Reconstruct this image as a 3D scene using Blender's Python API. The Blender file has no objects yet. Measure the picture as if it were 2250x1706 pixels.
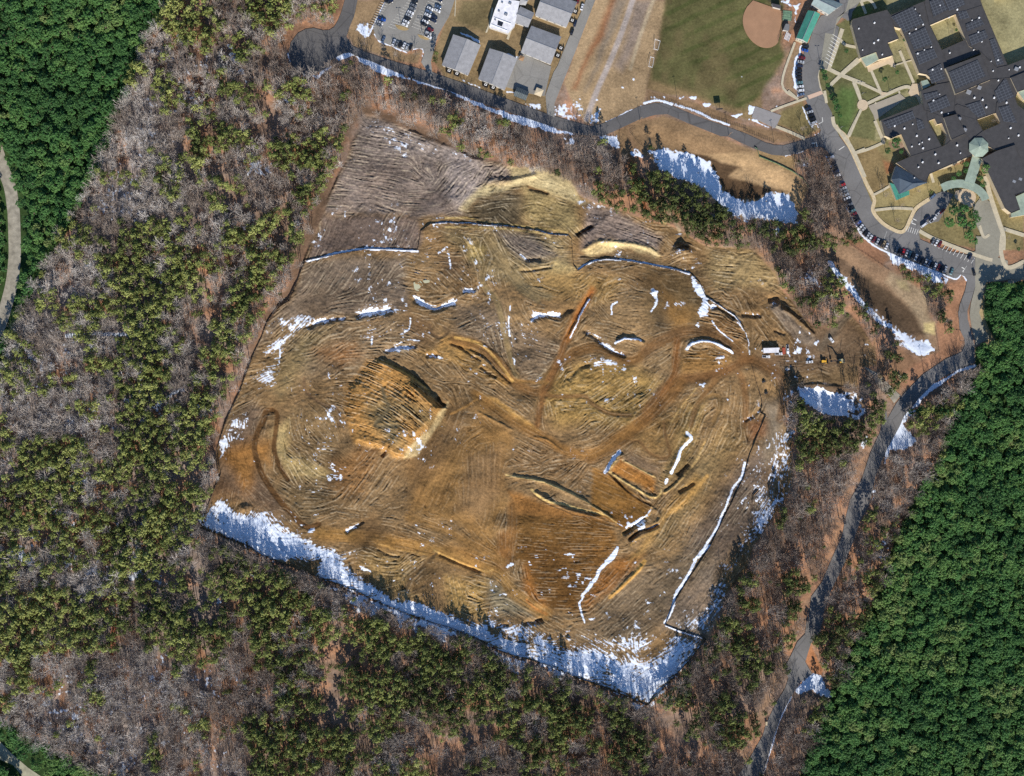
import bpy, bmesh, math, random
import numpy as np
from mathutils import Vector, Matrix
from mathutils.geometry import tessellate_polygon

random.seed(7)
rng = np.random.default_rng(11)
S = bpy.context.scene
MPP = 0.32                      # metres on the ground per photo pixel
CAMH = 900.0
# ------------------------------------------------------------------ camera
cam = bpy.data.cameras.new('camera'); camo = bpy.data.objects.new('camera', cam)
S.collection.objects.link(camo); S.camera = camo
camo.location = (0, 0, CAMH); camo.rotation_euler = (0, 0, 0)
cam.sensor_width = 36.0; cam.lens = 36.0 * CAMH / (2250 * MPP)
cam.clip_start = 1.0; cam.clip_end = 20000.0
# ------------------------------------------------------------------ light
SUN_EL, SUN_AZ = math.radians(31.5), math.radians(171.0)
w = bpy.data.worlds.new("World"); S.world = w; w.use_nodes = True
wn = w.node_tree.nodes; wl = w.node_tree.links; wn.clear()
sky = wn.new('ShaderNodeTexSky'); sky.sky_type = 'NISHITA'; sky.sun_disc = False
sky.sun_elevation = SUN_EL; sky.sun_rotation = SUN_AZ; sky.air_density = 1.0; sky.dust_density = 0.0; sky.ozone_density = 5.0
bg = wn.new('ShaderNodeBackground'); bg.inputs[1].default_value = 0.1
wo = wn.new('ShaderNodeOutputWorld'); wl.new(sky.outputs[0], bg.inputs[0]); wl.new(bg.outputs[0], wo.inputs[0])
sl = bpy.data.lights.new('sun', 'SUN'); sl.energy = 4.8; sl.angle = math.radians(0.5); sl.color = (1.0, 0.94, 0.85)
so = bpy.data.objects.new('sun', sl); S.collection.objects.link(so)
sd = Vector((math.cos(SUN_EL) * math.sin(SUN_AZ), math.cos(SUN_EL) * math.cos(SUN_AZ), math.sin(SUN_EL)))
so.rotation_euler = sd.to_track_quat('Z', 'Y').to_euler(); so.location = sd * 500
S.view_settings.view_transform = 'Standard'; S.view_settings.look = 'None'
S.view_settings.exposure = 0.38; S.view_settings.gamma = 1.0; S.view_settings.use_curve_mapping = False
S.cycles.max_bounces = 4; S.cycles.diffuse_bounces = 2; S.cycles.glossy_bounces = 2; S.cycles.transparent_max_bounces = 4
S.cycles.use_denoising = False

# ------------------------------------------------------------------ coordinates
# every outline below is written in the pixel frame of the aerial view it was measured in: region = (x0, y0, width)
REG = dict(A=(600,0,400), B=(920,0,400), C=(1240,0,400), E=(1600,0,300), F=(1850,0,400), G=(1850,250,400), H=(1600,200,300), I=(1780,400,400),
  J=(600,220,500), K=(980,300,500), L=(1380,260,500), M=(560,560,500), N=(1000,560,500), O=(1420,560,500), P=(440,860,500), Q=(900,860,500),
  R=(1300,860,500), S=(700,1180,500), T=(1150,1200,500), U=(1600,900,650), V=(1600,1300,542), W=(0,0,650), X=(0,480,650), Y=(0,960,650),
  AA=(0,1300,541), BB=(1720,520,530), CC=(1100,1440,600), DD=(0,0,2250), SRC=(0,0,2212),
  c1=(820,0,264.2), c2=(1720,70,510.9), c3=(1810,330,464.7), c4=(1860,450,371.8), c5=(1660,730,352.2), c6=(1900,760,278.8), c7=(1680,0,317.0), c8=(2040,0,369.8))
def r(reg, *pts):
    x0, y0, wd = REG[reg]; k = wd / 2212.0
    if len(pts) == 1 and isinstance(pts[0], list): pts = pts[0]
    if len(pts) and not isinstance(pts[0], (tuple, list)): pts = [(pts[i], pts[i+1]) for i in range(0, len(pts), 2)]
    return [(x0 + p[0]*k, y0 + p[1]*k) for p in pts]
def wx(p, z=0.0):               # photo pixel seen at height z -> world metres
    f = (CAMH - z) / CAMH
    return ((p[0]-1125.0)*MPP*f, (853.0-p[1])*MPP*f)
def wpts(pts, z=0.0): return [wx(p, z) for p in pts]
def lin(c):
    return tuple(((v/255.0)/12.92 if v/255.0 <= 0.04045 else ((v/255.0+0.055)/1.055)**2.4) for v in c)

# ------------------------------------------------------------------ object helpers
COL = S.collection
def tag(o, label=None, cat=None, group=None, kind=None):
    if label: o['label'] = label
    if cat: o['category'] = cat
    if group: o['group'] = group
    if kind: o['kind'] = kind
    return o
def empty(name, loc, rz=0.0, label=None, cat=None, group=None):
    o = bpy.data.objects.new(name, None); COL.objects.link(o)
    o.location = loc; o.rotation_euler = (0, 0, rz); o.empty_display_size = 0.5
    return tag(o, label, cat, group)
class MB:
    """collects faces and becomes one mesh"""
    def __init__(s): s.v = []; s.f = []; s.m = []
    def add(s, vs, fs, mi=0):
        n = len(s.v); s.v += [tuple(v) for v in vs]; s.f += [tuple(i+n for i in f) for f in fs]; s.m += [mi]*len(fs)
    def box(s, c, d, rz=0.0, mi=0, taper=1.0, skew=0.0):
        cx, cy, cz = c; a, b, h = d[0]/2, d[1]/2, d[2]/2; ca, sa = math.cos(rz), math.sin(rz)
        vs = []
        for z, t, k in ((-h, 1.0, 0.0), (h, taper, skew)):
            for x, y in ((-a, -b), (a, -b), (a, b), (-a, b)):
                x = x*t + k; y = y*t; vs.append((cx+x*ca-y*sa, cy+x*sa+y*ca, cz+z))
        s.add(vs, [(3,2,1,0), (4,5,6,7), (0,1,5,4), (1,2,6,5), (2,3,7,6), (3,0,4,7)], mi)
    def prism(s, poly, z0, z1, mi=0, top=True, bottom=True):
        if sum(poly[i][0]*poly[(i+1)%len(poly)][1]-poly[(i+1)%len(poly)][0]*poly[i][1] for i in range(len(poly))) < 0: poly = poly[::-1]
        n = len(poly); vs = [(x, y, z0) for x, y in poly] + [(x, y, z1) for x, y in poly]
        fs = [(i, (i+1)%n, n+(i+1)%n, n+i) for i in range(n)]
        tri = tessellate_polygon([[Vector((x, y, 0)) for x, y in poly]])
        for t in tri:
            a, b, c = t
            cr = (poly[b][0]-poly[a][0])*(poly[c][1]-poly[a][1]) - (poly[b][1]-poly[a][1])*(poly[c][0]-poly[a][0])
            if cr < 0: a, b, c = a, c, b
            if top: fs.append((n+a, n+b, n+c))
            if bottom: fs.append((c, b, a))
        s.add(vs, fs, mi)
    def tube(s, p, q, r0, r1, n=5, mi=0, cap=True):
        p = Vector(p); q = Vector(q); d = (q-p)
        if d.length < 1e-6: return
        u = d.orthogonal().normalized(); v = d.normalized().cross(u); vs = []
        for c, rr in ((p, r0), (q, r1)):
            for i in range(n):
                a = 2*math.pi*i/n; vs.append(c + u*math.cos(a)*rr + v*math.sin(a)*rr)
        fs = [(i, (i+1)%n, n+(i+1)%n, n+i) for i in range(n)]
        if cap: fs += [tuple(range(n-1, -1, -1)), tuple(range(n, 2*n))]
        s.add(vs, fs, mi)
    def build(s, name, mats, parent=None, smooth=False):
        me = bpy.data.meshes.new(name); me.from_pydata(s.v, [], s.f)
        for m in (mats if isinstance(mats, (list, tuple)) else [mats]): me.materials.append(m)
        if len(me.materials) > 1: me.polygons.foreach_set('material_index', s.m)
        if smooth: me.polygons.foreach_set('use_smooth', [True]*len(s.f))
        me.update(); o = bpy.data.objects.new(name, me); COL.objects.link(o)
        if parent: o.parent = parent
        return o
def ribbon_poly(pts, wd):
    """outline of a band of width wd along a polyline (any unit)"""
    L, R_ = [], []
    n = len(pts)
    for i in range(n):
        a = pts[max(0, i-1)]; b = pts[min(n-1, i+1)]
        dx, dy = b[0]-a[0], b[1]-a[1]; l = math.hypot(dx, dy) or 1; nx_, ny_ = -dy/l*wd/2, dx/l*wd/2
        L.append((pts[i][0]+nx_, pts[i][1]+ny_)); R_.append((pts[i][0]-nx_, pts[i][1]-ny_))
    return L + R_[::-1]
def smooth_line(pts, n=6):
    """Catmull-Rom through the points"""
    out = []
    P = [pts[0]] + list(pts) + [pts[-1]]
    for i in range(1, len(P)-2):
        p0, p1, p2, p3 = P[i-1], P[i], P[i+1], P[i+2]
        for j in range(n):
            t = j/n; t2 = t*t; t3 = t2*t
            out.append(tuple(0.5*((2*p1[k]) + (-p0[k]+p2[k])*t + (2*p0[k]-5*p1[k]+4*p2[k]-p3[k])*t2 + (-p0[k]+3*p1[k]-3*p2[k]+p3[k])*t3) for k in (0, 1)))
    out.append(tuple(pts[-1])); return out

# ------------------------------------------------------------------ materials
def newmat(name):
    m = bpy.data.materials.new(name); m.use_nodes = True; nt = m.node_tree
    b = nt.nodes.get('Principled BSDF'); return m, nt, b
def N_(nt, t, **kw):
    n = nt.nodes.new(t)
    for k, v in kw.items(): setattr(n, k, v)
    return n
def mixc(nt, fac, a, b, blend='MIX'):
    n = nt.nodes.new('ShaderNodeMix'); n.data_type = 'RGBA'; n.blend_type = blend
    for s_, v in ((n.inputs[0], fac), (n.inputs[6], a), (n.inputs[7], b)):
        if isinstance(v, bpy.types.NodeSocket): nt.links.new(v, s_)
        else: s_.default_value = v if isinstance(v, (int, float)) else tuple(v)+((1.0,) if len(v) == 3 else ())
    return n.outputs[2]
def mathn(nt, op, a, b=0.0, clamp=False):
    n = nt.nodes.new('ShaderNodeMath'); n.operation = op; n.use_clamp = clamp
    for s_, v in ((n.inputs[0], a), (n.inputs[1], b)):
        if isinstance(v, bpy.types.NodeSocket): nt.links.new(v, s_)
        else: s_.default_value = v
    return n.outputs[0]
def ramp(nt, fac, stops):
    n = nt.nodes.new('ShaderNodeValToRGB'); e = n.color_ramp.elements
    while len(e) < len(stops): e.new(0.5)
    for i, (p, c) in enumerate(stops): e[i].position = p; e[i].color = tuple(c)+(1.0,) if len(c) == 3 else c
    nt.links.new(fac, n.inputs[0]); return n.outputs[0]
def noise(nt, scale, detail=3.0, rough=0.55, vec=None, dist=0.0):
    n = nt.nodes.new('ShaderNodeTexNoise'); n.inputs['Scale'].default_value = scale; n.inputs['Detail'].default_value = detail
    n.inputs['Roughness'].default_value = rough; n.inputs['Distortion'].default_value = dist
    if vec is None:
        g = nt.nodes.new('ShaderNodeNewGeometry'); vec = g.outputs['Position']
    nt.links.new(vec, n.inputs['Vector']); return n.outputs[0]
def mat(name, c, rough=0.85, var=0.25, scale=0.4, metal=0.0, spec=0.3, bump=0.0, c2=None, streak=None):
    """surface of sRGB colour c with procedural mottling"""
    m, nt, b = newmat(name)
    c1 = lin(c); cA = tuple(v*(1-var) for v in c1); cB = tuple(min(0.95, v*(1+var)) for v in c1) if c2 is None else lin(c2)
    f = noise(nt, scale, 5.0, 0.62)
    f = ramp(nt, f, [(0.3, (0,0,0)), (0.7, (1,1,1))])
    nt.links.new(mixc(nt, f, cA, cB), b.inputs['Base Color'])
    b.inputs['Roughness'].default_value = rough; b.inputs['Metallic'].default_value = metal; b.inputs['Specular IOR Level'].default_value = spec
    if bump:
        bn = nt.nodes.new('ShaderNodeBump'); bn.inputs['Strength'].default_value = bump; bn.inputs['Distance'].default_value = 0.1
        nt.links.new(noise(nt, scale*4, 4.0), bn.inputs['Height']); nt.links.new(bn.outputs[0], b.inputs['Normal'])
    return m
# ================================================================== GROUND: one sheet, heights and soil colours painted in plan
STEP = 1.6
AX = np.arange(-160, 2412, STEP, dtype=np.float32); AY = np.arange(-160, 1868, STEP, dtype=np.float32)
NX, NY = len(AX), len(AY)
GX, GY = np.meshgrid(AX, AY)
def vnoise(scale, seed, ax=AX, ay=AY, sx=1.0, sy=1.0):
    g = np.random.default_rng(seed)
    x = (ax - ax[0]) / (scale*sx); y = (ay - ay[0]) / (scale*sy)
    L = g.random((int(y[-1])+3, int(x[-1])+3)).astype(np.float32)
    xi = x.astype(int); yi = y.astype(int); fx = x-xi; fy = y-yi
    fx = fx*fx*(3-2*fx); fy = (fy*fy*(3-2*fy))[:, None]
    a = L[yi][:, xi]; b = L[yi][:, xi+1]; c = L[yi+1][:, xi]; d = L[yi+1][:, xi+1]
    return (a*(1-fx)+b*fx)*(1-fy) + (c*(1-fx)+d*fx)*fy
def fbm(scale, octv, seed, sx=1.0, sy=1.0):
    o = 0; amp = 1; t = 0
    for i in range(octv):
        o = o + amp*vnoise(max(scale/2**i, STEP), seed+i*17, sx=sx, sy=sy); t += amp; amp *= 0.55
    return o/t
WXN = fbm(60, 5, 1)*2-1; WYN = fbm(60, 5, 2)*2-1
WXF = fbm(14, 3, 3)*2-1; WYF = fbm(14, 3, 4)*2-1
def sstep(a, b, x):
    t = np.clip((x-a)/(b-a), 0, 1); return t*t*(3-2*t)
def crop(pts, pad):
    xs = [p[0] for p in pts]; ys = [p[1] for p in pts]
    i0 = max(0, int((min(xs)-pad-AX[0])/STEP)); i1 = min(NX, int((max(xs)+pad-AX[0])/STEP)+2)
    j0 = max(0, int((min(ys)-pad-AY[0])/STEP)); j1 = min(NY, int((max(ys)+pad-AY[0])/STEP)+2)
    return (slice(j0, max(j0, j1)), slice(i0, max(i0, i1)))
def coords(sl_, warp):
    X = GX[sl_]; Y = GY[sl_]
    if warp: X = X + warp*1.6*WXN[sl_] + warp*0.6*WXF[sl_]; Y = Y + warp*1.6*WYN[sl_] + warp*0.6*WYF[sl_]
    return X, Y
def sdf(poly, pad=40, warp=0.0):
    sl_ = crop(poly, pad+warp*2); X, Y = coords(sl_, warp)
    d2 = np.full(X.shape, 1e9, np.float32); ins = np.zeros(X.shape, bool); n = len(poly)
    for i in range(n):
        x0, y0 = poly[i]; x1, y1 = poly[(i+1) % n]; ex, ey = x1-x0, y1-y0; l2 = ex*ex+ey*ey+1e-9
        t = np.clip(((X-x0)*ex+(Y-y0)*ey)/l2, 0, 1)
        d2 = np.minimum(d2, (X-x0-t*ex)**2+(Y-y0-t*ey)**2)
        c = ((y0 > Y) != (y1 > Y)) & (X < (x1-x0)*(Y-y0)/((y1-y0) if y1 != y0 else 1e-9)+x0)
        ins ^= c
    d = np.sqrt(d2); return sl_, np.where(ins, d, -d)
def ldist(pts, pad=30, warp=0.0):
    sl_ = crop(pts, pad+warp*2); X, Y = coords(sl_, warp)
    d2 = np.full(X.shape, 1e9, np.float32); T = np.zeros(X.shape, np.float32); SG = np.zeros(X.shape, np.float32); tot = 0
    for i in range(len(pts)-1):
        x0, y0 = pts[i]; x1, y1 = pts[i+1]; ex, ey = x1-x0, y1-y0; l2 = ex*ex+ey*ey+1e-9
        t = np.clip(((X-x0)*ex+(Y-y0)*ey)/l2, 0, 1); q = (X-x0-t*ex)**2+(Y-y0-t*ey)**2
        m = q < d2; d2 = np.where(m, q, d2); T = np.where(m, tot+t*math.sqrt(l2), T); SG = np.where(m, np.sign((X-x0)*ey-(Y-y0)*ex), SG); tot += math.sqrt(l2)
    return sl_, np.sqrt(d2), T/max(tot, 1e-6), SG
CA = np.zeros((NY, NX, 3), np.float32)      # albedo
HT = np.zeros((NY, NX), np.float32)         # height, m
SP = np.zeros((NY, NX), np.float32)         # how snowy
FA = np.zeros((NY, NX), np.float32)         # how deeply furrowed
def pm(poly, soft=4, warp=5):
    sl_, d = sdf(poly, 20+soft, warp); return sl_, sstep(-soft, soft, d)
def paint(poly, c, soft=5, warp=6, a=1.0, snow=None, furrow=None):
    sl_, m = pm(poly, soft, warp); m = (m*a)[..., None]
    CA[sl_] = CA[sl_]*(1-m) + np.array(lin(c), np.float32)*m
    if furrow is not None: FA[sl_] = FA[sl_]*(1-m[..., 0]) + furrow*m[..., 0]
    if snow is not None: SP[sl_] = np.maximum(SP[sl_], m[..., 0]*snow)
def pline(pts, wd, c, a=1.0, soft=None, warp=1.5, furrow=None, h=None, sm=True):
    if sm: pts = smooth_line(pts, 5)
    soft = wd*0.35 if soft is None else soft
    sl_, d, T, SG = ldist(pts, wd*2+6, warp); m = 1-sstep(wd/2-soft, wd/2+soft, d)
    if c is not None: CA[sl_] = CA[sl_]*(1-(m*a)[..., None]) + np.array(lin(c), np.float32)*(m*a)[..., None]
    if furrow is not None: FA[sl_] = FA[sl_]*(1-m) + furrow*m
    if h is not None: HT[sl_] += h*m
def ridge(pts, wd, h, warp=1.5, sm=True, prof=2.0):
    if sm: pts = smooth_line(pts, 5)
    sl_, d, T, SG = ldist(pts, wd*2.5, warp); e = sstep(0, 0.08, T)*sstep(0, 0.08, 1-T)
    HT[sl_] += h*e*np.exp(-(d/(wd/2))**prof)
def mound(poly, soft, h, warp=3):
    sl_, d = sdf(poly, 10+soft, warp); HT[sl_] += h*sstep(-soft*0.2, soft, d)
def cone(p, rad, h, sx=1.0):
    sl_ = crop([p], rad*1.5); X, Y = coords(sl_, 1.2)
    HT[sl_] += h*np.clip(1-np.hypot((X-p[0])/sx, Y-p[1])/rad, 0, 1)
def snowp(poly, dens, soft=5, warp=5):
    sl_, m = pm(poly, soft, warp); SP[sl_] = np.maximum(SP[sl_], m*dens)
def snowl(pts, wd, dens=1.0, warp=3, sm=True):
    if sm: pts = smooth_line(pts, 4)
    sl_, d, T, SG = ldist(pts, wd*2+4, warp); m = 1-sstep(wd*0.25, wd*0.75, d)
    SP[sl_] = np.maximum(SP[sl_], m*dens)

# --- base: woodland floor of leaf litter
n1 = fbm(120, 5, 21); n2 = fbm(30, 4, 31); n3 = fbm(9, 2, 41)
lit = np.array(lin((182, 136, 104)), np.float32); lit2 = np.array(lin((152, 130, 114)), np.float32); lit3 = np.array(lin((128, 104, 84)), np.float32)
f = sstep(0.38, 0.62, n1*0.5+n2*0.5)[..., None]; g = sstep(0.42, 0.66, n3*0.5+n2*0.5)[..., None]
CA[:] = (lit*(1-f)+lit2*f)*(1-g*0.6)+lit3*g*0.6
far = ((1-sstep(260, 620, GX))*sstep(0.36, 0.6, n2*0.6+n1*0.4)*0.75)[..., None]; CA[:] = CA*(1-far)+np.array(lin((170, 158, 150)), np.float32)*far

# --- outlines reused for planting
SITE = r('J', 900,140, 1000,160, 1240,260, 1500,360, 1940,560, 2212,610) + r('K', 600,290, 900,370, 1180,420, 1300,560, 1400,620, 1560,680, 1800,760, 2100,860) \
   + r('L', 330,1010, 520,1100, 760,1240, 1000,1250, 1200,1280, 1330,1400, 1420,1500) + r('O', 1250,150, 1300,330, 1400,420, 1500,560, 1620,700, 1760,740, 1900,640, 1960,560, 2100,720, 2212,900) \
   + r('BB', 840,900, 860,1180, 740,1200, 690,1180, 690,1400, 600,1380, 300,1340, 100,1370) + r('O', 1400,1290, 1350,1450, 1330,1650) \
   + r('U', 480,150, 480,300, 480,560, 350,800, 180,1030, 140,1200) + r('T', 1950,500, 1880,700, 1790,900, 1600,1130, 1400,1350, 1210,1550) \
   + r('T', 900,1430, 500,1290, 200,1150, 0,1090) + r('S', 1900,1170, 1550,1010, 1100,840, 900,780, 600,650, 400,560, 0,400) \
   + r('P', 600,1600, 200,1420, 0,1330, 70,1150, 180,830, 150,600, 200,400, 380,0) + r('M', 0,930, 130,660, 240,480, 330,440, 480,60) \
   + r('J', 300,1550, 480,1100, 560,900, 700,600, 800,350)
sS, dS = sdf(SITE, 60, 2.0); INS = np.zeros((NY, NX), np.float32); INS[sS] = sstep(-4, 4, dS)

paint(SITE, (138, 110, 76), 3, 2, furrow=0.8)
# broad soil zones of the clearing
for reg, c, pts, soft, fur in [
  ('J', (134,118,107), [880,130, 1260,260, 1940,560, 2040,650, 1900,980, 1800,1090, 1400,1120, 480,1110, 700,600], 10, 1.0),
  ('J', (152,136,125), [880,150, 1250,280, 1900,560, 1700,620, 1300,450, 900,320], 16, 1.2),
  ('J', (108,94,85), [1500,860, 1700,760, 1780,1000, 1880,1100, 1400,1110, 1350,1050], 16, 0.7),
  ('J', (122,104,92), [470,1120, 1400,1130, 1440,1280, 1400,1460, 900,1440, 320,1550], 10, 0.7),
  ('M', (118,101,84), [490,60, 1440,0, 1500,400, 1480,560, 900,600, 240,700, 0,980, 240,480, 330,440], 14, 0.8),
  ('K', (158,142,132), [0,80, 380,230, 600,300, 640,420, 380,440, 150,720, 0,560], 14, 1.2),
  ('K', (205,184,138), [140,700, 320,500, 380,440, 640,440, 600,300, 900,310, 1200,420, 1300,560, 1380,640, 1250,640, 1000,560, 760,480, 560,520, 300,580, 200,720], 8, 0.5),
  ('K', (112,98,76), [180,740, 420,560, 640,520, 760,620, 720,860, 400,850], 18, 1.0),
  ('K', (158,138,96), [760,480, 1250,640, 1300,900, 1200,950, 900,880, 760,800], 20, 0.9),
  ('K', (132,116,106), [1400,640, 1800,780, 2100,1000, 2050,1120, 1600,1010, 1320,1080, 1340,900], 12, 1.2),
  ('K', (212,186,134), [1320,1110, 1480,1020, 1700,1020, 1950,1080, 2080,1170, 2000,1180, 1750,1080, 1540,1100, 1400,1160], 6, 0.4),
  ('K', (118,98,72), [1330,1180, 1560,1120, 2050,1190, 2212,1290, 1560,1190, 1290,1290], 10, 0.5),
  ('K', (140,120,86), [0,900, 400,900, 860,930, 1180,980, 1240,1280, 900,1500, 400,1400, 0,1000], 18, 1.0),
  ('K', (122,108,96), [500,930, 820,940, 1000,1100, 1100,1200, 760,1200, 600,1100], 14, 1.0),
  ('K', (196,170,112), [200,1050, 380,1060, 330,1200, 200,1200], 12, 0.9),
  ('K', (186,162,112), [1080,1230, 1280,1300, 1200,1380, 880,1480, 900,1400], 12, 1.0),
  ('L', (160,136,96), [800,1270, 1250,1300, 1420,1480, 1430,1659, 850,1640, 760,1450], 18, 1.1),
  ('O', (122,98,66), [0,120, 430,190, 560,420, 520,600, 380,700, 250,740, 0,600], 26, 0.3),
  ('O', (146,108,62), [200,380, 520,560, 430,700, 260,760, 180,560], 20, 0.2),
  ('N', (124,104,82), [0,480, 420,480, 540,700, 1050,850, 1000,1060, 800,1300, 600,1160, 460,1000, 0,780], 20, 1.1),
  ('N', (148,118,74), [640,130, 1150,180, 1650,260, 1500,450, 900,420, 700,330], 20, 0.8),
  ('N', (160,128,76), [900,1180, 1200,1050, 1700,1060, 2000,1250, 1700,1659, 1000,1659, 850,1400], 24, 1.0),
  ('O', (150,112,66), [400,930, 760,930, 830,1000, 750,1110, 350,1180, 330,1050], 14, 1.0),
  ('O', (146,110,70), [590,540, 860,640, 980,900, 960,980, 700,820, 560,680], 14, 1.0),
  ('O', (112,90,68), [1000,960, 1400,900, 1650,700, 1980,600, 2212,900, 2080,1080, 2050,1300, 1450,1290, 1300,1180, 1050,1060], 20, 0.35),
  ('O', (128,104,74), [1450,1150, 2050,1080, 2050,1290, 1480,1280], 20, 0.5),
  ('O', (120,104,88), [1200,500, 1260,450, 1560,740, 1680,850, 1600,890, 1500,860, 1350,750], 6, 0.6),
  ('M', (128,106,80), [500,620, 1500,620, 1600,900, 1000,1150, 480,1200, 250,900], 26, 1.0),
  ('M', (140,118,82), [430,780, 760,700, 600,900, 350,1300, 250,1400, 150,1150], 24, 0.9),
  ('M', (146,104,66), [560,960, 960,880, 1000,960, 800,1050], 24, 0.6),
  ('P', (118,96,76), [200,420, 500,100, 640,180, 540,560, 600,820, 900,1200, 700,1200, 300,1000, 130,1000], 20, 0.5),
  ('P', (158,112,62), [180,640, 500,470, 700,480, 690,700, 560,640, 470,960, 420,960, 300,760], 18, 0.4),
  ('P', (132,108,76), [850,150, 1300,180, 1320,700, 1280,900, 950,760, 860,500], 20, 0.7),
  ('P', (168,144,98), [720,380, 850,280, 880,620, 1280,800, 1280,880, 900,860, 740,600], 14, 0.9),
  ('P', (130,106,74), [700,900, 1250,900, 1250,1200, 1000,1260, 800,1100], 20, 0.8),
  ('P', (138,102,64), [1300,700, 1550,540, 1750,560, 1600,1000, 1380,1060, 1280,900], 18, 0.9),
  ('Q', (152,114,68), [0,640, 400,100, 700,100, 1000,420, 930,800, 960,1100, 780,1600, 500,1300, 0,1200], 16, 0.4),
  ('Q', (126,98,66), [380,120, 620,100, 650,260, 300,700, 0,1000, 0,640], 26, 0.5),
  ('Q', (150,116,78), [540,620, 900,560, 900,1000, 700,1250, 460,1150], 22, 0.25),
  ('Q', (126,90,48), [1020,1120, 1900,1230, 2000,1420, 1900,1659, 1000,1659], 10, 0.6),
  ('Q', (150,104,56), [960,960, 1200,1030, 1600,1180, 1900,1240, 1020,1200], 10, 0.5),
  ('Q', (124,98,68), [1000,620, 1250,440, 1900,640, 1880,800, 1700,1000, 1400,860, 1000,780], 20, 0.9),
  ('R', (138,98,50), [0,760, 150,790, 580,1120, 520,1240, 300,1330, 0,1180], 6, 0.35),
  ('R', (160,108,54), [270,630, 620,840, 640,1010, 180,770], 6, 0.8),
  ('T', (120,84,44), [0,0, 900,0, 700,300, 540,500, 560,640, 250,660, 0,350], 14, 0.7),
  ('T', (160,104,50), [0,200, 150,500, 250,680, 130,640, 0,460], 14, 0.9),
  ('T', (144,96,50), [900,100, 1180,80, 1050,260, 850,480, 700,520, 640,640, 560,560, 700,300], 14, 0.8),
  ('R', (124,100,76), [350,560, 760,640, 640,830, 300,660], 14, 0.5),
  ('R', (138,108,68), [300,400, 900,120, 900,400, 640,700, 400,500], 26, 0.7),
  ('R', (158,130,82), [920,150, 1100,60, 950,700, 720,900, 780,650], 20, 0.9),
  ('R', (144,118,80), [1000,600, 1300,300, 1450,500, 1100,1000, 700,1500, 560,1500, 800,1050], 26, 0.9),
  ('R', (172,132,76), [1000,820, 1100,900, 760,1200, 620,1400, 480,1600, 380,1640, 560,1400, 800,1080], 14, 0.7),
  ('R', (114,97,82), [1200,1100, 1500,640, 1720,500, 1800,700, 1640,1250, 1300,1659, 900,1659, 1000,1400], 26, 0.7),
  ('R', (142,100,68), [1500,330, 1640,260, 1720,300, 1720,440, 1520,480], 14, 0.4),
  ('R', (140,124,104), [1680,120, 1850,120, 1820,600, 1700,700, 1700,350], 20, 0.2),
  ('T', (122,103,80), [600,760, 1000,300, 1500,150, 1820,0, 1900,500, 1780,900, 1380,770, 1200,900, 500,900], 26, 0.8),
  ('T', (136,118,100), [1450,560, 1900,100, 1900,700, 1780,900, 1380,770], 22, 0.7),
  ('S', (160,130,84), [460,120, 1050,200, 860,480, 1000,620, 700,560, 400,300], 20, 1.0),
  ('S', (168,136,84), [1250,400, 1650,420, 1640,640, 1600,800, 1260,700], 20, 1.1),
  ('S', (124,98,66), [850,480, 900,330, 1150,180, 1230,300, 1200,420, 950,540], 12, 0.8),
  ('S', (132,118,92), [1650,430, 1880,480, 2050,760, 1700,740], 14, 0.8),
  ('S', (150,110,62), [0,0, 560,0, 1100,80, 1800,60, 1800,300, 1100,150, 560,60], 24, 0.6),
  ]:
    paint(r(reg, *pts), c, soft, 6, furrow=fur)
# the steep spoil bank with raked ridges
BANK = r('M', 1100,1010, 1240,1020, 1500,1160, 1760,1420, 1860,1500) + r('Q', 330,170, 150,380, 0,560) + r('P', 2000,640, 1900,660, 1750,560, 1500,500, 1400,250, 1420,50) + r('M', 880,1300, 1000,1150)
paint(BANK, (176, 130, 74), 8, 4, furrow=1.4)
paint(r('M', 1180,1430, 1300,1370, 1650,1440, 1800,1640, 1700,1659) + r('P', 1950,250, 1960,560, 1850,520, 1640,250, 1640,100), (140, 116, 78), 22, 5, furrow=1.4)
paint(r('Q', 380,100, 340,210, 200,430, 60,640, -60,660, 0,520, 180,380, 280,200), (206, 178, 128), 4, 3, furrow=0.3)  # sunlit southeast face of the bank, its brightness painted in as a pale band
paint(r('M', 1830,760, 2212,860, 2212,1060, 1700,1010, 1560,940, 1750,900), (178, 136, 78), 12, 4, 0.7, furrow=1.0)
paint(r('N', 0,780, 250,860, 180,900, 540,1240, 500,1300, 0,1060), (176, 134, 76), 8, 3, 0.8, furrow=0.9)
paint(r('Q', 640,0, 860,80, 1270,380, 1210,410, 620,60), (186, 142, 80), 4, 2, 0.9, furrow=0.4)
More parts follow.
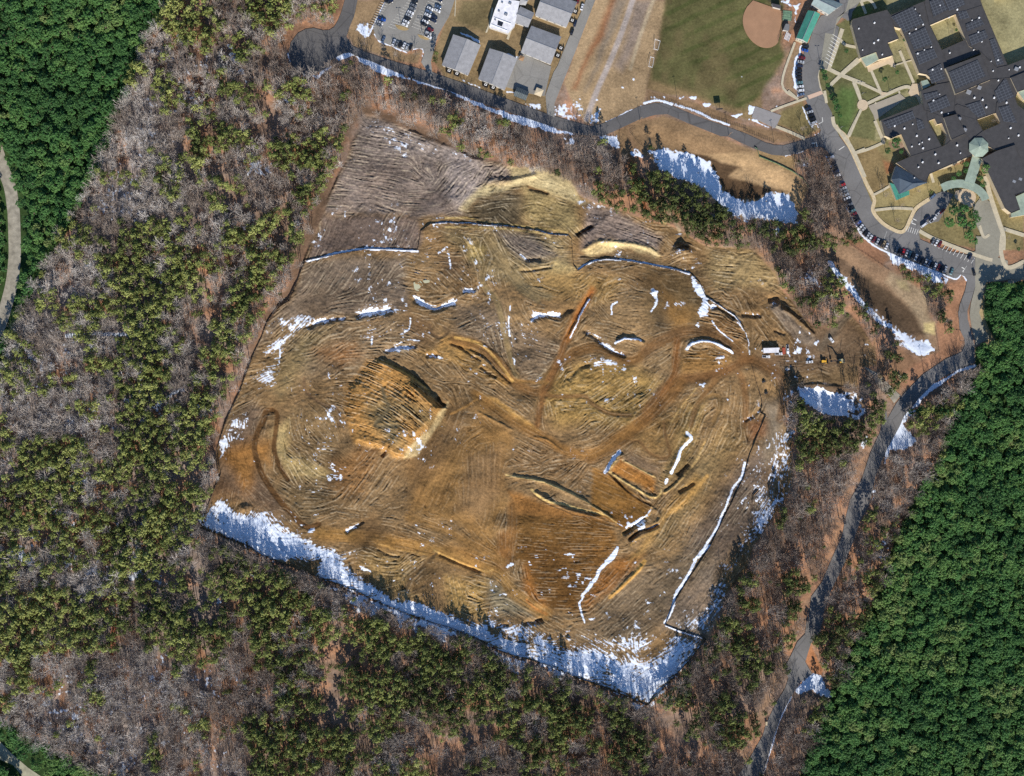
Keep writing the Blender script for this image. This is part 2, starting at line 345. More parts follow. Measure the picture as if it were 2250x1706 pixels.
# haul tracks
HAUL = [('N', [0,830, 200,880, 330,960, 450,1090, 600,1260, 760,1340, 870,1310, 930,1200, 1010,1060, 1150,960, 1350,900, 1500,950, 1680,1030, 1800,990, 1950,860, 2212,770], 24, (120,86,50)),
  ('O', [0,930, 200,800, 400,740, 600,760, 780,860, 950,1000, 1100,1050, 1250,1150, 1320,1200], 24, (112,82,52)),
  ('O', [0,1520, 250,1240, 500,1200, 750,1140, 950,1030, 1000,1000], 22, (116,82,50)),
  ('O', [300,840, 290,1000, 260,1200, 100,1500, 0,1600], 16, (128,86,48)),
  ('R', [0,640, 250,500, 500,280, 760,60, 860,-80], 26, (132,94,54)),
  ('Q', [640,20, 900,220, 1100,350, 1300,450, 1500,570, 1700,620, 1850,580, 2000,470, 2212,330], 22, (140,102,58)),
  ('N', [330,0, 260,200, 300,330, 400,440, 450,620, 500,850, 560,1100, 600,1180], 12, (140,118,82)),
  ('N', [440,60, 540,200, 640,340, 800,440], 14, (136,116,82)),
  ('K', [400,1000, 520,1180, 640,1360, 830,1500, 1000,1560], 16, (138,118,84)),
  ('N', [1330,350, 1200,560, 1080,830], 18, (150,98,50)), ('N', [1060,860, 1000,1060, 880,1290, 830,1500, 800,1659], 14, (126,88,52)),
  ('N', [880,1370, 1050,1380, 1250,1380, 1320,1440, 1500,1540, 1700,1560], 10, (126,92,56)),
  ('N', [900,1250, 600,1230, 400,1180], 8, (140,104,60)),
  ('S', [0,-40, 500,20, 1000,100, 1500,280, 1750,360, 1900,560, 2212,760], 26, (160,120,68)),
  ('Q', [1000,1120, 1000,1300, 960,1659], 22, (136,96,54)), ('S', [1800,0, 1790,260], 26, (136,94,52)),
  ('Q', [0,1230, 400,1380, 900,1659], 20, (150,112,66)),
  ('O', [900,1150, 960,1300, 970,1659], 14, (128,94,60)), ('O', [1300,1180, 1330,1350, 1300,1600], 16, (116,90,66)),
  ('O', [430,1659, 500,1450, 700,1200], 12, (124,92,58)), ('O', [480,1480, 650,1360, 720,1450, 650,1659], 8, (134,104,66)),
  ('O', [950,480, 1010,700, 1010,960], 10, (130,104,72)), ('O', [1700,900, 1850,700, 1950,600], 16, (110,94,76)),
  ('R', [350,520, 450,480, 560,600, 700,650, 760,600, 720,450, 700,300], 6, (120,90,58)),
  ('R', [1150,60, 1240,60, 1230,200, 1180,300], 8, (128,100,64)),
  ('M', [1700,680, 1720,760, 1800,800, 1880,740, 1840,700], 6, (110,88,64)),
  ('M', [480,1200, 500,1330, 650,1450, 800,1500, 820,1659], 6, (118,92,66)),
  ('M', [1400,1659, 1180,1659, 1300,1500, 1270,1400, 1240,1300], 8, (112,98,72)),
  ('S', [1150,160, 1000,300, 860,480, 900,540, 1000,480, 1200,350], 5, (112,88,60)),
  ]
for reg, pts, wd, c in HAUL: pline(r(reg, *pts), wd, tuple(v*1.02 for v in c), 0.9, None, 1.0, furrow=0.3, h=-0.25)
LOOP = [('P', [1150,1290, 1060,1320, 960,1270, 800,1100, 680,940, 600,800, 550,650, 530,530, 560,400, 620,280, 640,200, 700,185], 12),
        ('P', [700,185, 750,230, 735,400, 720,550, 760,700, 850,860], 10)]
for reg, pts, wd in LOOP: pline(r(reg, *pts), wd, (98,70,42), 0.95, 1.2, 0.3, furrow=0.5, h=-0.5)

# crests and fresh cuts that show their own soil; cone pile's shadow painted dark
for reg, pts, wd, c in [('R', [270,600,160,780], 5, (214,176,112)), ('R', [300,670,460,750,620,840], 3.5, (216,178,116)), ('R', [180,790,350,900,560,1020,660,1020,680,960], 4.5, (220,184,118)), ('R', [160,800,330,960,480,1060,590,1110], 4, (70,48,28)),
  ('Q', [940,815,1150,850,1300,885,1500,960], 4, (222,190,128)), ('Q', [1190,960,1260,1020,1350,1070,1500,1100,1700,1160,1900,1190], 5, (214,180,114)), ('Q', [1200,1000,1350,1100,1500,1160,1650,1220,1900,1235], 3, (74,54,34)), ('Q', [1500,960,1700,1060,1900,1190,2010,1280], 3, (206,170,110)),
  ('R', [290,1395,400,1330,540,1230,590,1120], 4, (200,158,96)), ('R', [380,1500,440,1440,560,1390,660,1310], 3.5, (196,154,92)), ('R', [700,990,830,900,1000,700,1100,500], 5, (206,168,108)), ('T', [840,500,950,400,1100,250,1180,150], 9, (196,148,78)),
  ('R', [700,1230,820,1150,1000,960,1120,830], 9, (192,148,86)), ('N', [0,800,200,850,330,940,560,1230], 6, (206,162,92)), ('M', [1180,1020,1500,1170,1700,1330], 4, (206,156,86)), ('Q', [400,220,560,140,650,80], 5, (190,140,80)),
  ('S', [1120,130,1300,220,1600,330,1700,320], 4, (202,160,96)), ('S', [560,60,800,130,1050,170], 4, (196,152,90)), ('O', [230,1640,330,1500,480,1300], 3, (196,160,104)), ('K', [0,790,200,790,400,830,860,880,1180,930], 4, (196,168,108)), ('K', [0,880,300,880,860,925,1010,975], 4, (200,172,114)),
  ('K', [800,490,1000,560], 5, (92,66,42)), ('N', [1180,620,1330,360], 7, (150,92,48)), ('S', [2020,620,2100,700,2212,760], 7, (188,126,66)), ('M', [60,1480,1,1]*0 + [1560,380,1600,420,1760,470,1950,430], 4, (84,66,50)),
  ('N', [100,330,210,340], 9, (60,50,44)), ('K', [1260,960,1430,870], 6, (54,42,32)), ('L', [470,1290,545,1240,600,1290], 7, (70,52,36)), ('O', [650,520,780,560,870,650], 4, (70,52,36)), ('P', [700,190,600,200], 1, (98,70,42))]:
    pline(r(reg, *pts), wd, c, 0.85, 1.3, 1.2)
for reg, pts, c, a in [('P', [1250,600,1330,560,1320,900,1260,1000,1220,900], (88,64,42), 0.6), ('P', [1550,1250,1750,1180,1800,1400,1650,1560,1540,1480], (90,70,48), 0.6), ('S', [380,40,520,20,560,160,440,260,330,200], (86,68,48), 0.5), ('O', [60,560,210,480,260,700,100,740], (88,72,54), 0.6), ('N', [1640,180,2000,160,2100,330,1950,400,1600,300], (86,66,44), 0.5),
  ('K', [200,720,560,540,700,560,760,680,700,840,350,840], (84,72,54), 0.6), ('M', [1800,0,1960,0,1960,200,1840,190], (70,52,44), 0.7), ('M', [1500,620,1700,620,1720,820,1560,840], (90,64,46), 0.5), ('N', [0,280,60,260,100,330,0,400], (84,60,36), 0.6), ('R', [880,620,960,560,1000,760,860,980,780,960], (84,66,42), 0.6), ('T', [1000,560,1250,480,1200,800,900,860,850,700], (90,74,56), 0.4),
  ('R', [1380,1000,1560,900,1500,1250,1300,1350], (92,78,64), 0.4), ('M', [850,250,1300,150,1400,450,1000,520,700,520], (94,78,64), 0.45), ('J', [700,600,1300,550,1350,800,800,850], (98,86,80), 0.4), ('N', [0,950,260,940,420,1160,250,1150], (92,80,62), 0.5), ('P', [60,1000,200,800,420,1000,300,1050], (120,86,56), 0.4)]:
    paint(r(reg, *pts), c, 22, 9, a)
# --- relief of the clearing
HT += INS*((fbm(220, 3, 51)-0.5)*5.0 + (fbm(60, 3, 52)-0.5)*3.6)
sl_, d = sdf(BANK, 20, 2)
X, Y = GX[sl_], GY[sl_]
qx, qy = r('M', 1000,1150)[0]; ramp_ = np.clip(((X-qx)*0.80+(Y-qy)*0.60)/150.0, 0, 1)
HT[sl_] += sstep(-3, 13, d)*(1.0+7.0*ramp_)
for reg, pts, wd, h in [
  ('R', [290,590, 160,770, 240,880, 400,1000, 600,1090], 9, 2.0), ('R', [300,670, 610,840], 6, 1.0), ('R', [180,790, 350,900, 560,1020, 660,1020], 7, 1.3),
  ('R', [200,820, 330,950, 480,1050, 600,1100], 7, -2.2), ('R', [290,1390, 400,1330, 540,1230], 7, -4.0), ('R', [350,1450, 450,1380, 560,1340, 660,1290], 8, -6.0),
  ('R', [430,1400, 560,1340, 670,1230, 600,1130], 8, 1.5), ('R', [830,820, 900,740, 950,700], 9, -2.6), ('R', [840,980, 930,930, 1000,880], 8, -2.4),
  ('R', [700,990, 800,930, 900,820], 7, 1.4), ('R', [930,420, 870,560, 800,700, 730,880], 12, 1.8),
  ('Q', [940,820, 1150,860, 1300,890, 1600,1020, 1900,1190, 2010,1290], 8, 1.7), ('Q', [1190,960, 1350,1060, 1500,1140, 1750,1210, 1900,1220], 9, 1.8),
  ('Q', [1930,800, 2000,700, 2080,600], 8, 1.5), ('Q', [650,190, 800,270, 1020,390], 6, 0.9), ('Q', [1200,440, 1350,480, 1500,600], 6, 0.8),
  ('N', [0,870, 250,960, 400,1110, 560,1270], 7, -1.6), ('N', [250,860, 420,1000, 600,1210], 8, 1.0), ('N', [240,1080, 400,1200], 8, -1.8),
  ('N', [1240,700, 1400,830, 1550,940, 1680,980], 12, -2.4), ('N', [1560,860, 1650,820, 1760,830, 1850,870], 8, 2.0), ('N', [740,660, 800,590, 1000,590, 1100,530, 1150,560], 14, -2.6),
  ('N', [1060,830, 1200,560, 1330,350], 6, -0.9), ('N', [1100,800, 1240,560, 1300,430], 5, 1.0), ('N', [1320,1060, 1200,1100, 1090,1230], 10, -1.4),
  ('M', [500,720, 640,650, 900,600], 12, -2.2), ('M', [960,600, 1100,560, 1350,540], 16, -2.6), ('M', [1530,420, 1700,490, 1760,520, 1960,450], 14, -2.8), ('M', [1230,940, 1400,890, 1580,890], 13, -2.2),
  ('M', [1650,980, 1780,970], 10, -2.0), ('M', [2020,340, 2150,340], 10, -2.2), ('M', [1190,1040, 1500,1190, 1700,1350], 6, 1.6), ('M', [1230,1040, 1540,1190, 1720,1320], 6, -1.6),
  ('M', [1880,850, 2000,900, 2212,1040], 6, -1.6), ('M', [1770,1380, 1800,1440, 1850,1480], 9, -4.5),
  ('K', [1260,950, 1350,900, 1430,860], 11, -4.0), ('K', [760,1190, 930,1190], 9, -2.4), ('K', [1320,1120, 1500,1030, 1900,1070, 2080,1170], 10, 1.2), ('K', [380,440, 640,430, 900,380], 12, 1.6),
  ('K', [800,500, 1000,560], 8, -1.5), ('K', [700,1310, 900,1290, 1050,1250], 6, -1.2),
  ('S', [1150,160, 1300,230, 1600,350], 7, -1.6), ('S', [560,110, 700,180, 800,190], 6, -1.2), ('S', [1740,900, 1780,860, 1850,870], 7, -1.8), ('S', [2100,830, 2180,810], 8, -2.0),
  ('O', [410,920, 450,860, 600,850, 750,900, 840,950], 10, 1.9), ('O', [620,500, 750,540, 860,640], 8, -2.0), ('O', [920,580, 1000,590, 1120,590], 9, -1.8), ('O', [1180,440, 1300,420], 11, -2.4),
  ('O', [1300,520, 1430,600, 1560,720, 1640,800], 9, 2.4), ('O', [1240,480, 1400,650, 1620,860], 22, 2.4), ('O', [1230,730, 1350,780], 7, -1.4), ('O', [1400,1050, 1410,1130, 1340,1180], 5, -0.8),
  ('R', [1480,300, 1580,230, 1640,160], 8, -1.4), ('T', [0,760, 100,750, 200,720], 9, -1.8), ('T', [840,500, 950,400, 1170,180], 8, 1.4),
  ('P', [1400,1380, 1600,1260], 9, -1.8), ('P', [1000,1310, 1150,1300], 8, 0.8), ('P', [1760,640, 1840,520], 7, -2.6)]:
    ridge(r(reg, *pts), wd, h)
cone(r('L', 545,1300)[0], 22, 6.5, 1.3); cone(r('L', 1330,1600)[0], 10, 1.5); cone(r('N', 1930,370)[0], 8, 2.0); cone(r('P', 430,1140)[0], 14, 3.0, 1.3)
cone(r('T', 440,900)[0], 7, 2.5)
# retention basins, the pond pit
B1 = r('L', 60,100, 250,30, 420,70, 700,150, 1200,310, 1600,520, 1750,700, 1660,900, 1650,1040, 1300,980, 1040,960, 900,860, 700,690, 500,595, 300,490, 200,330, 90,220)
B2 = r('BB', 340,110, 600,70, 760,170, 1000,330, 1300,540, 1330,700, 1390,800, 1430,1045, 1265,1130, 1080,990, 940,830, 700,560, 500,340, 380,200)
paint(B1, (176, 146, 108), 4, 2, furrow=0.25); paint(B2, (150, 122, 96), 4, 2, furrow=0.2)
paint(r('L', 150,110, 600,110, 760,180, 500,220, 200,190), (206, 174, 124), 12, 5, furrow=0.5)
paint(r('L', 230,290, 700,330, 1100,480, 1000,560, 1090,600, 1560,720, 1380,720, 1280,800, 1100,810, 960,760, 900,600, 800,420), (94, 74, 54), 5, 4, furrow=0.4)  # basins' inner slopes: north-facing shade painted into the dark soil colour
paint(r('BB', 640,330, 830,380, 1080,560, 1240,760, 1320,900, 1200,900, 1100,900, 900,740, 700,480), (98, 80, 62), 8, 4, furrow=0.2)
paint(r('BB', 1000,330, 1130,380, 1320,540, 1330,700, 1390,820, 1330,930, 1230,740, 1100,560, 960,420), (176, 154, 124), 8, 3)
paint(r('BB', 1050,400, 1130,420, 1160,500, 1080,480), (214, 196, 146), 6, 3); paint(r('BB', 1300,790, 1390,780, 1390,890, 1300,870), (222, 200, 140), 5, 3)
paint(r('BB', 1020,320, 1050,340, 1330,640, 1330,690, 1000,480), (150, 128, 104), 8, 3, 0.4)
for B, dep in ((B1, 2.2), (B2, 2.2)):
    sl_, d = sdf(B, 10, 0); HT[sl_] -= dep*sstep(6, 46, d)
snowp(r('L', 200,310, 400,290, 600,340, 800,430, 870,520, 930,700, 1150,830, 1280,800, 1380,720, 1560,720, 1620,850, 1650,1030, 1300,985, 1040,965, 900,860, 760,700, 480,590, 300,490), 1.25, 9, 3)
snowp(r('BB', 400,220, 480,260, 700,520, 900,740, 1120,890, 1320,960, 1400,1030, 1270,1110, 1090,1000, 930,810, 640,500, 470,320), 0.95, 13, 3)
snowl(r('BB', 430,250, 620,480, 900,790), 12, 1.3); snowp(r('BB', 1260,1000, 1330,940, 1400,1040, 1280,1110, 1100,1000, 1130,990), 1.3, 7, 3)
PIT = r('BB', 90,1400, 200,1370, 320,1360, 600,1400, 740,1460, 760,1600, 740,1700, 560,1680, 420,1640, 300,1590, 180,1500)
paint(PIT, (120, 100, 80), 5, 3); sl_, d = sdf(PIT, 10, 1); HT[sl_] -= 2.0*sstep(0, 18, d)
snowp(r('BB', 150,1390, 330,1370, 560,1440, 620,1520, 600,1660, 430,1640, 300,1590, 180,1500), 1.35, 7, 4); snowp(PIT, 0.62, 10, 4)
# verges, lawns and playing field
paint(r('J', 880,120, 820,160, 700,340, 560,900, 480,1090, 280,1540, 180,1560, 420,900, 620,500, 800,120, 900,60, 1300,200, 2000,500, 1940,560, 1500,380, 1250,270), (124,100,80), 8, 4)
paint(r('M', 480,40, 320,440, 240,460, 110,660, 0,930, -60,900, 50,640, 180,440, 300,330, 400,40), (126,100,80), 6, 3)
TAN = (152, 126, 92)
paint(r('A', 880,0, 1360,0, 1240,300, 1240,480, 1620,660, 1820,620, 1760,780, 1500,740, 1200,640, 980,560, 900,420, 970,200), (146,122,92), 4, 2)
paint(r('A', 760,0, 880,0, 790,230, 720,340, 620,360, 480,335, 330,370, 220,480, 200,600, 120,520, 200,400, 330,300, 500,310, 660,330, 740,230), (136,104,82), 8, 4)
paint(r('B', 420,0, 2060,0, 1560,1380, 300,930, 150,700), (148,126,92), 4, 2)
paint(r('B', 540,0, 900,0, 830,400, 430,260), (122,108,76), 8, 3)
paint(r('C', 370,0, 1300,0, 1240,160, 1130,500, 1020,900, 1000,1100, 980,1250, 700,1400, 480,1500, 260,1500, 120,1300, 0,1000), (168,142,108), 4, 2)
paint(r('C', 560,0, 640,0, 480,480, 310,700, 150,1080, 100,1080, 250,700, 400,420), (146,96,64), 8, 4, 0.8)
paint(r('C', 620,0, 780,0, 560,500, 330,1000, 260,1100, 400,700), (130,118,104), 10, 5, 0.8)
paint(r('C', 860,0, 1080,0, 900,500, 700,860, 620,800, 800,300), (146,132,124), 12, 5, 0.7)
pline(r('C', 850,-60, 760,220, 650,520, 520,830, 400,1100, 270,1450), 12, (178,166,158), 0.9, 3, 0.5); pline(r('C', 1090,-20, 950,360, 880,560, 800,840), 7, (186,168,138), 0.8, 3, 1)
paint(r('C', 1290,-200, 2400,-200, 2400,1500, 2212,1450, 1900,1330, 1500,1180, 1250,1150, 1000,1080, 1030,880, 1130,560), (140,118,84), 5, 2)
FIELD = r('C', 1290,-300, 1200,200, 1150,560, 1060,840, 1060,960, 1300,1040, 1600,1150, 1850,1260, 2200,1330) + r('H', 330,240, 520,60) + r('E', 700,1250, 880,1000, 900,850, 860,700, 900,-200)
paint(FIELD, (98, 95, 60), 8, 2)
sl_, m = pm(FIELD, 8, 2)
st = ((GX[sl_]*0.42+GY[sl_]*0.91 + 6*WXN[sl_])/31.0) % 1.0
st = sstep(0.55, 0.68, st)*(1-sstep(0.86, 0.99, st))*sstep(0.25, 0.6, fbm(90, 3, 77)[sl_])
k = (m*st*0.5)[..., None]; CA[sl_] = CA[sl_]*(1-k) + np.array(lin((66,80,38)), np.float32)*k
k = (m*sstep(0.5, 0.7, fbm(60, 3, 79)[sl_])*0.6)[..., None]; CA[sl_] = CA[sl_]*(1-k) + np.array(lin((112,98,68)), np.float32)*k
paint(r('E', 900,880, 1200,720, 1090,1100, 1040,1300, 1100,1620, 900,1380, 940,1100), (146,122,94), 6, 3); paint(r('H', 850,320, 1200,150, 1490,620, 1260,770, 900,600, 780,560), (136,122,82), 8, 3)
paint(r('C', 1000,1080, 1200,1130, 1900,1350, 2212,1480) + r('H', 0,480, 700,640, 1200,740, 1100,820, 750,870, 0,570) + r('C', 1240,1240, 1000,1240), (138,112,84), 5, 3)
# campus lawns
paint(r('E', 1990,0, 2600,-100, 3200,200, 3200,1700, 1600,1700, 1480,1350, 1450,1100, 1720,560, 1740,420, 2000,250), (116,114,76), 3, 1)
paint(r('H', 1500,0, 1700,0, 2600,300, 2600,1300, 2150,1150, 1950,800, 1700,500, 1690,400, 1580,180), (116,114,76), 3, 1)
paint(r('G', 0,250, 500,350, 1100,700, 1800,500, 2212,900, 2212,1659, 1700,1659, 400,1400, 100,400), (144,130,90), 3, 1)
paint(r('F', 1700,0, 2400,0, 2400,560, 1950,600), (136,130,86), 3, 1); paint(r('F', 2080,0, 2400,0, 2400,200, 2130,100), (176,128,96), 8, 3)
paint(r('F', 0,1050, 180,1100, 180,1350, 60,1659, -100,1659, -100,1200), (92,110,62), 12, 3); paint(r('F', 120,180, 180,90, 280,60, 380,120, 290,200, 130,240), (110,118,66), 5, 1)
paint(r('G', 120,480, 400,400, 620,620, 560,900, 400,1000), (138,118,82), 6, 3); paint(r('G', 490,560, 620,590, 640,700, 540,720), (156,110,76), 5, 3)
paint(r('BB', 1440,440, 1690,400, 1600,700, 1660,960, 1600,1080, 1290,1260, 1150,1400, 1060,1380, 1100,1180, 1260,1140, 1440,1040, 1400,800, 1480,700), (172,128,98), 6, 3)
paint(r('BB', 1050,990, 1260,1140, 1110,1250, 1090,1400, 1040,1530, 960,1500, 850,1200, 900,1050), (142,110,84), 8, 4)
paint(r('BB', 490,30, 740,0, 900,120, 970,220, 900,280, 640,90), (148,110,84), 6, 3)
paint(r('C', 600,1600, 900,1480, 1200,1400, 1900,1659, 2300,1850, 700,1900), (150,122,90), 4, 2)
paint(r('L', 0,0, 300,0, 60,60, 20,150, 90,260, 150,330, 60,370, 0,300), (154,124,94), 6, 2); paint(r('L', 1250,310, 1420,350, 1620,380, 1620,520, 1250,380), (166,138,98), 8, 3)
paint(r('L', 0,330, 80,420, 100,560, 120,760, 60,700, 0,500), (176,118,74), 8, 4)
paint(r('V', 700,500, 740,490, 850,700, 840,750, 760,730, 690,630), (176,122,84), 3, 1.5)
paint(r('U', 1040,180, 1130,100, 1050,340, 990,540, 860,720, 850,900, 700,1200, 560,1500, 540,1661, 480,1661, 640,1300, 800,850, 1000,330), (176,136,104), 8, 5, 0.8)
paint(r('V', 700,100, 560,380, 400,650, 480,780, 420,900, 300,1150, 150,1480, 20,1600, 60,1500, 250,1150, 350,900, 420,720, 620,330), (160,130,104), 8, 5, 0.8)
# trails through the woods
for reg, pts, wd, c in [('W', [2170,1130, 2150,1280, 2180,1450, 2200,1520], 10, (206,170,128)), ('J', [330,60, 230,400, 120,700, 170,850, 200,1000], 10, (188,134,96)), ('Y', [1100,740, 1060,840, 1040,960, 1000,1020, 900,960], 10, (186,134,98)),
    ('Y', [860,1250, 850,1659], 10, (190,124,90)), ('Y', [1000,1000, 1200,1060, 1500,1100], 7, (186,146,118)), ('L', [280,780, 330,900, 350,1030], 8, (196,172,120)), ('L', [130,600, 170,900], 7, (160,100,64)), ('L', [300,800, 400,930, 500,1090], 7, (170,150,120)),
    ('AA', [1040,100, 1020,400, 1000,600], 10, (196,124,90)), ('X', [1900,300, 1900,400], 14, (190,140,110)), ('S', [1700,1080, 1740,1150], 6, (180,110,80))]:
    pline(r(reg, *pts), wd, c, 0.85, None, 3)
# summer-green woods on either side: dark floor
GREEN_W = r('W', -700,-700, 1400,-700, 1270,0, 1180,200, 1100,300, 1020,500, 960,720, 890,880, 820,1080, 740,1290, 640,1450, 550,1661) + r('X', 400,250, 220,630, 100,850, 40,1030, 0,1160, -700,1400)
GREEN_SW = r('AA', -700,900, 0,1120, 250,1290, 480,1400, 750,1540, 980,1657, 1500,1900, 1500,2400, -700,2400)
GREEN_E = r('BB', 1840,430, 2400,400, 3200,400, 3200,1700, 1560,1669, 1690,1300, 1765,1290, 1765,1020, 1860,980, 1980,1010, 1880,850, 1830,700)
GREEN_E2 = r('U', 1690,-30, 1610,180, 1570,360, 1430,570, 1330,780, 1240,990, 1120,1370, 970,1661) + r('V', 870,1000, 750,1300, 640,1657, 500,2400, 3600,2400, 3600,-1600, 1500,-1600)
for P_ in (GREEN_W, GREEN_SW, GREEN_E, GREEN_E2): paint(P_, (62, 84, 46), 2, 1)
pline(r('BB', 1830,430, 1800,700, 1840,850, 1900,960), 20, (168,150,112), 0.9, 4, 1)

paint(r('F', 540,0, 2400,-300, 2400,1900, 400,1700, 420,1300, 980,1000, 600,700), (152,144,106), 3, 1)
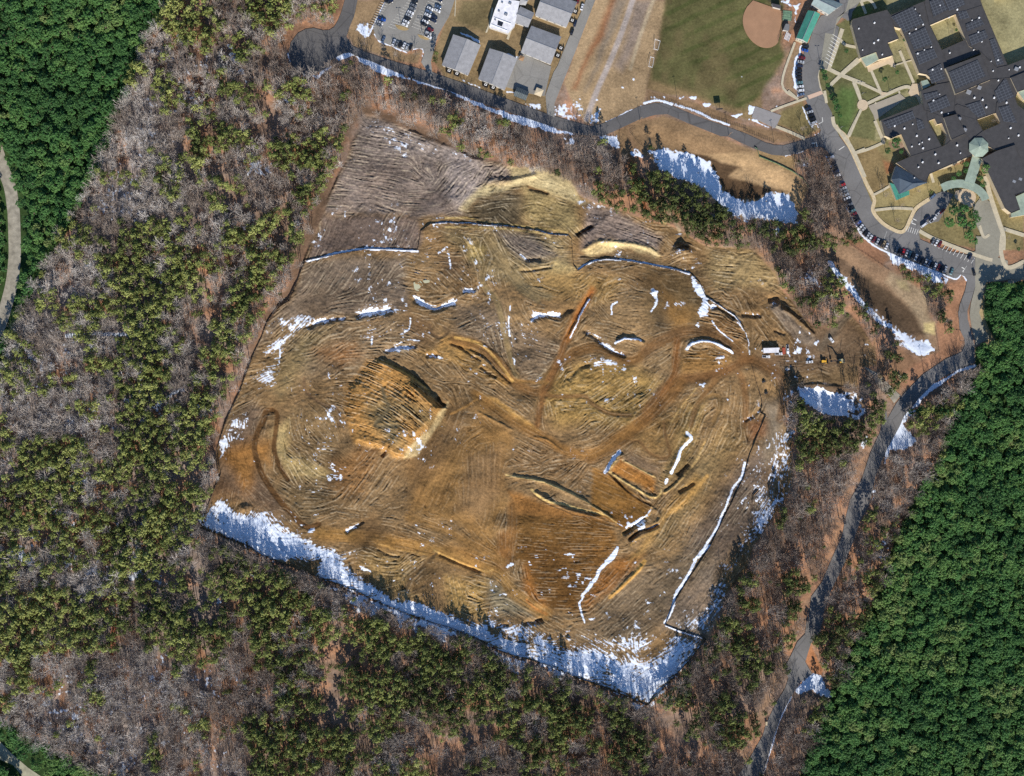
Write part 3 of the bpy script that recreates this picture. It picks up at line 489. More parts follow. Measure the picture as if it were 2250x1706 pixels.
# --- snow
SNOWS = [('P', [90,1110, 200,1060, 330,1160, 420,1190, 560,1200, 700,1300, 900,1360, 1000,1440, 1300,1560, 1400,1659, 700,1659, 460,1510, 200,1400, 10,1320], 1.15, 14),
  ('P', [450,1120, 700,1200, 900,1300, 1000,1440, 1300,1560, 900,1500, 600,1400], 0.8, 22),
  ('S', [0,170, 130,190, 260,300, 400,420, 600,520, 760,620, 1000,660, 1300,760, 1450,860, 1600,870, 1750,980, 2050,1040, 2212,1150, 2212,1250, 1900,1160, 1550,1010, 1100,840, 600,650, 200,470, 0,390], 1.15, 14),
  ('S', [100,480, 280,520, 600,640, 900,760, 1300,890, 1400,960, 1250,980, 1330,1080, 1230,1060, 1000,880, 960,980, 900,900, 760,900, 740,760, 620,700, 480,800, 400,700, 380,800, 250,600], 0.95, 10),
  ('S', [1700,1080, 1900,1160, 2050,1200, 1950,1380, 1850,1300, 1740,1190], 0.95, 10),
  ('S', [1620,820, 2100,840, 2212,900, 2212,1150, 1950,1050, 1700,960], 0.8, 22),
  ('T', [0,1000, 100,880, 400,960, 700,960, 1000,1080, 1250,1080, 1500,850, 1780,900, 1600,1120, 1400,1340, 1210,1540, 900,1420, 500,1280, 200,1140, 0,1080], 1.0, 34),
  ('T', [0,1020, 450,1080, 800,1160, 1200,1200, 1500,1050, 1750,930, 1600,1130, 1400,1350, 1210,1545, 900,1420, 500,1280, 200,1150, 0,1080], 1.1, 26),
  ('T', [200,830, 900,850, 1300,870, 1250,1080, 900,1100, 600,960, 100,900], 0.66, 30),
  ('T', [1550,760, 1780,560, 1900,200, 2100,100, 2000,400, 1880,700, 1790,900], 0.62, 26),
  ('U', [360,180, 500,80, 500,300, 480,600, 300,700, 60,1150, 0,1200, 60,1000, 250,700], 0.58, 24),
  ('U', [260,700, 470,580, 340,850, 200,950, 180,900], 0.66, 14),
  ('T', [240,1170, 420,1230, 350,1340, 300,1330], 1.0, 9), ('T', [1150,1560, 1290,1480, 1250,1600], 0.9, 8), ('T', [1000,1460, 1180,1560, 1100,1600], 0.9, 6),
  ('P', [210,460, 330,280, 480,290, 420,470, 250,560, 220,680, 165,560], 0.7, 20), ('P', [180,500, 260,440, 300,540, 230,640, 190,620], 0.95, 10),
  ('M', [230,620, 480,560, 640,600, 540,720, 420,760, 250,760], 0.66, 16), ('M', [510,690, 640,620, 880,590, 880,630, 640,690], 0.98, 8), ('M', [960,560, 1120,500, 1350,520, 1500,560, 1350,600, 970,610], 0.86, 9),
  ('M', [80,940, 300,760, 420,760, 200,960, 120,1000], 0.72, 12), ('M', [80,1150, 250,1000, 280,850, 180,1300, 60,1250, 20,1200], 0.62, 20), ('M', [1230,940, 1400,870, 1580,870, 1560,920, 1340,960], 0.95, 6),
  ('M', [1540,400, 1600,420, 1760,500, 1900,450, 1980,430, 1960,490, 1760,550, 1590,490], 1.05, 6), ('M', [1650,960, 1800,960, 1850,1000, 1680,1000], 0.9, 5), ('M', [2010,330, 2060,310, 2160,340, 2140,370, 2030,370], 0.9, 4),
  ('N', [740,560, 800,570, 1000,560, 1020,610, 800,620, 730,680], 1.05, 4), ('N', [1380,830, 1480,860, 1600,930, 1700,970, 1680,990, 1500,930], 0.85, 6), ('N', [1250,690, 1400,780, 1480,800, 1440,830, 1300,760], 0.8, 6),
  ('N', [1250,1030, 1400,1000, 1700,1070, 1680,1150, 1640,1100, 1420,1090], 0.66, 8), ('N', [700,950, 860,870, 1000,900, 900,960, 760,1000], 0.48, 14), ('N', [760,1180, 900,1150, 900,1220, 800,1280, 780,1250], 0.6, 12),
  ('N', [560,1000, 600,1000, 590,1080, 570,1080], 0.9, 5), ('N', [200,720, 440,760, 420,840, 280,760], 0.45, 12), ('N', [1440,1400, 1590,1370, 1560,1440, 1460,1430], 0.55, 10),
  ('O', [440,200, 480,200, 560,330, 590,420, 560,600, 510,560, 540,420, 480,330], 1.1, 5), ('O', [560,430, 600,470, 580,600, 520,600, 500,550], 1.3, 4), ('O', [590,460, 680,500, 600,520], 1.0, 4), ('O', [500,660, 530,680, 520,700, 490,680], 1.2, 3),
  ('O', [40,360, 80,320, 130,360, 120,450, 60,540, 40,560, 100,440, 50,390], 0.9, 5), ('O', [920,560, 1100,570, 1120,600, 950,600], 0.85, 6), ('O', [1550,740, 1600,760, 1600,780], 1.2, 3), ('O', [1630,850, 1680,840, 1660,890, 1630,870], 1.3, 3),
  ('O', [480,1250, 600,1240, 540,1320, 510,1290], 0.95, 7), ('O', [700,1030, 730,1040, 710,1060], 1.0, 4), ('O', [660,1120, 720,1100, 700,1130], 1.0, 4), ('O', [480,1450, 580,1470, 520,1530], 0.62, 10), ('O', [780,1380, 820,1390, 800,1420], 0.9, 4),
  ('O', [900,1600, 1050,1560, 1100,1500, 1060,1620, 950,1659], 0.7, 8), ('O', [1340,1600, 1350,1400, 1400,1300, 1470,1280, 1400,1659], 0.55, 14),
  ('R', [1420,300, 1560,260, 1630,170, 1560,290, 1440,330], 0.8, 7), ('R', [1850,0, 1950,0, 1930,250, 1850,150], 0.6, 12), ('R', [1420,920, 1500,820, 1440,960, 1390,1000], 0.8, 5),
  ('S', [1820,280, 1880,230, 1890,270, 1840,300], 1.2, 3), ('S', [400,300, 520,330, 500,350, 400,340], 1.0, 4), ('S', [0,100, 200,150, 420,140, 380,180, 0,200], 0.45, 12), ('S', [720,430, 750,400, 740,440], 1.1, 3), ('S', [1640,780, 1700,820, 1740,940, 1640,860], 0.8, 8),
  ('Q', [1500,1580, 1580,1560, 1600,1590, 1560,1600], 1.1, 4), ('Q', [970,560, 1020,520, 1000,590], 0.8, 4), ('Q', [1590,660, 1680,680, 1640,700], 0.8, 5), ('Q', [1560,930, 1720,980, 1620,1000], 0.6, 6), ('Q', [1150,1430, 1200,1440, 1170,1460], 0.7, 5), ('Q', [1010,1480, 1200,1530, 1050,1540], 0.5, 8),
  ('T', [440,60, 500,70, 480,110], 1.2, 3), ('T', [30,180, 70,190, 60,210], 1.1, 2), ('T', [440,640, 520,650, 500,670], 0.9, 3), ('T', [640,700, 700,690, 680,730], 1.0, 3), ('T', [410,840, 450,850, 430,870], 1.0, 3), ('T', [1070,170, 1110,150, 1090,200], 1.2, 3),
  ('P', [1410,1360, 1500,1310, 1600,1250, 1520,1340, 1430,1390], 1.0, 4), ('P', [1030,1360, 1130,1330, 1120,1370, 1050,1390], 0.95, 4), ('P', [1090,1200, 1140,1210, 1090,1230], 0.8, 4), ('P', [1100,620, 1160,600, 1150,650], 0.7, 6),
  # north of the clearing, verges and woods
  ('A', [1010,300, 1160,220, 1180,400, 1130,460, 1000,370], 0.95, 8), ('A', [740,720, 780,650, 920,640, 1000,680, 930,710, 800,750], 1.5, 3), ('A', [1000,690, 1200,750, 1500,880, 1700,970, 1640,960, 1400,930, 1100,810], 1.6, 5),
  ('A', [360,890, 500,890, 690,790, 680,850, 520,940], 1.0, 5), ('B', [380,1110, 760,1250, 1200,1400, 1940,1640, 1600,1590, 1290,1530, 880,1340, 600,1240], 1.6, 6), ('B', [500,390, 740,500, 740,540, 520,430], 1.4, 3), ('B', [1060,650, 1200,690, 1190,710, 1060,665], 1.3, 3),
  ('B', [1280,1240, 1500,1260, 1520,1340, 1300,1330], 0.9, 7), ('B', [1600,1290, 1900,1240, 1960,1190, 2040,1350, 2000,1480, 1700,1420], 0.72, 14), ('C', [320,1420, 430,1330, 420,1480, 300,1500], 1.0, 8), ('C', [420,1400, 620,1350, 500,1480], 0.55, 12),
  ('C', [950,1110, 1130,1180, 1300,1240, 1500,1330, 1280,1260, 1100,1200, 980,1160], 0.62, 8), ('C', [1200,1150, 1240,1160, 1250,1190], 1.1, 3), ('C', [1380,1180, 1450,1180, 1400,1210], 1.0, 3), ('C', [1500,1200, 1600,1190, 1580,1230, 1520,1220], 1.1, 3), ('C', [1650,1260, 1820,1250, 1740,1310, 1680,1300], 1.1, 4), ('C', [2030,1400, 2190,1360, 2080,1430], 1.3, 3),
  ('C', [680,1000, 740,980, 720,1180, 650,1220], 0.55, 10), ('C', [340,1200, 480,1140, 430,1280, 380,1300], 0.5, 10), ('C', [830,960, 860,930, 850,980], 1.1, 3), ('C', [2090,890, 2200,950, 2130,970], 0.6, 5),
  ('H', [350,220, 440,240, 400,380, 340,370], 1.5, 3), ('H', [60,390, 260,330, 120,430], 1.3, 3), ('H', [330,430, 400,450, 700,600, 760,620, 700,620, 400,480], 1.2, 4), ('H', [850,400, 860,420, 810,480], 1.2, 2), ('H', [740,270, 800,260, 760,300], 0.9, 3),
  ('E', [1190,80, 1130,180, 1100,370, 1120,180, 1060,100], 1.3, 4), ('E', [860,30, 980,60, 1020,130, 930,90], 1.3, 4), ('E', [1170,740, 1190,740, 1150,900, 1110,1000, 1100,1200, 1110,1480, 1050,1440, 1030,1200, 1040,1020, 1120,880], 1.5, 3), ('E', [730,340, 810,300, 710,440], 1.3, 2), ('E', [800,380, 830,330, 820,390], 1.2, 2),
  ('E', [1110,1480, 1130,1580, 1110,1600], 1.3, 3), ('H', [1190,230, 1220,250, 1310,480, 1370,600, 1300,500], 1.4, 3),
  ('L', [0,330, 80,270, 160,340, 130,380, 20,370], 0.85, 7), ('K', [1460,0, 1680,0, 1700,130, 1600,110], 1.0, 8), ('K', [1140,0, 1260,0, 1230,60, 1160,60], 0.9, 6), ('K', [1290,430, 1400,450, 1370,480, 1260,460], 0.5, 8),
  ('L', [1680,440, 1750,440, 1730,500, 1680,480], 0.9, 7), ('L', [780,930, 860,940, 840,1000], 0.8, 8), ('L', [1380,1090, 1500,1060, 1500,1140, 1420,1150], 0.75, 10), ('L', [1100,970, 1200,1000, 1120,1010], 0.7, 6),
  ('O', [1500,50, 1750,60, 1730,350, 1480,300], 0.55, 18), ('BB', [960,170, 1150,190, 1280,270, 1440,330, 1440,440, 1300,400, 1200,300, 1000,250], 1.25, 7), ('BB', [1440,370, 1530,380, 1480,440], 0.9, 7), ('BB', [1760,1160, 1770,1180, 1560,1270, 1440,1370, 1300,1480, 1130,1660, 1100,1669, 1250,1470, 1420,1320, 1600,1220], 1.45, 3),
  ('U', [1390,0, 1420,0, 1310,100, 1340,150, 1400,240, 1310,300, 1220,310, 1150,430, 1180,320, 1270,140], 1.25, 6), ('U', [1110,540, 1090,650, 1050,750, 1060,640], 0.8, 6), ('V', [760,730, 830,740, 950,930, 920,940, 820,920, 740,880, 620,930, 590,900, 640,830], 1.15, 5),
  ('U', [990,250, 1040,170, 1130,110, 1020,290], 0.7, 7), ('U', [1040,990, 1240,950, 1200,1150, 1060,1130], 0.5, 14),
  ('W', [1700,330, 1750,330, 1870,600, 1930,660, 1880,650, 1720,450], 0.85, 12), ('W', [1320,270, 1380,270, 1340,360], 0.9, 7), ('W', [1250,370, 1300,370, 1290,480], 0.8, 7), ('W', [1090,960, 1230,980, 1180,1060, 1100,1040], 0.8, 9), ('W', [1260,950, 1360,970, 1300,1010], 0.8, 8),
  ('W', [2130,740, 2212,740, 2212,790, 2130,780], 0.95, 5), ('W', [1830,1180, 2060,1200, 2030,1330, 1850,1320], 0.58, 16), ('W', [1420,930, 1470,950, 1450,990], 0.8, 6), ('X', [480,850, 560,840, 1000,860, 980,900, 620,870, 500,890], 1.2, 5), ('X', [150,950, 250,1000, 300,1090, 220,1050], 0.8, 8),
  ('X', [640,350, 730,310, 680,370], 0.9, 6), ('X', [340,1000, 420,1080, 390,1110], 0.8, 7), ('X', [1180,380, 1230,400, 1220,520, 1190,480], 0.8, 9), ('X', [1210,1340, 1380,1240, 1360,1310, 1240,1360], 1.0, 6), ('X', [260,1450, 340,1480, 310,1510], 1.0, 5), ('X', [640,900, 740,950, 760,1060, 690,1050], 0.62, 12),
  ('X', [50,1230, 120,1240, 90,1290], 0.8, 8), ('X', [1800,50, 1860,20, 1860,100, 1810,110], 0.7, 8), ('X', [640,1340, 760,1360, 740,1480, 650,1440], 0.6, 12),
  ('Y', [520,170, 570,160, 560,260, 500,240], 0.8, 9), ('Y', [560,290, 700,280, 680,420, 500,400], 0.66, 14), ('Y', [380,60, 660,60, 640,140, 560,130], 0.5, 16), ('Y', [0,800, 230,860, 330,980, 240,990, 100,880, 0,840], 0.8, 10), ('Y', [270,720, 480,740, 420,840, 260,830], 0.6, 14),
  ('Y', [580,950, 740,960, 740,1080, 620,1080], 0.7, 12), ('Y', [960,1010, 1040,960, 1080,1040, 970,1080], 1.05, 6), ('Y', [1080,1040, 1230,1090, 1200,1110, 1090,1060], 0.85, 5), ('Y', [1240,600, 1500,540, 1480,700, 1300,660], 0.5, 16), ('Y', [1010,1220, 1090,1340, 1040,1340], 0.75, 9),
  ('Y', [260,1520, 380,1500, 340,1560, 270,1560], 0.85, 8), ('Y', [1560,150, 1580,160, 1570,170], 1.0, 3), ('Y', [1640,1260, 1700,1270, 1680,1320, 1630,1290], 0.85, 8), ('Y', [1860,1030, 1930,1030, 1900,1060], 0.9, 5), ('Y', [1480,630, 1540,560, 1530,690, 1500,680], 0.9, 6),
  ('AA', [1100,1560, 1140,1550, 1140,1650, 1100,1650], 1.0, 6), ('AA', [1880,0, 2050,30, 2040,200, 1960,180], 0.6, 12), ('AA', [1840,690, 1910,690, 1880,740], 0.8, 8), ('AA', [520,870, 560,900, 550,960, 520,930], 0.8, 7), ('AA', [330,900, 470,920, 480,1250, 360,1150], 0.45, 16),
  ('AA', [2050,700, 2212,740, 2212,880, 2100,850], 0.6, 16), ('AA', [640,1400, 840,1380, 900,1500, 700,1480], 0.5, 14), ('AA', [820,920, 900,900, 850,980], 0.7, 8), ('CC', [480,240, 520,250, 520,330, 490,330], 0.7, 8), ('CC', [680,870, 860,860, 850,960], 0.45, 14),
  ('J', [860,150, 1250,260, 1900,550, 1990,600, 1700,600, 1200,400, 900,300], 0.33, 20), ('P', [900,250, 1300,250, 1320,700, 1000,760, 880,500], 0.3, 30), ('N', [100,500, 700,600, 1000,900, 700,1150, 300,900], 0.3, 30), ('U', [60,300, 380,200, 300,700, 60,1100], 0.3, 24), ('M', [1100,620, 1500,620, 1480,850, 1000,900], 0.33, 24), ('W', [900,900, 1400,900, 1300,1661, 600,1661], 0.42, 30), ('W', [1020,300, 1500,250, 1700,700, 1400,900, 1000,800], 0.4, 30), ('X', [100,800, 1000,600, 1100,1300, 0,1300], 0.36, 30), ('X', [0,1300, 1600,1300, 1600,1661, 0,1661], 0.38, 26), ('Y', [0,400, 1500,600, 1300,1200, 0,1000], 0.4, 30), ('AA', [200,700, 1700,500, 2212,900, 2212,1657, 1000,1657, 300,1200], 0.36, 30),
  ('E', [830,0, 1000,0, 1040,130], 0.9, 4), ('G', [560,560, 580,570, 560,600], 0.0, 3)]
for reg, pts, dens, soft in SNOWS: snowp(r(reg, *pts), dens, soft, 5)
for reg, pts, wd, dens in [('T', [905,10, 870,100, 750,210, 700,310, 620,420, 580,480], 7, 1.4), ('T', [590,500, 550,560, 570,650, 600,740], 4, 1.2), ('R', [240,1510, 180,1600, 130,1650], 5, 1.4), ('R', [920,410, 960,470, 880,550, 830,680, 780,800], 7, 1.3), ('R', [740,870, 730,890], 6, 1.4),
    ('R', [260,590, 190,670, 130,790], 7, 1.3), ('R', [500,1230, 420,1280, 340,1320], 6, 1.4), ('R', [580,1150, 500,1250, 420,1300], 3, 1.1), ('R', [660,1290, 560,1340], 3, 1.2), ('R', [1500,690, 1460,840, 1370,960, 1280,1190, 1160,1420, 1000,1659], 5, 1.2),
    ('T', [1810,0, 1660,180, 1560,370, 1480,480, 1440,620, 1380,740], 6, 1.3), ('T', [1390,770, 1550,840, 1740,900], 4, 1.2), ('O', [400,920, 440,860, 560,845, 700,880, 830,950], 5, 1.3), ('O', [630,650, 700,750, 830,840], 3, 0.9), ('O', [880,660, 960,780, 1000,960], 2.5, 0.9),
    ('N', [540,500, 520,640, 530,800], 4, 0.85), ('N', [1300,430, 1230,560, 1180,680, 1120,800], 3.5, 1.2), ('N', [1580,460, 1530,500, 1530,580], 4, 1.0), ('N', [1560,860, 1650,820, 1760,815, 1800,830], 4, 1.3), ('N', [1930,340, 1970,440, 1910,550], 4, 1.1), ('M', [1520,620, 1500,720, 1420,770], 4, 0.8),
    ('M', [1350,880, 1480,830, 1600,830], 2.5, 0.9), ('M', [1150,820, 1140,880], 5, 1.1), ('M', [240,900, 240,1060], 3, 0.9), ('J', [320,1560, 640,1495, 930,1445, 1400,1458], 5, 1.3), ('J', [1560,1205, 1680,1185, 1900,1190, 2212,1220], 3, 1.0), ('K', [0,830, 300,840, 850,900, 1020,950, 1190,960], 2.5, 0.8),
    ('K', [1290,1300, 1400,1220, 1560,1185, 1800,1210, 2212,1290], 4, 1.2), ('O', [0,90, 430,180], 4, 1.2), ('O', [590,415, 860,600, 900,680], 3, 1.1), ('H', [930,1060, 1100,1020, 1210,990], 4, 1.3), ('A', [190,640, 210,740, 290,840, 380,910], 2.5, 1.1), ('A', [1370,0, 1290,180, 1200,350, 1160,440], 4, 1.1),
    ('A', [1990,1060, 2212,1130], 3, 1.2), ('A', [1700,960, 1990,1060], 3, 1.3), ('B', [0,1000, 210,1055, 380,1110], 4, 1.3), ('B', [0,985, 210,1060], 3, 1.2), ('B', [490,960, 620,1010, 730,1060], 3, 0.9), ('B', [1060,1110, 1150,1120], 4, 1.0), ('A', [1240,420, 1300,510, 1400,550, 1620,640], 3.5, 1.2), ('A', [1700,600, 1820,600, 1820,700], 3, 1.0),
    ('I', [300,-20, 380,180, 460,350, 530,470, 640,650, 760,760, 900,850, 1060,900, 1250,970, 1500,1080, 1740,1180, 1800,1165, 1840,1110], 4, 1.5), ('H', [1590,1060, 1640,1200, 1740,1420, 1850,1659], 3, 1.4), ('I', [1860,1140, 1900,1200], 5, 1.3), ('C', [980,1250, 1100,1215, 1230,1225, 1500,1330, 1800,1450, 2000,1520], 5, 1.05), ('C', [500,1480, 700,1400, 950,1280], 2.5, 1.0),
    ('V', [560,950, 480,1100, 400,1330, 310,1650], 4, 1.2), ('K', [720,1140, 760,1180], 6, 1.0), ('J', [1600,1480, 1690,1420], 5, 0.8), ('J', [1690,1460, 1720,1640], 4, 0.7), ('C', [1230,1240, 1600,1370], 3, 1.0), ('H', [1370,560, 1440,540, 1480,680, 1400,720], 3, 0.7), ('E', [1180,740, 1140,900], 3, 1.3)]:
    snowl(r(reg, *pts), wd, dens)
# --- direction of the machine tracks and furrows, as strokes
FLOW = [('J', 800,400, 1300,520), ('J', 720,650, 1300,620), ('J', 650,880, 1300,900), ('J', 560,1040, 1200,1060, 1800,1070), ('J', 900,200, 1300,300, 1940,570), ('J', 1500,1000, 1750,800, 1980,600), ('J', 1700,1000, 2050,620),
 ('J', 1600,550, 1600,780), ('J', 1380,500, 1520,800), ('J', 400,1500, 560,1150), ('J', 700,1500, 900,1150), ('J', 1000,1420, 1200,1150), ('J', 1300,1400, 1430,1290), ('K', 200,700, 600,560, 1000,600), ('K', 800,500, 1100,600),
 ('K', 300,800, 600,650, 1000,680), ('K', 1450,640, 1800,800, 2100,1050), ('K', 1400,800, 2000,900), ('K', 1350,1080, 1700,950, 2050,1000), ('K', 550,950, 600,1100, 800,1200, 1150,1250), ('K', 400,1000, 600,1300, 800,1500), ('K', 250,1100, 300,1500),
 ('K', 800,1450, 1100,1250), ('K', 1000,1500, 1300,1400, 1700,1330), ('K', 1150,700, 1250,900), ('K', 1400,1250, 2200,1350), ('L', 800,1300, 1200,1350, 1420,1470), ('L', 820,1450, 1400,1600), ('L', 450,1330, 600,1310), ('L', 100,1050, 600,1200),
 ('M', 500,350, 900,100), ('M', 400,420, 900,300, 1400,350), ('M', 250,900, 700,700, 1000,640, 1500,620), ('M', 600,950, 1000,750, 1500,680), ('M', 500,1250, 900,1000), ('M', 150,1100, 500,1150), ('M', 1550,620, 2200,480), ('M', 1600,750, 2100,760),
 ('M', 100,1300, 400,1150), ('M', 1000,1130, 1700,1400), ('M', 900,1300, 1100,1280, 1400,1400), ('M', 860,1550, 1050,1500, 1250,1659), ('M', 1300,1420, 1500,1500, 1750,1640), ('M', 1250,1100, 1750,1400), ('M', 1300,1560, 1550,1659), ('M', 1700,1150, 2212,1350), ('M', 1500,50, 1700,100), ('M', 1200,50, 1100,600),
 ('M', 1600,1000, 1760,1200), ('M', 250,1500, 700,1300), ('P', 1420,80, 1500,200, 1700,330), ('P', 1400,250, 1650,500), ('P', 1830,100, 2212,230), ('P', 1800,240, 2100,420), ('P', 1780,420, 1950,600), ('P', 900,200, 870,500, 950,720, 1250,830), ('P', 1000,300, 1000,550, 1250,700), ('P', 750,300, 760,600, 950,820, 1280,880), ('P', 700,850, 900,930, 1250,950),
 ('P', 200,1000, 400,600), ('P', 350,500, 300,900), ('P', 1400,1000, 1700,560), ('P', 1650,1050, 1950,700), ('P', 1450,1200, 1900,1300), ('P', 1400,1500, 1800,1400), ('P', 600,1150, 1000,1350), ('P', 850,1100, 1200,1000), ('P', 300,300, 550,100), ('P', 400,1400, 500,1100),
 ('Q', 0,1150, 200,700, 450,200), ('Q', 0,800, 300,350), ('Q', 250,1100, 520,600, 700,420, 1000,480), ('Q', 550,1200, 560,600), ('Q', 700,1300, 780,600), ('Q', 850,1100, 900,650), ('Q', 1000,1180, 2000,1330), ('Q', 1000,1400, 1950,1500), ('Q', 1000,1600, 1900,1650), ('Q', 950,790, 1240,470), ('Q', 1000,780, 1400,600), ('Q', 1000,810, 1300,860, 1900,1180),
 ('Q', 1400,900, 1600,650), ('Q', 1700,800, 2200,1150), ('Q', 0,1350, 800,1640), ('Q', 350,1100, 620,1500), ('Q', 1050,40, 1250,300), ('Q', 900,20, 1250,250), ('Q', 1350,300, 1800,200), ('Q', 1500,480, 1700,350),
 ('R', 50,900, 550,1170), ('R', 650,850, 800,500, 1000,150), ('R', 900,1100, 1300,450), ('R', 700,1500, 1100,1000), ('R', 950,1500, 1500,700), ('R', 1300,1600, 1700,800, 1800,300), ('R', 350,420, 700,250), ('R', 400,560, 700,750), ('R', 300,760, 560,940), ('R', 240,780, 330,720, 580,860), ('R', 0,1300, 240,1380), ('R', 0,1550, 200,1550), ('R', 1200,300, 1250,50),
 ('S', 500,230, 1000,400), ('S', 850,500, 1150,220), ('S', 900,540, 1200,330), ('S', 1350,420, 1600,700), ('S', 1280,760, 1640,740), ('S', 1250,450, 1280,700), ('S', 1200,100, 2000,480), ('S', 1650,900, 2000,780), ('S', 0,150, 450,80), ('S', 400,400, 800,420), ('S', 1700,620, 1850,560), ('S', 1900,100, 2212,100),
 ('T', 100,150, 850,120), ('T', 50,300, 700,280), ('T', 150,450, 580,430), ('T', 650,520, 900,150), ('T', 0,100, 60,350, 250,640), ('T', 600,760, 1000,450, 1500,100), ('T', 900,880, 1500,400, 1700,150), ('T', 200,930, 500,900, 900,1100, 1200,1120, 1500,900), ('T', 300,1100, 800,1250, 1200,1300), ('T', 1200,1450, 1700,950), ('T', 1600,700, 1950,300), ('T', 1000,950, 1100,1150, 1400,1050, 1550,850),
 ('N', 0,650, 400,450), ('N', 50,860, 450,700), ('N', 650,930, 900,880, 1000,950), ('N', 600,700, 1000,860), ('N', 600,1100, 950,1000), ('N', 1100,1350, 1400,1150, 1900,1180), ('N', 1000,1150, 1400,1050, 2000,1250), ('N', 1200,1450, 1700,1200), ('N', 1500,250, 1900,350, 2150,600), ('N', 1500,560, 1600,700, 2050,760), ('N', 300,100, 600,420), ('N', 620,300, 900,150), ('N', 1900,900, 2100,1000), ('N', 0,1080, 700,1400, 900,1600), ('N', 700,450, 1150,460), ('N', 1350,600, 1700,800),
 ('O', 650,60, 950,80, 1250,300), ('O', 640,160, 950,180, 1250,300), ('O', 600,300, 1200,330), ('O', 350,1000, 780,990), ('O', 350,1100, 750,1080), ('O', 600,600, 900,780), ('O', 1450,1250, 1700,1130, 2050,1130), ('O', 1100,980, 1700,960), ('O', 1700,1000, 2100,700), ('O', 1480,600, 1600,780), ('O', 1250,520, 1550,860), ('O', 750,1250, 760,1659), ('O', 1050,1250, 1080,1600), ('O', 0,300, 300,650), ('O', 100,1350, 300,1050),
 ('L', 300,600, 900,780, 1550,820), ('L', 100,180, 500,160, 1000,260), ('BB', 700,300, 1350,950), ('BB', 480,300, 1100,1000), ('U', 300,700, 400,200), ('U', 60,1150, 350,700)]
q = 5
cy = np.arange(0, NY, q); cx = np.arange(0, NX, q)
PXc = GX[::q, ::q]; PYc = GY[::q, ::q]
TA = np.zeros(PXc.shape, np.float32); TB = np.zeros_like(TA)
SS = [(f_[0], list(f_[1:]), 1.0) for f_ in FLOW] + [(h_[0], h_[1], 2.5) for h_ in HAUL] + [(h_[0], h_[1], 2.0) for h_ in LOOP]
for reg, pts, wgt in SS:
    p = smooth_line(r(reg, *pts), 4)
    for i in range(len(p)-1):
        dx, dy = p[i+1][0]-p[i][0], p[i+1][1]-p[i][1]; L = math.hypot(dx, dy)
        if L < 1e-6: continue
        a = math.atan2(dy, dx); mx, my = (p[i][0]+p[i+1][0])/2, (p[i][1]+p[i+1][1])/2
        wv = wgt*L/((PXc-mx)**2+(PYc-my)**2+(40 if wgt > 1 else 120))**1.6
        TA += wv*math.cos(2*a); TB += wv*math.sin(2*a)
ang = 0.5*np.arctan2(TB, TA)
# smooth back up to the full grid through the double angle
def up(a):
    ix = np.clip(np.arange(NX)/q, 0, a.shape[1]-1.001); iy = np.clip(np.arange(NY)/q, 0, a.shape[0]-1.001)
    x0 = ix.astype(int); y0 = iy.astype(int); fx = (ix-x0)[None]; fy = (iy-y0)[:, None]
    x1 = np.minimum(x0+1, a.shape[1]-1); y1 = np.minimum(y0+1, a.shape[0]-1)
    return (a[y0][:, x0]*(1-fx)+a[y0][:, x1]*fx)*(1-fy)+(a[y1][:, x0]*(1-fx)+a[y1][:, x1]*fx)*fy
def patches(size, seed):
    """every ground cell takes the value of its nearest random seed: passes of the machines"""
    g = np.random.default_rng(seed); U = (GX+WXN*14+WXF*3-AX[0])/size+1; V = (GY+WYN*14+WYF*3-AY[0])/size+1
    n_ = int(max(U.max(), V.max()))+4; jx = g.random((n_, n_)).astype(np.float32); jy = g.random((n_, n_)).astype(np.float32); val = g.random((n_, n_)).astype(np.float32)
    ui = U.astype(int); vi = V.astype(int); best = np.full(U.shape, 9.0, np.float32); ou = np.zeros_like(best); ov = np.zeros_like(best)
    for a_ in (-1, 0, 1):
        for b_ in (-1, 0, 1):
            uu = np.clip(ui+a_, 0, n_-1); vv = np.clip(vi+b_, 0, n_-1); d_ = (uu+jx[vv, uu]-U)**2+(vv+jy[vv, uu]-V)**2
            m_ = d_ < best; best = np.where(m_, d_, best); ou = np.where(m_, uu+jx[vv, uu], ou); ov = np.where(m_, vv+jy[vv, uu], ov)
    return (ou-1)*size+AX[0], (ov-1)*size+AY[0]
ang0 = 0.5*np.arctan2(up(np.sin(2*ang)), up(np.cos(2*ang)))
HM = np.zeros((NY, NX), np.float32)
for reg, pts, wd, c_ in HAUL:
    sl_, d, T, SG = ldist(smooth_line(r(reg, *pts), 5), wd*2); HM[sl_] = np.maximum(HM[sl_], 1-sstep(wd*0.45, wd*0.9, d))
def passes(size, seed, dev):
    """each machine pass keeps one straight heading: that of the flow at its own centre"""
    U, V = patches(size, seed); iu = np.clip(((U-AX[0])/STEP).astype(int), 0, NX-1); iv = np.clip(((V-AY[0])/STEP).astype(int), 0, NY-1)
    rnd = np.sin(U*12.9898+V*78.233)*43758.5453; rnd = rnd-np.floor(rnd)
    return ang0[iv, iu]+(rnd-0.5)*dev
A_big = passes(70.0, 501, 0.7); A_small = passes(34.0, 502, 1.0)
sel = sstep(0.44, 0.50, fbm(75, 3, 92)); wob = (fbm(60, 3, 91)-0.5)*0.35
def mixang(a_, b_, m): return 0.5*np.arctan2(np.sin(2*a_)*(1-m)+np.sin(2*b_)*m, np.cos(2*a_)*(1-m)+np.cos(2*b_)*m)
ang = mixang(mixang(ang0, A_big, sel), ang0, HM)+wob*(1-HM)
angs = mixang(mixang(A_big, A_small, sstep(0.42, 0.52, fbm(60, 3, 93))), ang0, HM)+wob*(1-HM)
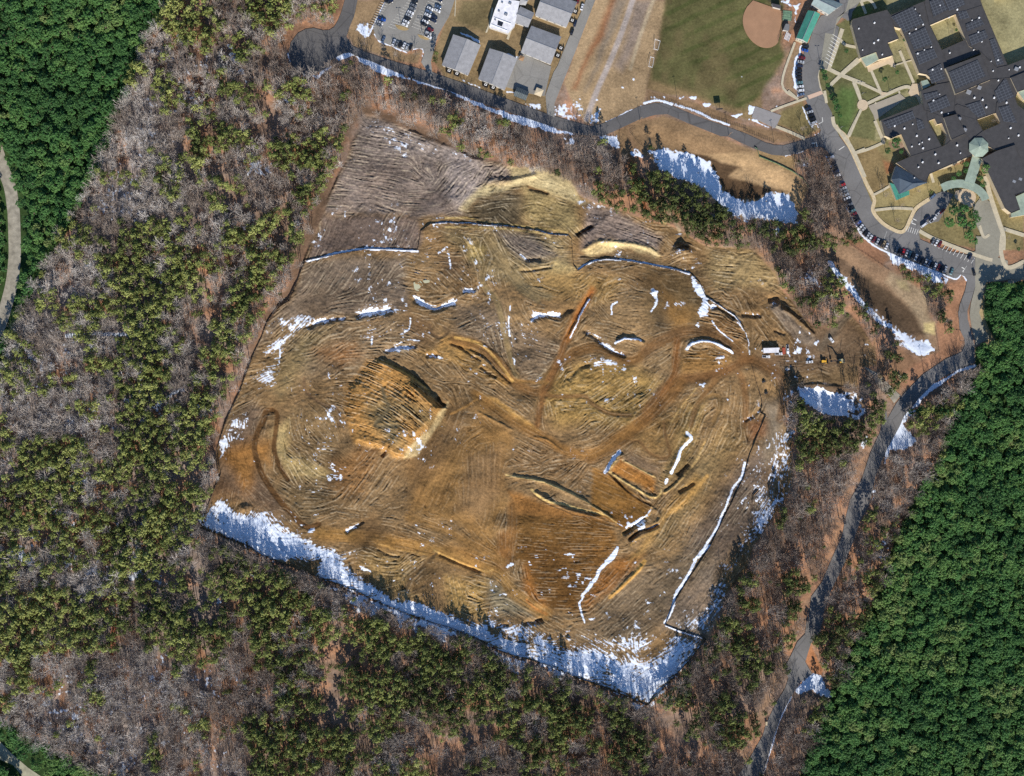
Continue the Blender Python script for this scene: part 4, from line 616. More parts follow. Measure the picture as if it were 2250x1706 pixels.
for reg, a_, pts in [('Q', 0.05, [1020,1230, 1900,1300, 2100,1500, 2150,1659, 1000,1659]), ('T', 0.03, [0,0, 900,0, 700,300, 540,500, 560,640, 250,640, 60,350]), ('R', 0.50, [0,760, 150,790, 580,1120, 520,1240, 300,1330, 0,1180]), ('Q', 0.40, [1700,800, 2212,1000, 2212,1300, 1750,1000]), ('R', 0.55, [270,630, 620,840, 640,1010, 180,770]),
  ('Q', -1.12, [0,700, 380,130, 560,140, 500,600, 420,1100, 100,1200, 0,1200]), ('Q', -1.52, [540,560, 900,560, 900,1080, 700,1250, 480,1150]), ('J', -1.12, [500,1120, 1420,1140, 1400,1440, 900,1430, 340,1530]), ('M', -1.0, [520,80, 1400,0, 1380,330, 900,340, 450,420]), ('J', 0.16, [860,320, 1350,420, 1350,760, 760,720]), ('J', 0.42, [930,170, 1300,280, 1930,570, 1500,560, 1250,380]),
  ('N', 0.27, [640,700, 1040,860, 960,1060, 640,1080, 560,900]), ('N', -0.42, [0,480, 420,480, 470,700, 0,760]), ('N', -0.62, [1300,1150, 1900,1200, 1700,1500, 1200,1450]), ('R', -0.95, [1250,700, 1650,350, 1600,800, 1300,1500, 1000,1650, 950,1400]), ('T', -0.72, [1000,350, 1500,150, 1750,0, 1450,560, 1250,800, 950,800, 800,650]), ('T', -0.85, [1500,600, 1900,200, 1900,600, 1750,880, 1400,760]),
  ('K', 0.30, [1450,680, 1800,790, 2080,1000, 2000,1060, 1500,980]), ('O', 0.08, [640,60, 1100,80, 1250,300, 700,260]), ('O', 0.0, [400,960, 760,950, 800,1020, 720,1110, 360,1150]), ('Q', 0.46, [0,1240, 900,1640, 500,1659, 0,1500]), ('S', 0.46, [560,10, 1100,110, 1750,340, 1500,330, 1000,170]), ('P', -0.95, [1420,950, 1700,600, 1900,720, 1600,1150, 1350,1150])]:
    s_, d_ = sdf(r(reg, *pts), 20, 5); m_ = sstep(-5, 10, d_)*(1-0.7*HM[s_]); dd = a_+(fbm(90, 2, 940)[s_]-0.5)*0.22
    ang[s_] = mixang(ang[s_], dd, m_); angs[s_] = mixang(angs[s_], dd, m_)
bk_sl, bk_d = sdf(BANK, 20, 2); bm = sstep(-2, 6, bk_d); bdir = 0.52+0.35*(fbm(40, 3, 94)[bk_sl]-0.5)+0.25*np.clip((GX[bk_sl]-870)/80.0, -1, 1)
ang[bk_sl] = mixang(ang[bk_sl], bdir, bm); angs[bk_sl] = mixang(angs[bk_sl], bdir, bm)
VX = np.cos(ang).astype(np.float32); VY = np.sin(ang).astype(np.float32)
def lic(src, n, VX, VY):
    acc = src.copy(); cnt = 1.0
    for sgn in (1, -1):
        x, y = np.meshgrid(np.arange(NX, dtype=np.float32), np.arange(NY, dtype=np.float32)); pvx = VX*sgn; pvy = VY*sgn
        for k in range(n):
            x = np.clip(x+pvx, 0, NX-1.01); y = np.clip(y+pvy, 0, NY-1.01)
            xi = (x+0.5).astype(np.int32); yi = (y+0.5).astype(np.int32)
            vx = VX[yi, xi]; vy = VY[yi, xi]; s_ = np.sign(vx*pvx+vy*pvy); s_[s_ == 0] = 1
            pvx = vx*s_; pvy = vy*s_; x0 = x.astype(np.int32); y0 = y.astype(np.int32); fx = x-x0; fy = y-y0
            acc += (src[y0, x0]*(1-fx)+src[y0, x0+1]*fx)*(1-fy)+(src[y0+1, x0]*(1-fx)+src[y0+1, x0+1]*fx)*fy; cnt += 1
    return acc/cnt
def blur(a, k):
    for _ in range(k):
        a = (np.roll(a, 1, 0)+np.roll(a, -1, 0)+2*a)/4; a = (np.roll(a, 1, 1)+np.roll(a, -1, 1)+2*a)/4
    return a
wn_ = rng.random((NY, NX)).astype(np.float32)-0.5
s1 = blur(wn_, 1)-blur(wn_, 4); wn2 = rng.random((NY, NX)).astype(np.float32)-0.5; s2 = blur(wn2, 3)-blur(wn2, 14)
UX = np.cos(angs).astype(np.float32); UY = np.sin(angs).astype(np.float32)
F0 = lic(wn_-blur(wn_, 1), 11, UX, UY); F1 = lic(s1, 12, UX, UY); F2 = lic(s2, 18, VX, VY); F0 /= F0.std()
F1 /= F1.std(); F2 /= F2.std()
amp = sstep(0.3, 0.62, fbm(70, 4, 95))*1.0+0.3
amp2 = sstep(0.4, 0.6, fbm(60, 4, 96))
bkm = np.zeros((NY, NX), np.float32); bkm[bk_sl] = bm*sstep(850, 930, GX[bk_sl])
FUR = F0*0.78+F1*0.42+F2*(0.04+0.16*amp2+0.55*bkm)
fa = FA*INS
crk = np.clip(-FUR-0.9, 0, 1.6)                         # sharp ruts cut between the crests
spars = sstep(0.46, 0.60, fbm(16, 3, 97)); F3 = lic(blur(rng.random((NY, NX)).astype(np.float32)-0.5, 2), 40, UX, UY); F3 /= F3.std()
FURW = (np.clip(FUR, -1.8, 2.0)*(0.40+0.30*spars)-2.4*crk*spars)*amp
HT += FURW*fa*(0.15+0.20*bkm)
HT += (1-INS)*(fbm(200, 3, 99)-0.5)*0.6
HT += INS*(fbm(12, 3, 101)-0.5)*0.9*FA+INS*(fbm(28, 3, 102)-0.5)*1.5*FA
# tone: darker in furrow hollows and ruts, paler on crests; larger mottling
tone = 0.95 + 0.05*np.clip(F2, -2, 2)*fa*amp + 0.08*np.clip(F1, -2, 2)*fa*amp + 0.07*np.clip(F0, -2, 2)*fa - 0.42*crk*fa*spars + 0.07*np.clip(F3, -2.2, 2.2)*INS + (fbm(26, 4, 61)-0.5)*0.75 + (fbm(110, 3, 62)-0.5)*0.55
grit = rng.normal(0, 1, (NY, NX)).astype(np.float32); grit = (grit+blur(grit, 1)*1.2)
tone += grit*(0.055+0.03*INS)
HT += blur(grit, 1)*0.10*(0.35+FA)
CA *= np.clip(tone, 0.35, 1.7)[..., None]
CA *= (1-INS[..., None])*0.88+INS[..., None]*np.array([0.88, 0.89, 0.88], np.float32)
hue = ((fbm(70, 4, 63)-0.5)*0.35*INS)[..., None]
CA *= (1+hue*np.array([0.35, 0.0, -0.5], np.float32))
pale = (sstep(1.1, 2.4, (F1+F0*0.6)*amp)*0.30*fa)[..., None]; CA = CA*(1-pale)+np.array(lin((206,190,160)), np.float32)*pale
# snow cover; streaks follow the furrows, specks lie in the hollows
fine = fbm(5, 2, 67)*0.6+fbm(14, 2, 71)*0.4
streak = np.clip(0.5-0.20*(F0*0.7+F1*0.5), 0, 1)*INS+(fine)*(1-INS)
sn_n = streak*0.36+fbm(34, 4, 65)*0.34+fine*0.30+blur(grit, 1)*0.075
speck = sstep(0.74, 0.86, 0.5-0.05*F0+1.0*(fbm(9, 3, 68)-0.5)+0.5*(fbm(60, 2, 70)-0.5))*sstep(0.45, 0.62, fbm(110, 3, 69))*INS
SPV = SP + INS*0.07*sstep(0.55, 0.8, fbm(120, 3, 66))
snow = sstep(0.34, 0.68, SPV*0.70+(sn_n-0.5)*1.45)*sstep(0.04, 0.2, SPV)
snow = np.maximum(snow, speck*0.8)
HT += snow*0.12*(1-INS*0.3)
CAC = np.clip(CA, 0.01, 0.85)

# --- the mesh, with coarse skirts out to the horizon
ext = np.array([12, 30, 70, 160, 400, 1000, 2500, 6000, 12000], np.float32)
ax2 = np.concatenate([AX[0]-ext[::-1], AX, AX[-1]+ext]); ay2 = np.concatenate([AY[0]-ext[::-1], AY, AY[-1]+ext])
ix = np.clip(np.arange(len(ax2))-len(ext), 0, NX-1); iy = np.clip(np.arange(len(ay2))-len(ext), 0, NY-1)
nx, ny = len(ax2), len(ay2)
gx, gy = np.meshgrid(ax2, ay2)
H2 = HT[iy][:, ix]
kx = np.arange(nx); ky = np.arange(ny); SK = ((kx < len(ext)-2) | (kx > nx-len(ext)+1))[None, :] | ((ky < len(ext)-2) | (ky > ny-len(ext)+1))[:, None]
H2 = np.where(SK, 0.0, H2)
co = np.empty((ny*nx, 3), np.float32); co[:, 0] = ((gx-1125)*MPP).ravel(); co[:, 1] = ((853-gy)*MPP).ravel(); co[:, 2] = H2.ravel()
me = bpy.data.meshes.new('ground'); nq = (nx-1)*(ny-1)
me.vertices.add(nx*ny); me.vertices.foreach_set('co', co.ravel())
a = (np.arange(ny-1)[:, None]*nx+np.arange(nx-1)[None]).astype(np.int32)
quads = np.stack([a, a+nx, a+nx+1, a+1], -1).reshape(-1)
me.loops.add(nq*4); me.loops.foreach_set('vertex_index', quads)
me.polygons.add(nq); me.polygons.foreach_set('loop_start', np.arange(0, nq*4, 4, dtype=np.int32))
me.polygons.foreach_set('use_smooth', np.ones(nq, bool))
me.update(calc_edges=True)
at = me.attributes.new('soil', 'FLOAT_COLOR', 'POINT')
cc = np.ones((ny*nx, 4), np.float32); cq = CAC[iy][:, ix]; cq[SK] = lin((112, 106, 78)); cc[:, :3] = cq.reshape(-1, 3); at.data.foreach_set('color', cc.ravel())
at = me.attributes.new('snow', 'FLOAT', 'POINT'); at.data.foreach_set('value', np.where(SK, 0, snow[iy][:, ix]).astype(np.float32).ravel())
ground = bpy.data.objects.new('ground', me); COL.objects.link(ground); ground['kind'] = 'structure'; ground['label'] = 'bare brown earthworks, leaf litter, dry lawns and patchy snow'
m, nt, b = newmat('soil and snow')
at1 = N_(nt, 'ShaderNodeAttribute', attribute_name='soil'); at2 = N_(nt, 'ShaderNodeAttribute', attribute_name='snow')
g1 = noise(nt, 0.55, 6.0, 0.7); g2 = noise(nt, 2.4, 4.0, 0.7)
tn = mathn(nt, 'ADD', mathn(nt, 'MULTIPLY', g1, 1.1), mathn(nt, 'MULTIPLY', g2, 0.9))
tn = mathn(nt, 'MAXIMUM', mathn(nt, 'ADD', tn, 0.0), 0.35)
cmb = nt.nodes.new('ShaderNodeCombineColor'); [nt.links.new(tn, cmb.inputs[i]) for i in range(3)]
soil = mixc(nt, 1.0, at1.outputs['Color'], cmb.outputs[0], 'MULTIPLY')
sv = mathn(nt, 'ADD', at2.outputs['Fac'], mathn(nt, 'MULTIPLY', mathn(nt, 'SUBTRACT', noise(nt, 1.1, 4.0, 0.7), 0.5), 1.1))
sf = ramp(nt, sv, [(0.22, (0,0,0)), (0.78, (1,1,1))])
nt.links.new(mixc(nt, sf, soil, (0.76, 0.82, 0.92)), b.inputs['Base Color'])
b.inputs['Roughness'].default_value = 0.95; b.inputs['Specular IOR Level'].default_value = 0.1
bn = nt.nodes.new('ShaderNodeBump'); bn.inputs['Strength'].default_value = 0.6; bn.inputs['Distance'].default_value = 0.25
nt.links.new(g1, bn.inputs['Height']); nt.links.new(bn.outputs[0], b.inputs['Normal'])
me.materials.append(m)
def ground_z(px, py):
    i = int(min(max((py-AY[0])/STEP, 0), NY-1)); j = int(min(max((px-AX[0])/STEP, 0), NX-1)); return float(HT[i, j])
# ================================================================== TREES
def leaf_mat(name, stops, rough=0.7, trans=0.12):
    m, nt, b = newmat(name)
    a = N_(nt, 'ShaderNodeAttribute', attribute_name='tint'); a.attribute_type = 'INSTANCER'
    oi = nt.nodes.new('ShaderNodeObjectInfo'); g = noise(nt, 0.9, 3.0)
    f = mathn(nt, 'ADD', mathn(nt, 'MULTIPLY', a.outputs['Fac'], 0.8), mathn(nt, 'MULTIPLY', mathn(nt, 'SUBTRACT', g, 0.35), 0.45))
    f = mathn(nt, 'ADD', f, mathn(nt, 'MULTIPLY', mathn(nt, 'SUBTRACT', oi.outputs['Random'], 0.5), 0.25), True)
    col = ramp(nt, f, stops)
    nt.links.new(col, b.inputs['Base Color']); b.inputs['Roughness'].default_value = rough; b.inputs['Specular IOR Level'].default_value = 0.25
    tr = nt.nodes.new('ShaderNodeBsdfTranslucent'); nt.links.new(col, tr.inputs['Color'])
    mx = nt.nodes.new('ShaderNodeMixShader'); mx.inputs[0].default_value = trans
    out = nt.nodes.get('Material Output'); nt.links.new(b.outputs[0], mx.inputs[1]); nt.links.new(tr.outputs[0], mx.inputs[2]); nt.links.new(mx.outputs[0], out.inputs['Surface'])
    return m
M_PINE = leaf_mat('pine needles', [(0.0, lin((60,70,38))), (0.35, lin((98,108,56))), (0.7, lin((132,140,76))), (1.0, lin((164,168,98)))])
M_LEAF = leaf_mat('green leaves', [(0.0, lin((66,102,56))), (0.4, lin((82,124,66))), (0.75, lin((104,138,74))), (1.0, lin((136,148,90)))], 0.7, 0.3)
M_TWIG = leaf_mat('bare twigs', [(0.0, lin((118,102,90))), (0.4, lin((156,142,130))), (0.75, lin((190,180,170))), (1.0, lin((222,215,208)))], 0.9, 0.0)
M_BARK = mat('pine bark', (112, 84, 66), 0.95, 0.3, 2.0); M_BARKG = mat('grey bark', (140, 124, 112), 0.95, 0.3, 2.0)

def tuft(mb, c, rad, n, rg, flat=0.7, up=0.0):
    """a clump of small leaf-sized faces round a point"""
    for _ in range(n):
        d = Vector((rg.gauss(0, 1), rg.gauss(0, 1), rg.gauss(0, 1)*flat+up)); d.normalize()
        p = Vector(c)+d*rad*rg.uniform(0.35, 1.0)
        nrm = (d+Vector((rg.uniform(-.5, .5), rg.uniform(-.5, .5), 0.5))).normalized(); u = nrm.orthogonal().normalized(); v = nrm.cross(u)
        a = rg.uniform(0, 6.28); u, v = u*math.cos(a)+v*math.sin(a), v*math.cos(a)-u*math.sin(a); s_ = rad*rg.uniform(0.35, 0.62)
        k = len(mb.v); mb.v += [tuple(p+u*s_), tuple(p+v*s_*0.8), tuple(p-u*s_*0.9), tuple(p-v*s_*0.7)]; mb.f.append((k, k+1, k+2, k+3)); mb.m.append(0)
def pine_meshes(seed):
    rg = random.Random(seed); cr = MB(); tr = MB(); h = rg.uniform(12.5, 16.5); lean = Vector((rg.uniform(-.6, .6), rg.uniform(-.6, .6), 0))
    tr.tube((0, 0, -0.5), lean*0.5+Vector((0, 0, h*0.55)), 0.24, 0.17, 6); tr.tube(lean*0.5+Vector((0, 0, h*0.55)), lean+Vector((0, 0, h*0.97)), 0.17, 0.05, 5)
    nb = rg.randint(17, 22)
    for i in range(nb):
        t = (i+rg.random())/nb; z = h*(0.56+0.42*t); R_ = (2.8*(1-t)**0.75*rg.uniform(0.55, 1.12)+0.25); a = i*2.4+rg.uniform(-.5, .5)
        o = lean*(0.6+0.4*t)+Vector((0, 0, z-0.3)); e = lean*(0.6+0.4*t)+Vector((math.cos(a)*R_, math.sin(a)*R_, z+R_*0.22))
        tr.tube(o, e, 0.06, 0.03, 3, cap=False)
        tuft(cr, e, rg.uniform(0.7, 1.15), 10, rg)
        if R_ > 1.4: tuft(cr, o.lerp(e, 0.55), rg.uniform(0.5, 0.75), 6, rg)
    tuft(cr, lean+Vector((0, 0, h)), 0.7, 10, rg)
    return cr, tr
def bare_meshes(seed):
    rg = random.Random(seed); cr = MB(); tr = MB(); h = rg.uniform(12.5, 17.5)
    def grow(mb, p, d, L, rr, depth):
        q = p+d*L; mb.tube(p, q, rr, rr*0.62, 3 if depth else 5, cap=False)
        if depth >= 3: return
        n = [0, 5, 4][depth] if depth else 8
        for k in range(n):
            t = rg.uniform(0.35, 1.0) if depth else 0.45+0.55*(k+1)/n
            a = rg.uniform(0, 6.28) if depth else k*2.4; sp = rg.uniform(0.45, 0.95)
            u = d.orthogonal().normalized(); v = d.cross(u)
            nd = (d*0.85+(u*math.cos(a)+v*math.sin(a))*sp+Vector((0, 0, 0.25))).normalized()
            grow(cr, p+d*L*t, nd, L*(0.5 if depth else 0.42)*rg.uniform(0.8, 1.2), rr*(0.5 if depth else 0.42), depth+1)
    grow(tr, Vector((0, 0, -0.5)), Vector((rg.uniform(-.06, .06), rg.uniform(-.06, .06), 1)).normalized(), h*0.72, 0.24, 0)
    return cr, tr
def broad_meshes(seed):
    rg = random.Random(seed); cr = MB(); tr = MB(); h = rg.uniform(12, 14.5); R_ = rg.uniform(3.2, 4.5)
    tr.tube((0, 0, -0.5), (0, 0, h*0.6), 0.3, 0.2, 6)
    for i in range(40):
        u = rg.uniform(0.05, 1); a = rg.uniform(0, 6.28); ph = math.acos(u); rr = R_*rg.uniform(0.68, 1.05)
        c = Vector((math.cos(a)*math.sin(ph)*rr, math.sin(a)*math.sin(ph)*rr, h*0.68+u*rr*0.62))
        if i < 9: tr.tube((0, 0, h*0.5), c, 0.12, 0.04, 3, cap=False)
        tuft(cr, c, rg.uniform(0.75, 1.2), 12, rg, 0.8, 0.35)
    return cr, tr
KINDS_T = {'pine': dict(name='pine_tree', mk=pine_meshes, n=5, cm=M_PINE, tm=M_BARK, crown='crown', base='pine'),
           'bare': dict(name='bare_tree', mk=bare_meshes, n=5, cm=M_TWIG, tm=M_BARKG, crown='crown', base='bare'),
           'broad': dict(name='leafy_tree', mk=broad_meshes, n=5, cm=M_LEAF, tm=M_BARKG, crown='crown', base='leafy')}
PROTO = {}
def mesh_of(mb, name, m):
    o = mb.build(name, m); d_ = o.data; bpy.data.objects.remove(o); return d_
for k, K in KINDS_T.items():
    PROTO[k] = []
    for i in range(K['n']):
        cr, tr = K['mk'](100+i*13+len(k)); PROTO[k].append((mesh_of(cr, K['name']+'_crown', K['cm']), mesh_of(tr, K['name']+'_trunk', K['tm'])))

# --- where trees stand: masks on a coarse grid
def inpoly(poly, X, Y):
    ins = np.zeros(X.shape, bool); n = len(poly)
    for i in range(n):
        x0, y0 = poly[i]; x1, y1 = poly[(i+1) % n]
        ins ^= ((y0 > Y) != (y1 > Y)) & (X < (x1-x0)*(Y-y0)/((y1-y0) if y1 != y0 else 1e-9)+x0)
    return ins
def scatter(sp, jit, seed, x0=-150, y0=-150, x1=2400, y1=1860):
    g = np.random.default_rng(seed); X, Y = np.meshgrid(np.arange(x0, x1, sp), np.arange(y0, y1, sp*0.87))
    X = X+(np.arange(X.shape[0])[:, None] % 2)*sp/2
    X = X+g.uniform(-jit, jit, X.shape)*sp; Y = Y+g.uniform(-jit, jit, Y.shape)*sp
    return X.ravel(), Y.ravel()
def samp(F, X, Y):
    return F[np.clip(((Y-AY[0])/STEP).astype(int), 0, NY-1), np.clip(((X-AX[0])/STEP).astype(int), 0, NX-1)]
# woods of pine and bare trees: everything here, minus the open ground
WOOD = [r('W', 1270,-500, 1180,200, 1100,300, 1020,500, 960,720, 890,880, 820,1080, 740,1290, 640,1450, 550,1661) + r('X', 400,250, 220,630, 100,850, 40,1030, 0,1160, -520,1300) + r('AA', -640,700, 0,1120, 250,1290, 480,1400, 750,1540, 980,1657, 1500,1990)
   + r('V', 0,2200, 560,1900, 640,1560, 750,1300, 870,1000, 960,800, 1040,720, 1080,500, 1170,320, 1320,0) + r('U', 1240,990, 1330,780, 1430,570, 1570,360, 1610,180, 1690,-60) + r('BB', 1560,1669, 1680,1310, 1755,1290, 1755,1190, 1560,1290, 1440,1400, 1300,1520, 1180,1660)
   + r('L', 2190,1060, 2090,900, 1940,400, 1800,370, 1620,480, 1300,560) + r('C', 600,1640, 300,1700) + r('B', 1940,1680, 1200,1440, 760,1290, 380,1150, 0,1040) + r('A', 1700,990, 1500,930, 1200,850, 960,760, 760,760, 700,820, 560,930, 400,940, 250,860, 150,700, 150,560, 180,420, 320,300, 560,300, 700,330, 780,200, 850,-300)]
WOOD2 = [r('L', 1600,500, 1800,380, 1950,400, 2110,900, 2190,1060, 2050,1200, 1850,1260, 1700,1200), r('O', 1100,-60, 1850,-60, 1900,280, 2000,400, 2080,560, 1950,560, 1880,640, 1750,740, 1640,700, 1500,540, 1420,430, 1300,300, 1200,100),
         r('BB', 200,160, 350,120, 450,320, 650,600, 800,800, 900,900, 1000,960, 1050,1100, 1010,1250, 930,1210, 850,1130, 840,950, 700,750, 560,560, 400,300),
         r('BB', 690,1170, 760,1240, 850,1350, 890,1500, 960,1560, 940,1700, 740,1700, 740,1560, 700,1400), r('BB', 990,260, 1180,290, 1300,420, 1480,450, 1530,560, 1520,750, 1490,880, 1440,820, 1330,680, 1300,520, 1150,430, 1010,340),
         r('U', 500,60, 700,30, 860,60, 1060,120, 1040,200, 1180,310, 1000,380, 800,400, 600,400, 480,300)]
OPEN = [SITE, B1, B2, PIT] + [ribbon_poly(smooth_line(r(*l), 3), w_) for l, w_ in [
    (('U', [1290,-20, 1210,130, 1130,300, 1050,500, 980,690, 940,820, 880,960, 830,1100, 740,1290, 660,1400, 640,1661]), 32), (('V', [740,460, 640,640, 640,760, 560,900, 450,1080, 360,1250, 280,1450, 180,1690]), 34),
    (('BB', [1300,1230, 1150,1400, 1040,1560, 980,1669]), 44), (('A', [1000,700, 1200,760, 1500,905, 1990,1085]), 34), (('B', [0,1000, 380,1100, 1200,1425, 1940,1680]), 34),
    (('V', [690,400, 620,600, 600,800]), 34), (('U', [1050,500, 980,690]), 26)]]
OPEN += [r('V', 690,480, 740,480, 850,700, 930,900, 830,920, 640,930, 560,950, 600,820), r('U', 1280,130, 1340,120, 1410,240, 1310,310, 1200,320), r('K', 1460,0, 1700,0, 1720,330, 1560,60), r('K', 1720,0, 1700,170, 1880,330, 2050,330, 2212,400, 2212,-100),
         r('S', 0,380, 380,800, 480,760, 620,720, 740,920, 960,980, 1000,880, 1240,1100, 1330,1120, 1250,980, 1400,960, 1300,880, 900,740, 400,520), r('S', 1700,1080, 1900,1160, 2050,1200, 1960,1360), 
         r('K', 1730,230, 1800,230, 1800,420, 1730,420)]
PINEZ = [(r('W', 1250,0, 2200,0, 2212,400, 1750,500, 1300,300), 0.62), (r('W', 1000,500, 1500,500, 1500,1661, 560,1661, 900,900), 0.25), (r('W', 1500,600, 2100,600, 2150,1661, 1400,1661), 0.5), (r('X', 0,200, 900,0, 900,1661, 0,1661), 0.42), (r('X', 900,0, 2212,0, 2000,700, 1700,1400, 1600,1661, 900,1661), 0.8),
         (r('Y', 0,0, 1000,0, 1000,1661, 0,1661), 0.72), (r('Y', 1000,0, 1600,0, 1480,700, 2000,950, 2212,1000, 2212,1400, 1100,1350), 0.85), (r('AA', 0,0, 900,0, 950,600, 350,550, 0,600), 0.88), (r('AA', 350,550, 1000,500, 2212,700, 2212,1657, 800,1657, 0,1100), 0.12), (r('AA', 0,600, 350,560, 300,1000, 0,1050), 0.55),
         (r('AA', 1300,0, 2212,0, 2212,650, 1700,400), 0.7), (r('S', 0,400, 2212,1250, 2212,1659, 0,1659), 0.82), (r('CC', 0,0, 1200,400, 1560,100, 2150,100, 2150,600, 1200,981, 0,981), 0.66), (r('CC', 560,640, 900,560, 900,981, 500,981), 0.3), (r('SRC', 560,1560, 1000,1600, 1000,1706, 540,1706), 0.65),
         (r('U', 480,400, 1000,200, 900,700, 700,1200, 100,1200, 400,900), 0.0), (r('U', 60,1200, 640,1150, 560,1661, 0,1661), 0.36), (r('V', 0,0, 700,100, 550,400, 400,700, 0,800), 0.5), (r('V', 0,800, 480,780, 60,1657, 0,1657), 0.4), (r('U', 1000,400, 1690,0, 1430,570, 1330,780, 1040,900), 0.02), (r('U', 1000,950, 1240,990, 970,1661, 760,1400), 0.5), (r('V', 900,0, 1320,0, 960,800, 780,700, 740,480), 0.6), (r('V', 500,950, 900,950, 640,1657, 320,1657), 0.35),
         (r('J', 0,200, 640,200, 560,900, 300,1600, 0,1659), 0.62), (r('A', 0,600, 2212,1659, 0,1659), 0.12), (r('J', 600,0, 2212,0, 2212,500, 1300,200), 0.04), (r('A', 700,750, 2212,1100, 2212,1659, 600,1659), 0.02), (r('B', 0,1000, 1940,1640, 1940,1800, 0,1800), 0.06), (r('K', 0,0, 1700,0, 1700,600, 1300,500, 600,250), 0.14), (r('L', 0,350, 1050,980, 1050,1200, 0,1000), 0.97), (r('L', 1050,960, 1750,1000, 1750,1300, 1050,1300), 0.75),
         (r('L', 1640,380, 2000,400, 2190,1060, 1850,1260, 1700,1100), 0.0), (r('BB', 110,200, 450,200, 560,700, 300,840, 120,560), 0.45), (r('BB', 400,300, 1060,960, 1000,1260, 840,1000), 0.85), (r('BB', 690,1170, 950,1700, 690,1700), 0.95), (r('U', 500,60, 1060,100, 1000,300, 480,400), 0.97), (r('BB', 980,250, 1550,400, 1500,900, 1300,700), 0.5), (r('X', 2000,300, 2212,100, 1600,1661, 1450,1661), 0.5)]
tx, ty = scatter(11.8, 0.38, 5)
inw = np.zeros(tx.shape, bool)
for P_ in WOOD+WOOD2: inw |= inpoly(P_, tx, ty)
tqx = tx+(tx-1125)*13/900.0; tqy = ty+(ty-853)*13/900.0
for P_ in OPEN: inw &= ~inpoly(P_, tx, ty)
for P_ in OPEN[1:]: inw &= ~inpoly(P_, tqx, tqy)
pf = np.full(tx.shape, 0.45)
for P_, v in PINEZ: pf = np.where(inpoly(P_, tx, ty), v, pf)
dsite = samp(blur(INS, 40), tx, ty); edgez = (dsite > 0.01) & (tx < 1000) & (ty < 1000)
pf = np.where(edgez, -0.2, pf)
snw = samp(snow, tx, ty); inw &= rng.random(tx.shape) > np.clip(snw*0.6, 0, 0.6)
clump = samp(fbm(46, 3, 301), tx, ty); dens = samp(fbm(75, 3, 303), tx, ty)
pf = np.where(tx < 640, pf*0.95, pf)
isp = (clump*1.5-0.25+rng.uniform(-0.18, 0.18, tx.shape)) < (0.12+0.74*pf)
keep = inw & (~edgez | (rng.random(tx.shape) < 0.4)) & (rng.random(tx.shape) < np.where(isp, 0.92, 0.84)*sstep(0.25, 0.55, dens+0.1))
tint = np.clip(samp(fbm(60, 3, 305), tx, ty)*1.3-0.15+rng.normal(0, 0.14, tx.shape)+np.clip((900-tx)/2600.0, -0.22, 0.3), 0, 1)
tint = np.where(inpoly(r('L', -200,200, 2212,200, 2212,1500, -200,1500), tx, ty), tint*0.5, tint)
PTS = dict(pine=[], bare=[], broad=[])
for x, y, p, t in zip(tx[keep], ty[keep], isp[keep], tint[keep]):
    if p: PTS['pine'].append((x, y, random.uniform(0.62, 1.18), t))
    else:
        PTS['bare'].append((x, y, random.uniform(0.62, 1.08), t))
        if random.random() < (0.75 if x < 700 else 0.45): PTS['bare'].append((x+random.uniform(-6, 6), y+random.uniform(-6, 6), random.uniform(0.45, 0.8), t))
# bare trees whose thin shadows comb the snow inside the south fence
for P_ in (r('P', 12,1325, 200,1400, 460,1500, 600,1590) + r('S', 200,460, 600,640, 1100,830, 1550,990, 1900,1150) + r('T', 200,1140, 900,1410, 1205,1550, 1400,1340, 1600,1120, 1770,910), r('T', 1850,900, 1900,700, 1980,500) + r('U', 100,1230, 220,1080, 380,850, 500,600)):
    for (x0_, y0_), (x1_, y1_) in zip(P_, P_[1:]):
        n_ = int(math.hypot(x1_-x0_, y1_-y0_)/5.5)
        for k_ in range(n_):
            t_ = random.random(); o_ = random.uniform(7, 34); PTS['bare'].append((x0_+(x1_-x0_)*t_+o_*0.3, y0_+(y1_-y0_)*t_+(o_ if x1_ > x0_ or y1_ < y0_ else o_), random.uniform(0.75, 1.1), random.uniform(0.2, 0.6)))
gx_, gy_ = scatter(14.0, 0.38, 9)
ing = np.zeros(gx_.shape, bool)
GW = [GREEN_W, GREEN_SW, GREEN_E, GREEN_E2]
GOPEN = [r('W', -50,1130, 0,1130, 70,1300, 130,1500, 160,1661, 150,1750, 30,1750, 30,1500, -50,1300), r('X', 30,-100, 160,-100, 165,300, 140,520, 90,700, 20,860, -200,1000, -200,700, 0,600, 60,400, 60,200), r('AA', -300,1250, 0,1340, 100,1450, 250,1580, 420,1680, 420,1900, 200,1900, 180,1657, 60,1530, -300,1500)]
for P_ in GW: ing |= inpoly(P_, gx_, gy_)
gqx = gx_+(gx_-1125)*13/900.0; gqy = gy_+(gy_-853)*13/900.0
for P_ in GOPEN: ing &= ~inpoly(P_, gqx, gqy)
for P_ in GOPEN+[r('BB', 1600,-200, 3000,-200, 3000,400, 2212,395, 1860,420, 1825,560, 1790,700, 1860,900, 1980,1010, 1900,1000, 1860,960, 1765,1010, 1755,1300, 1680,1300)]: ing &= ~inpoly(P_, gx_, gy_)
gt = samp(fbm(70, 3, 307), gx_, gy_)
for x, y, t in zip(gx_[ing], gy_[ing], gt[ing]):
    PTS['broad'].append((x, y, random.uniform(0.5, 1.0), min(1, max(0, t*1.9-0.5+random.gauss(0, 0.2)))))

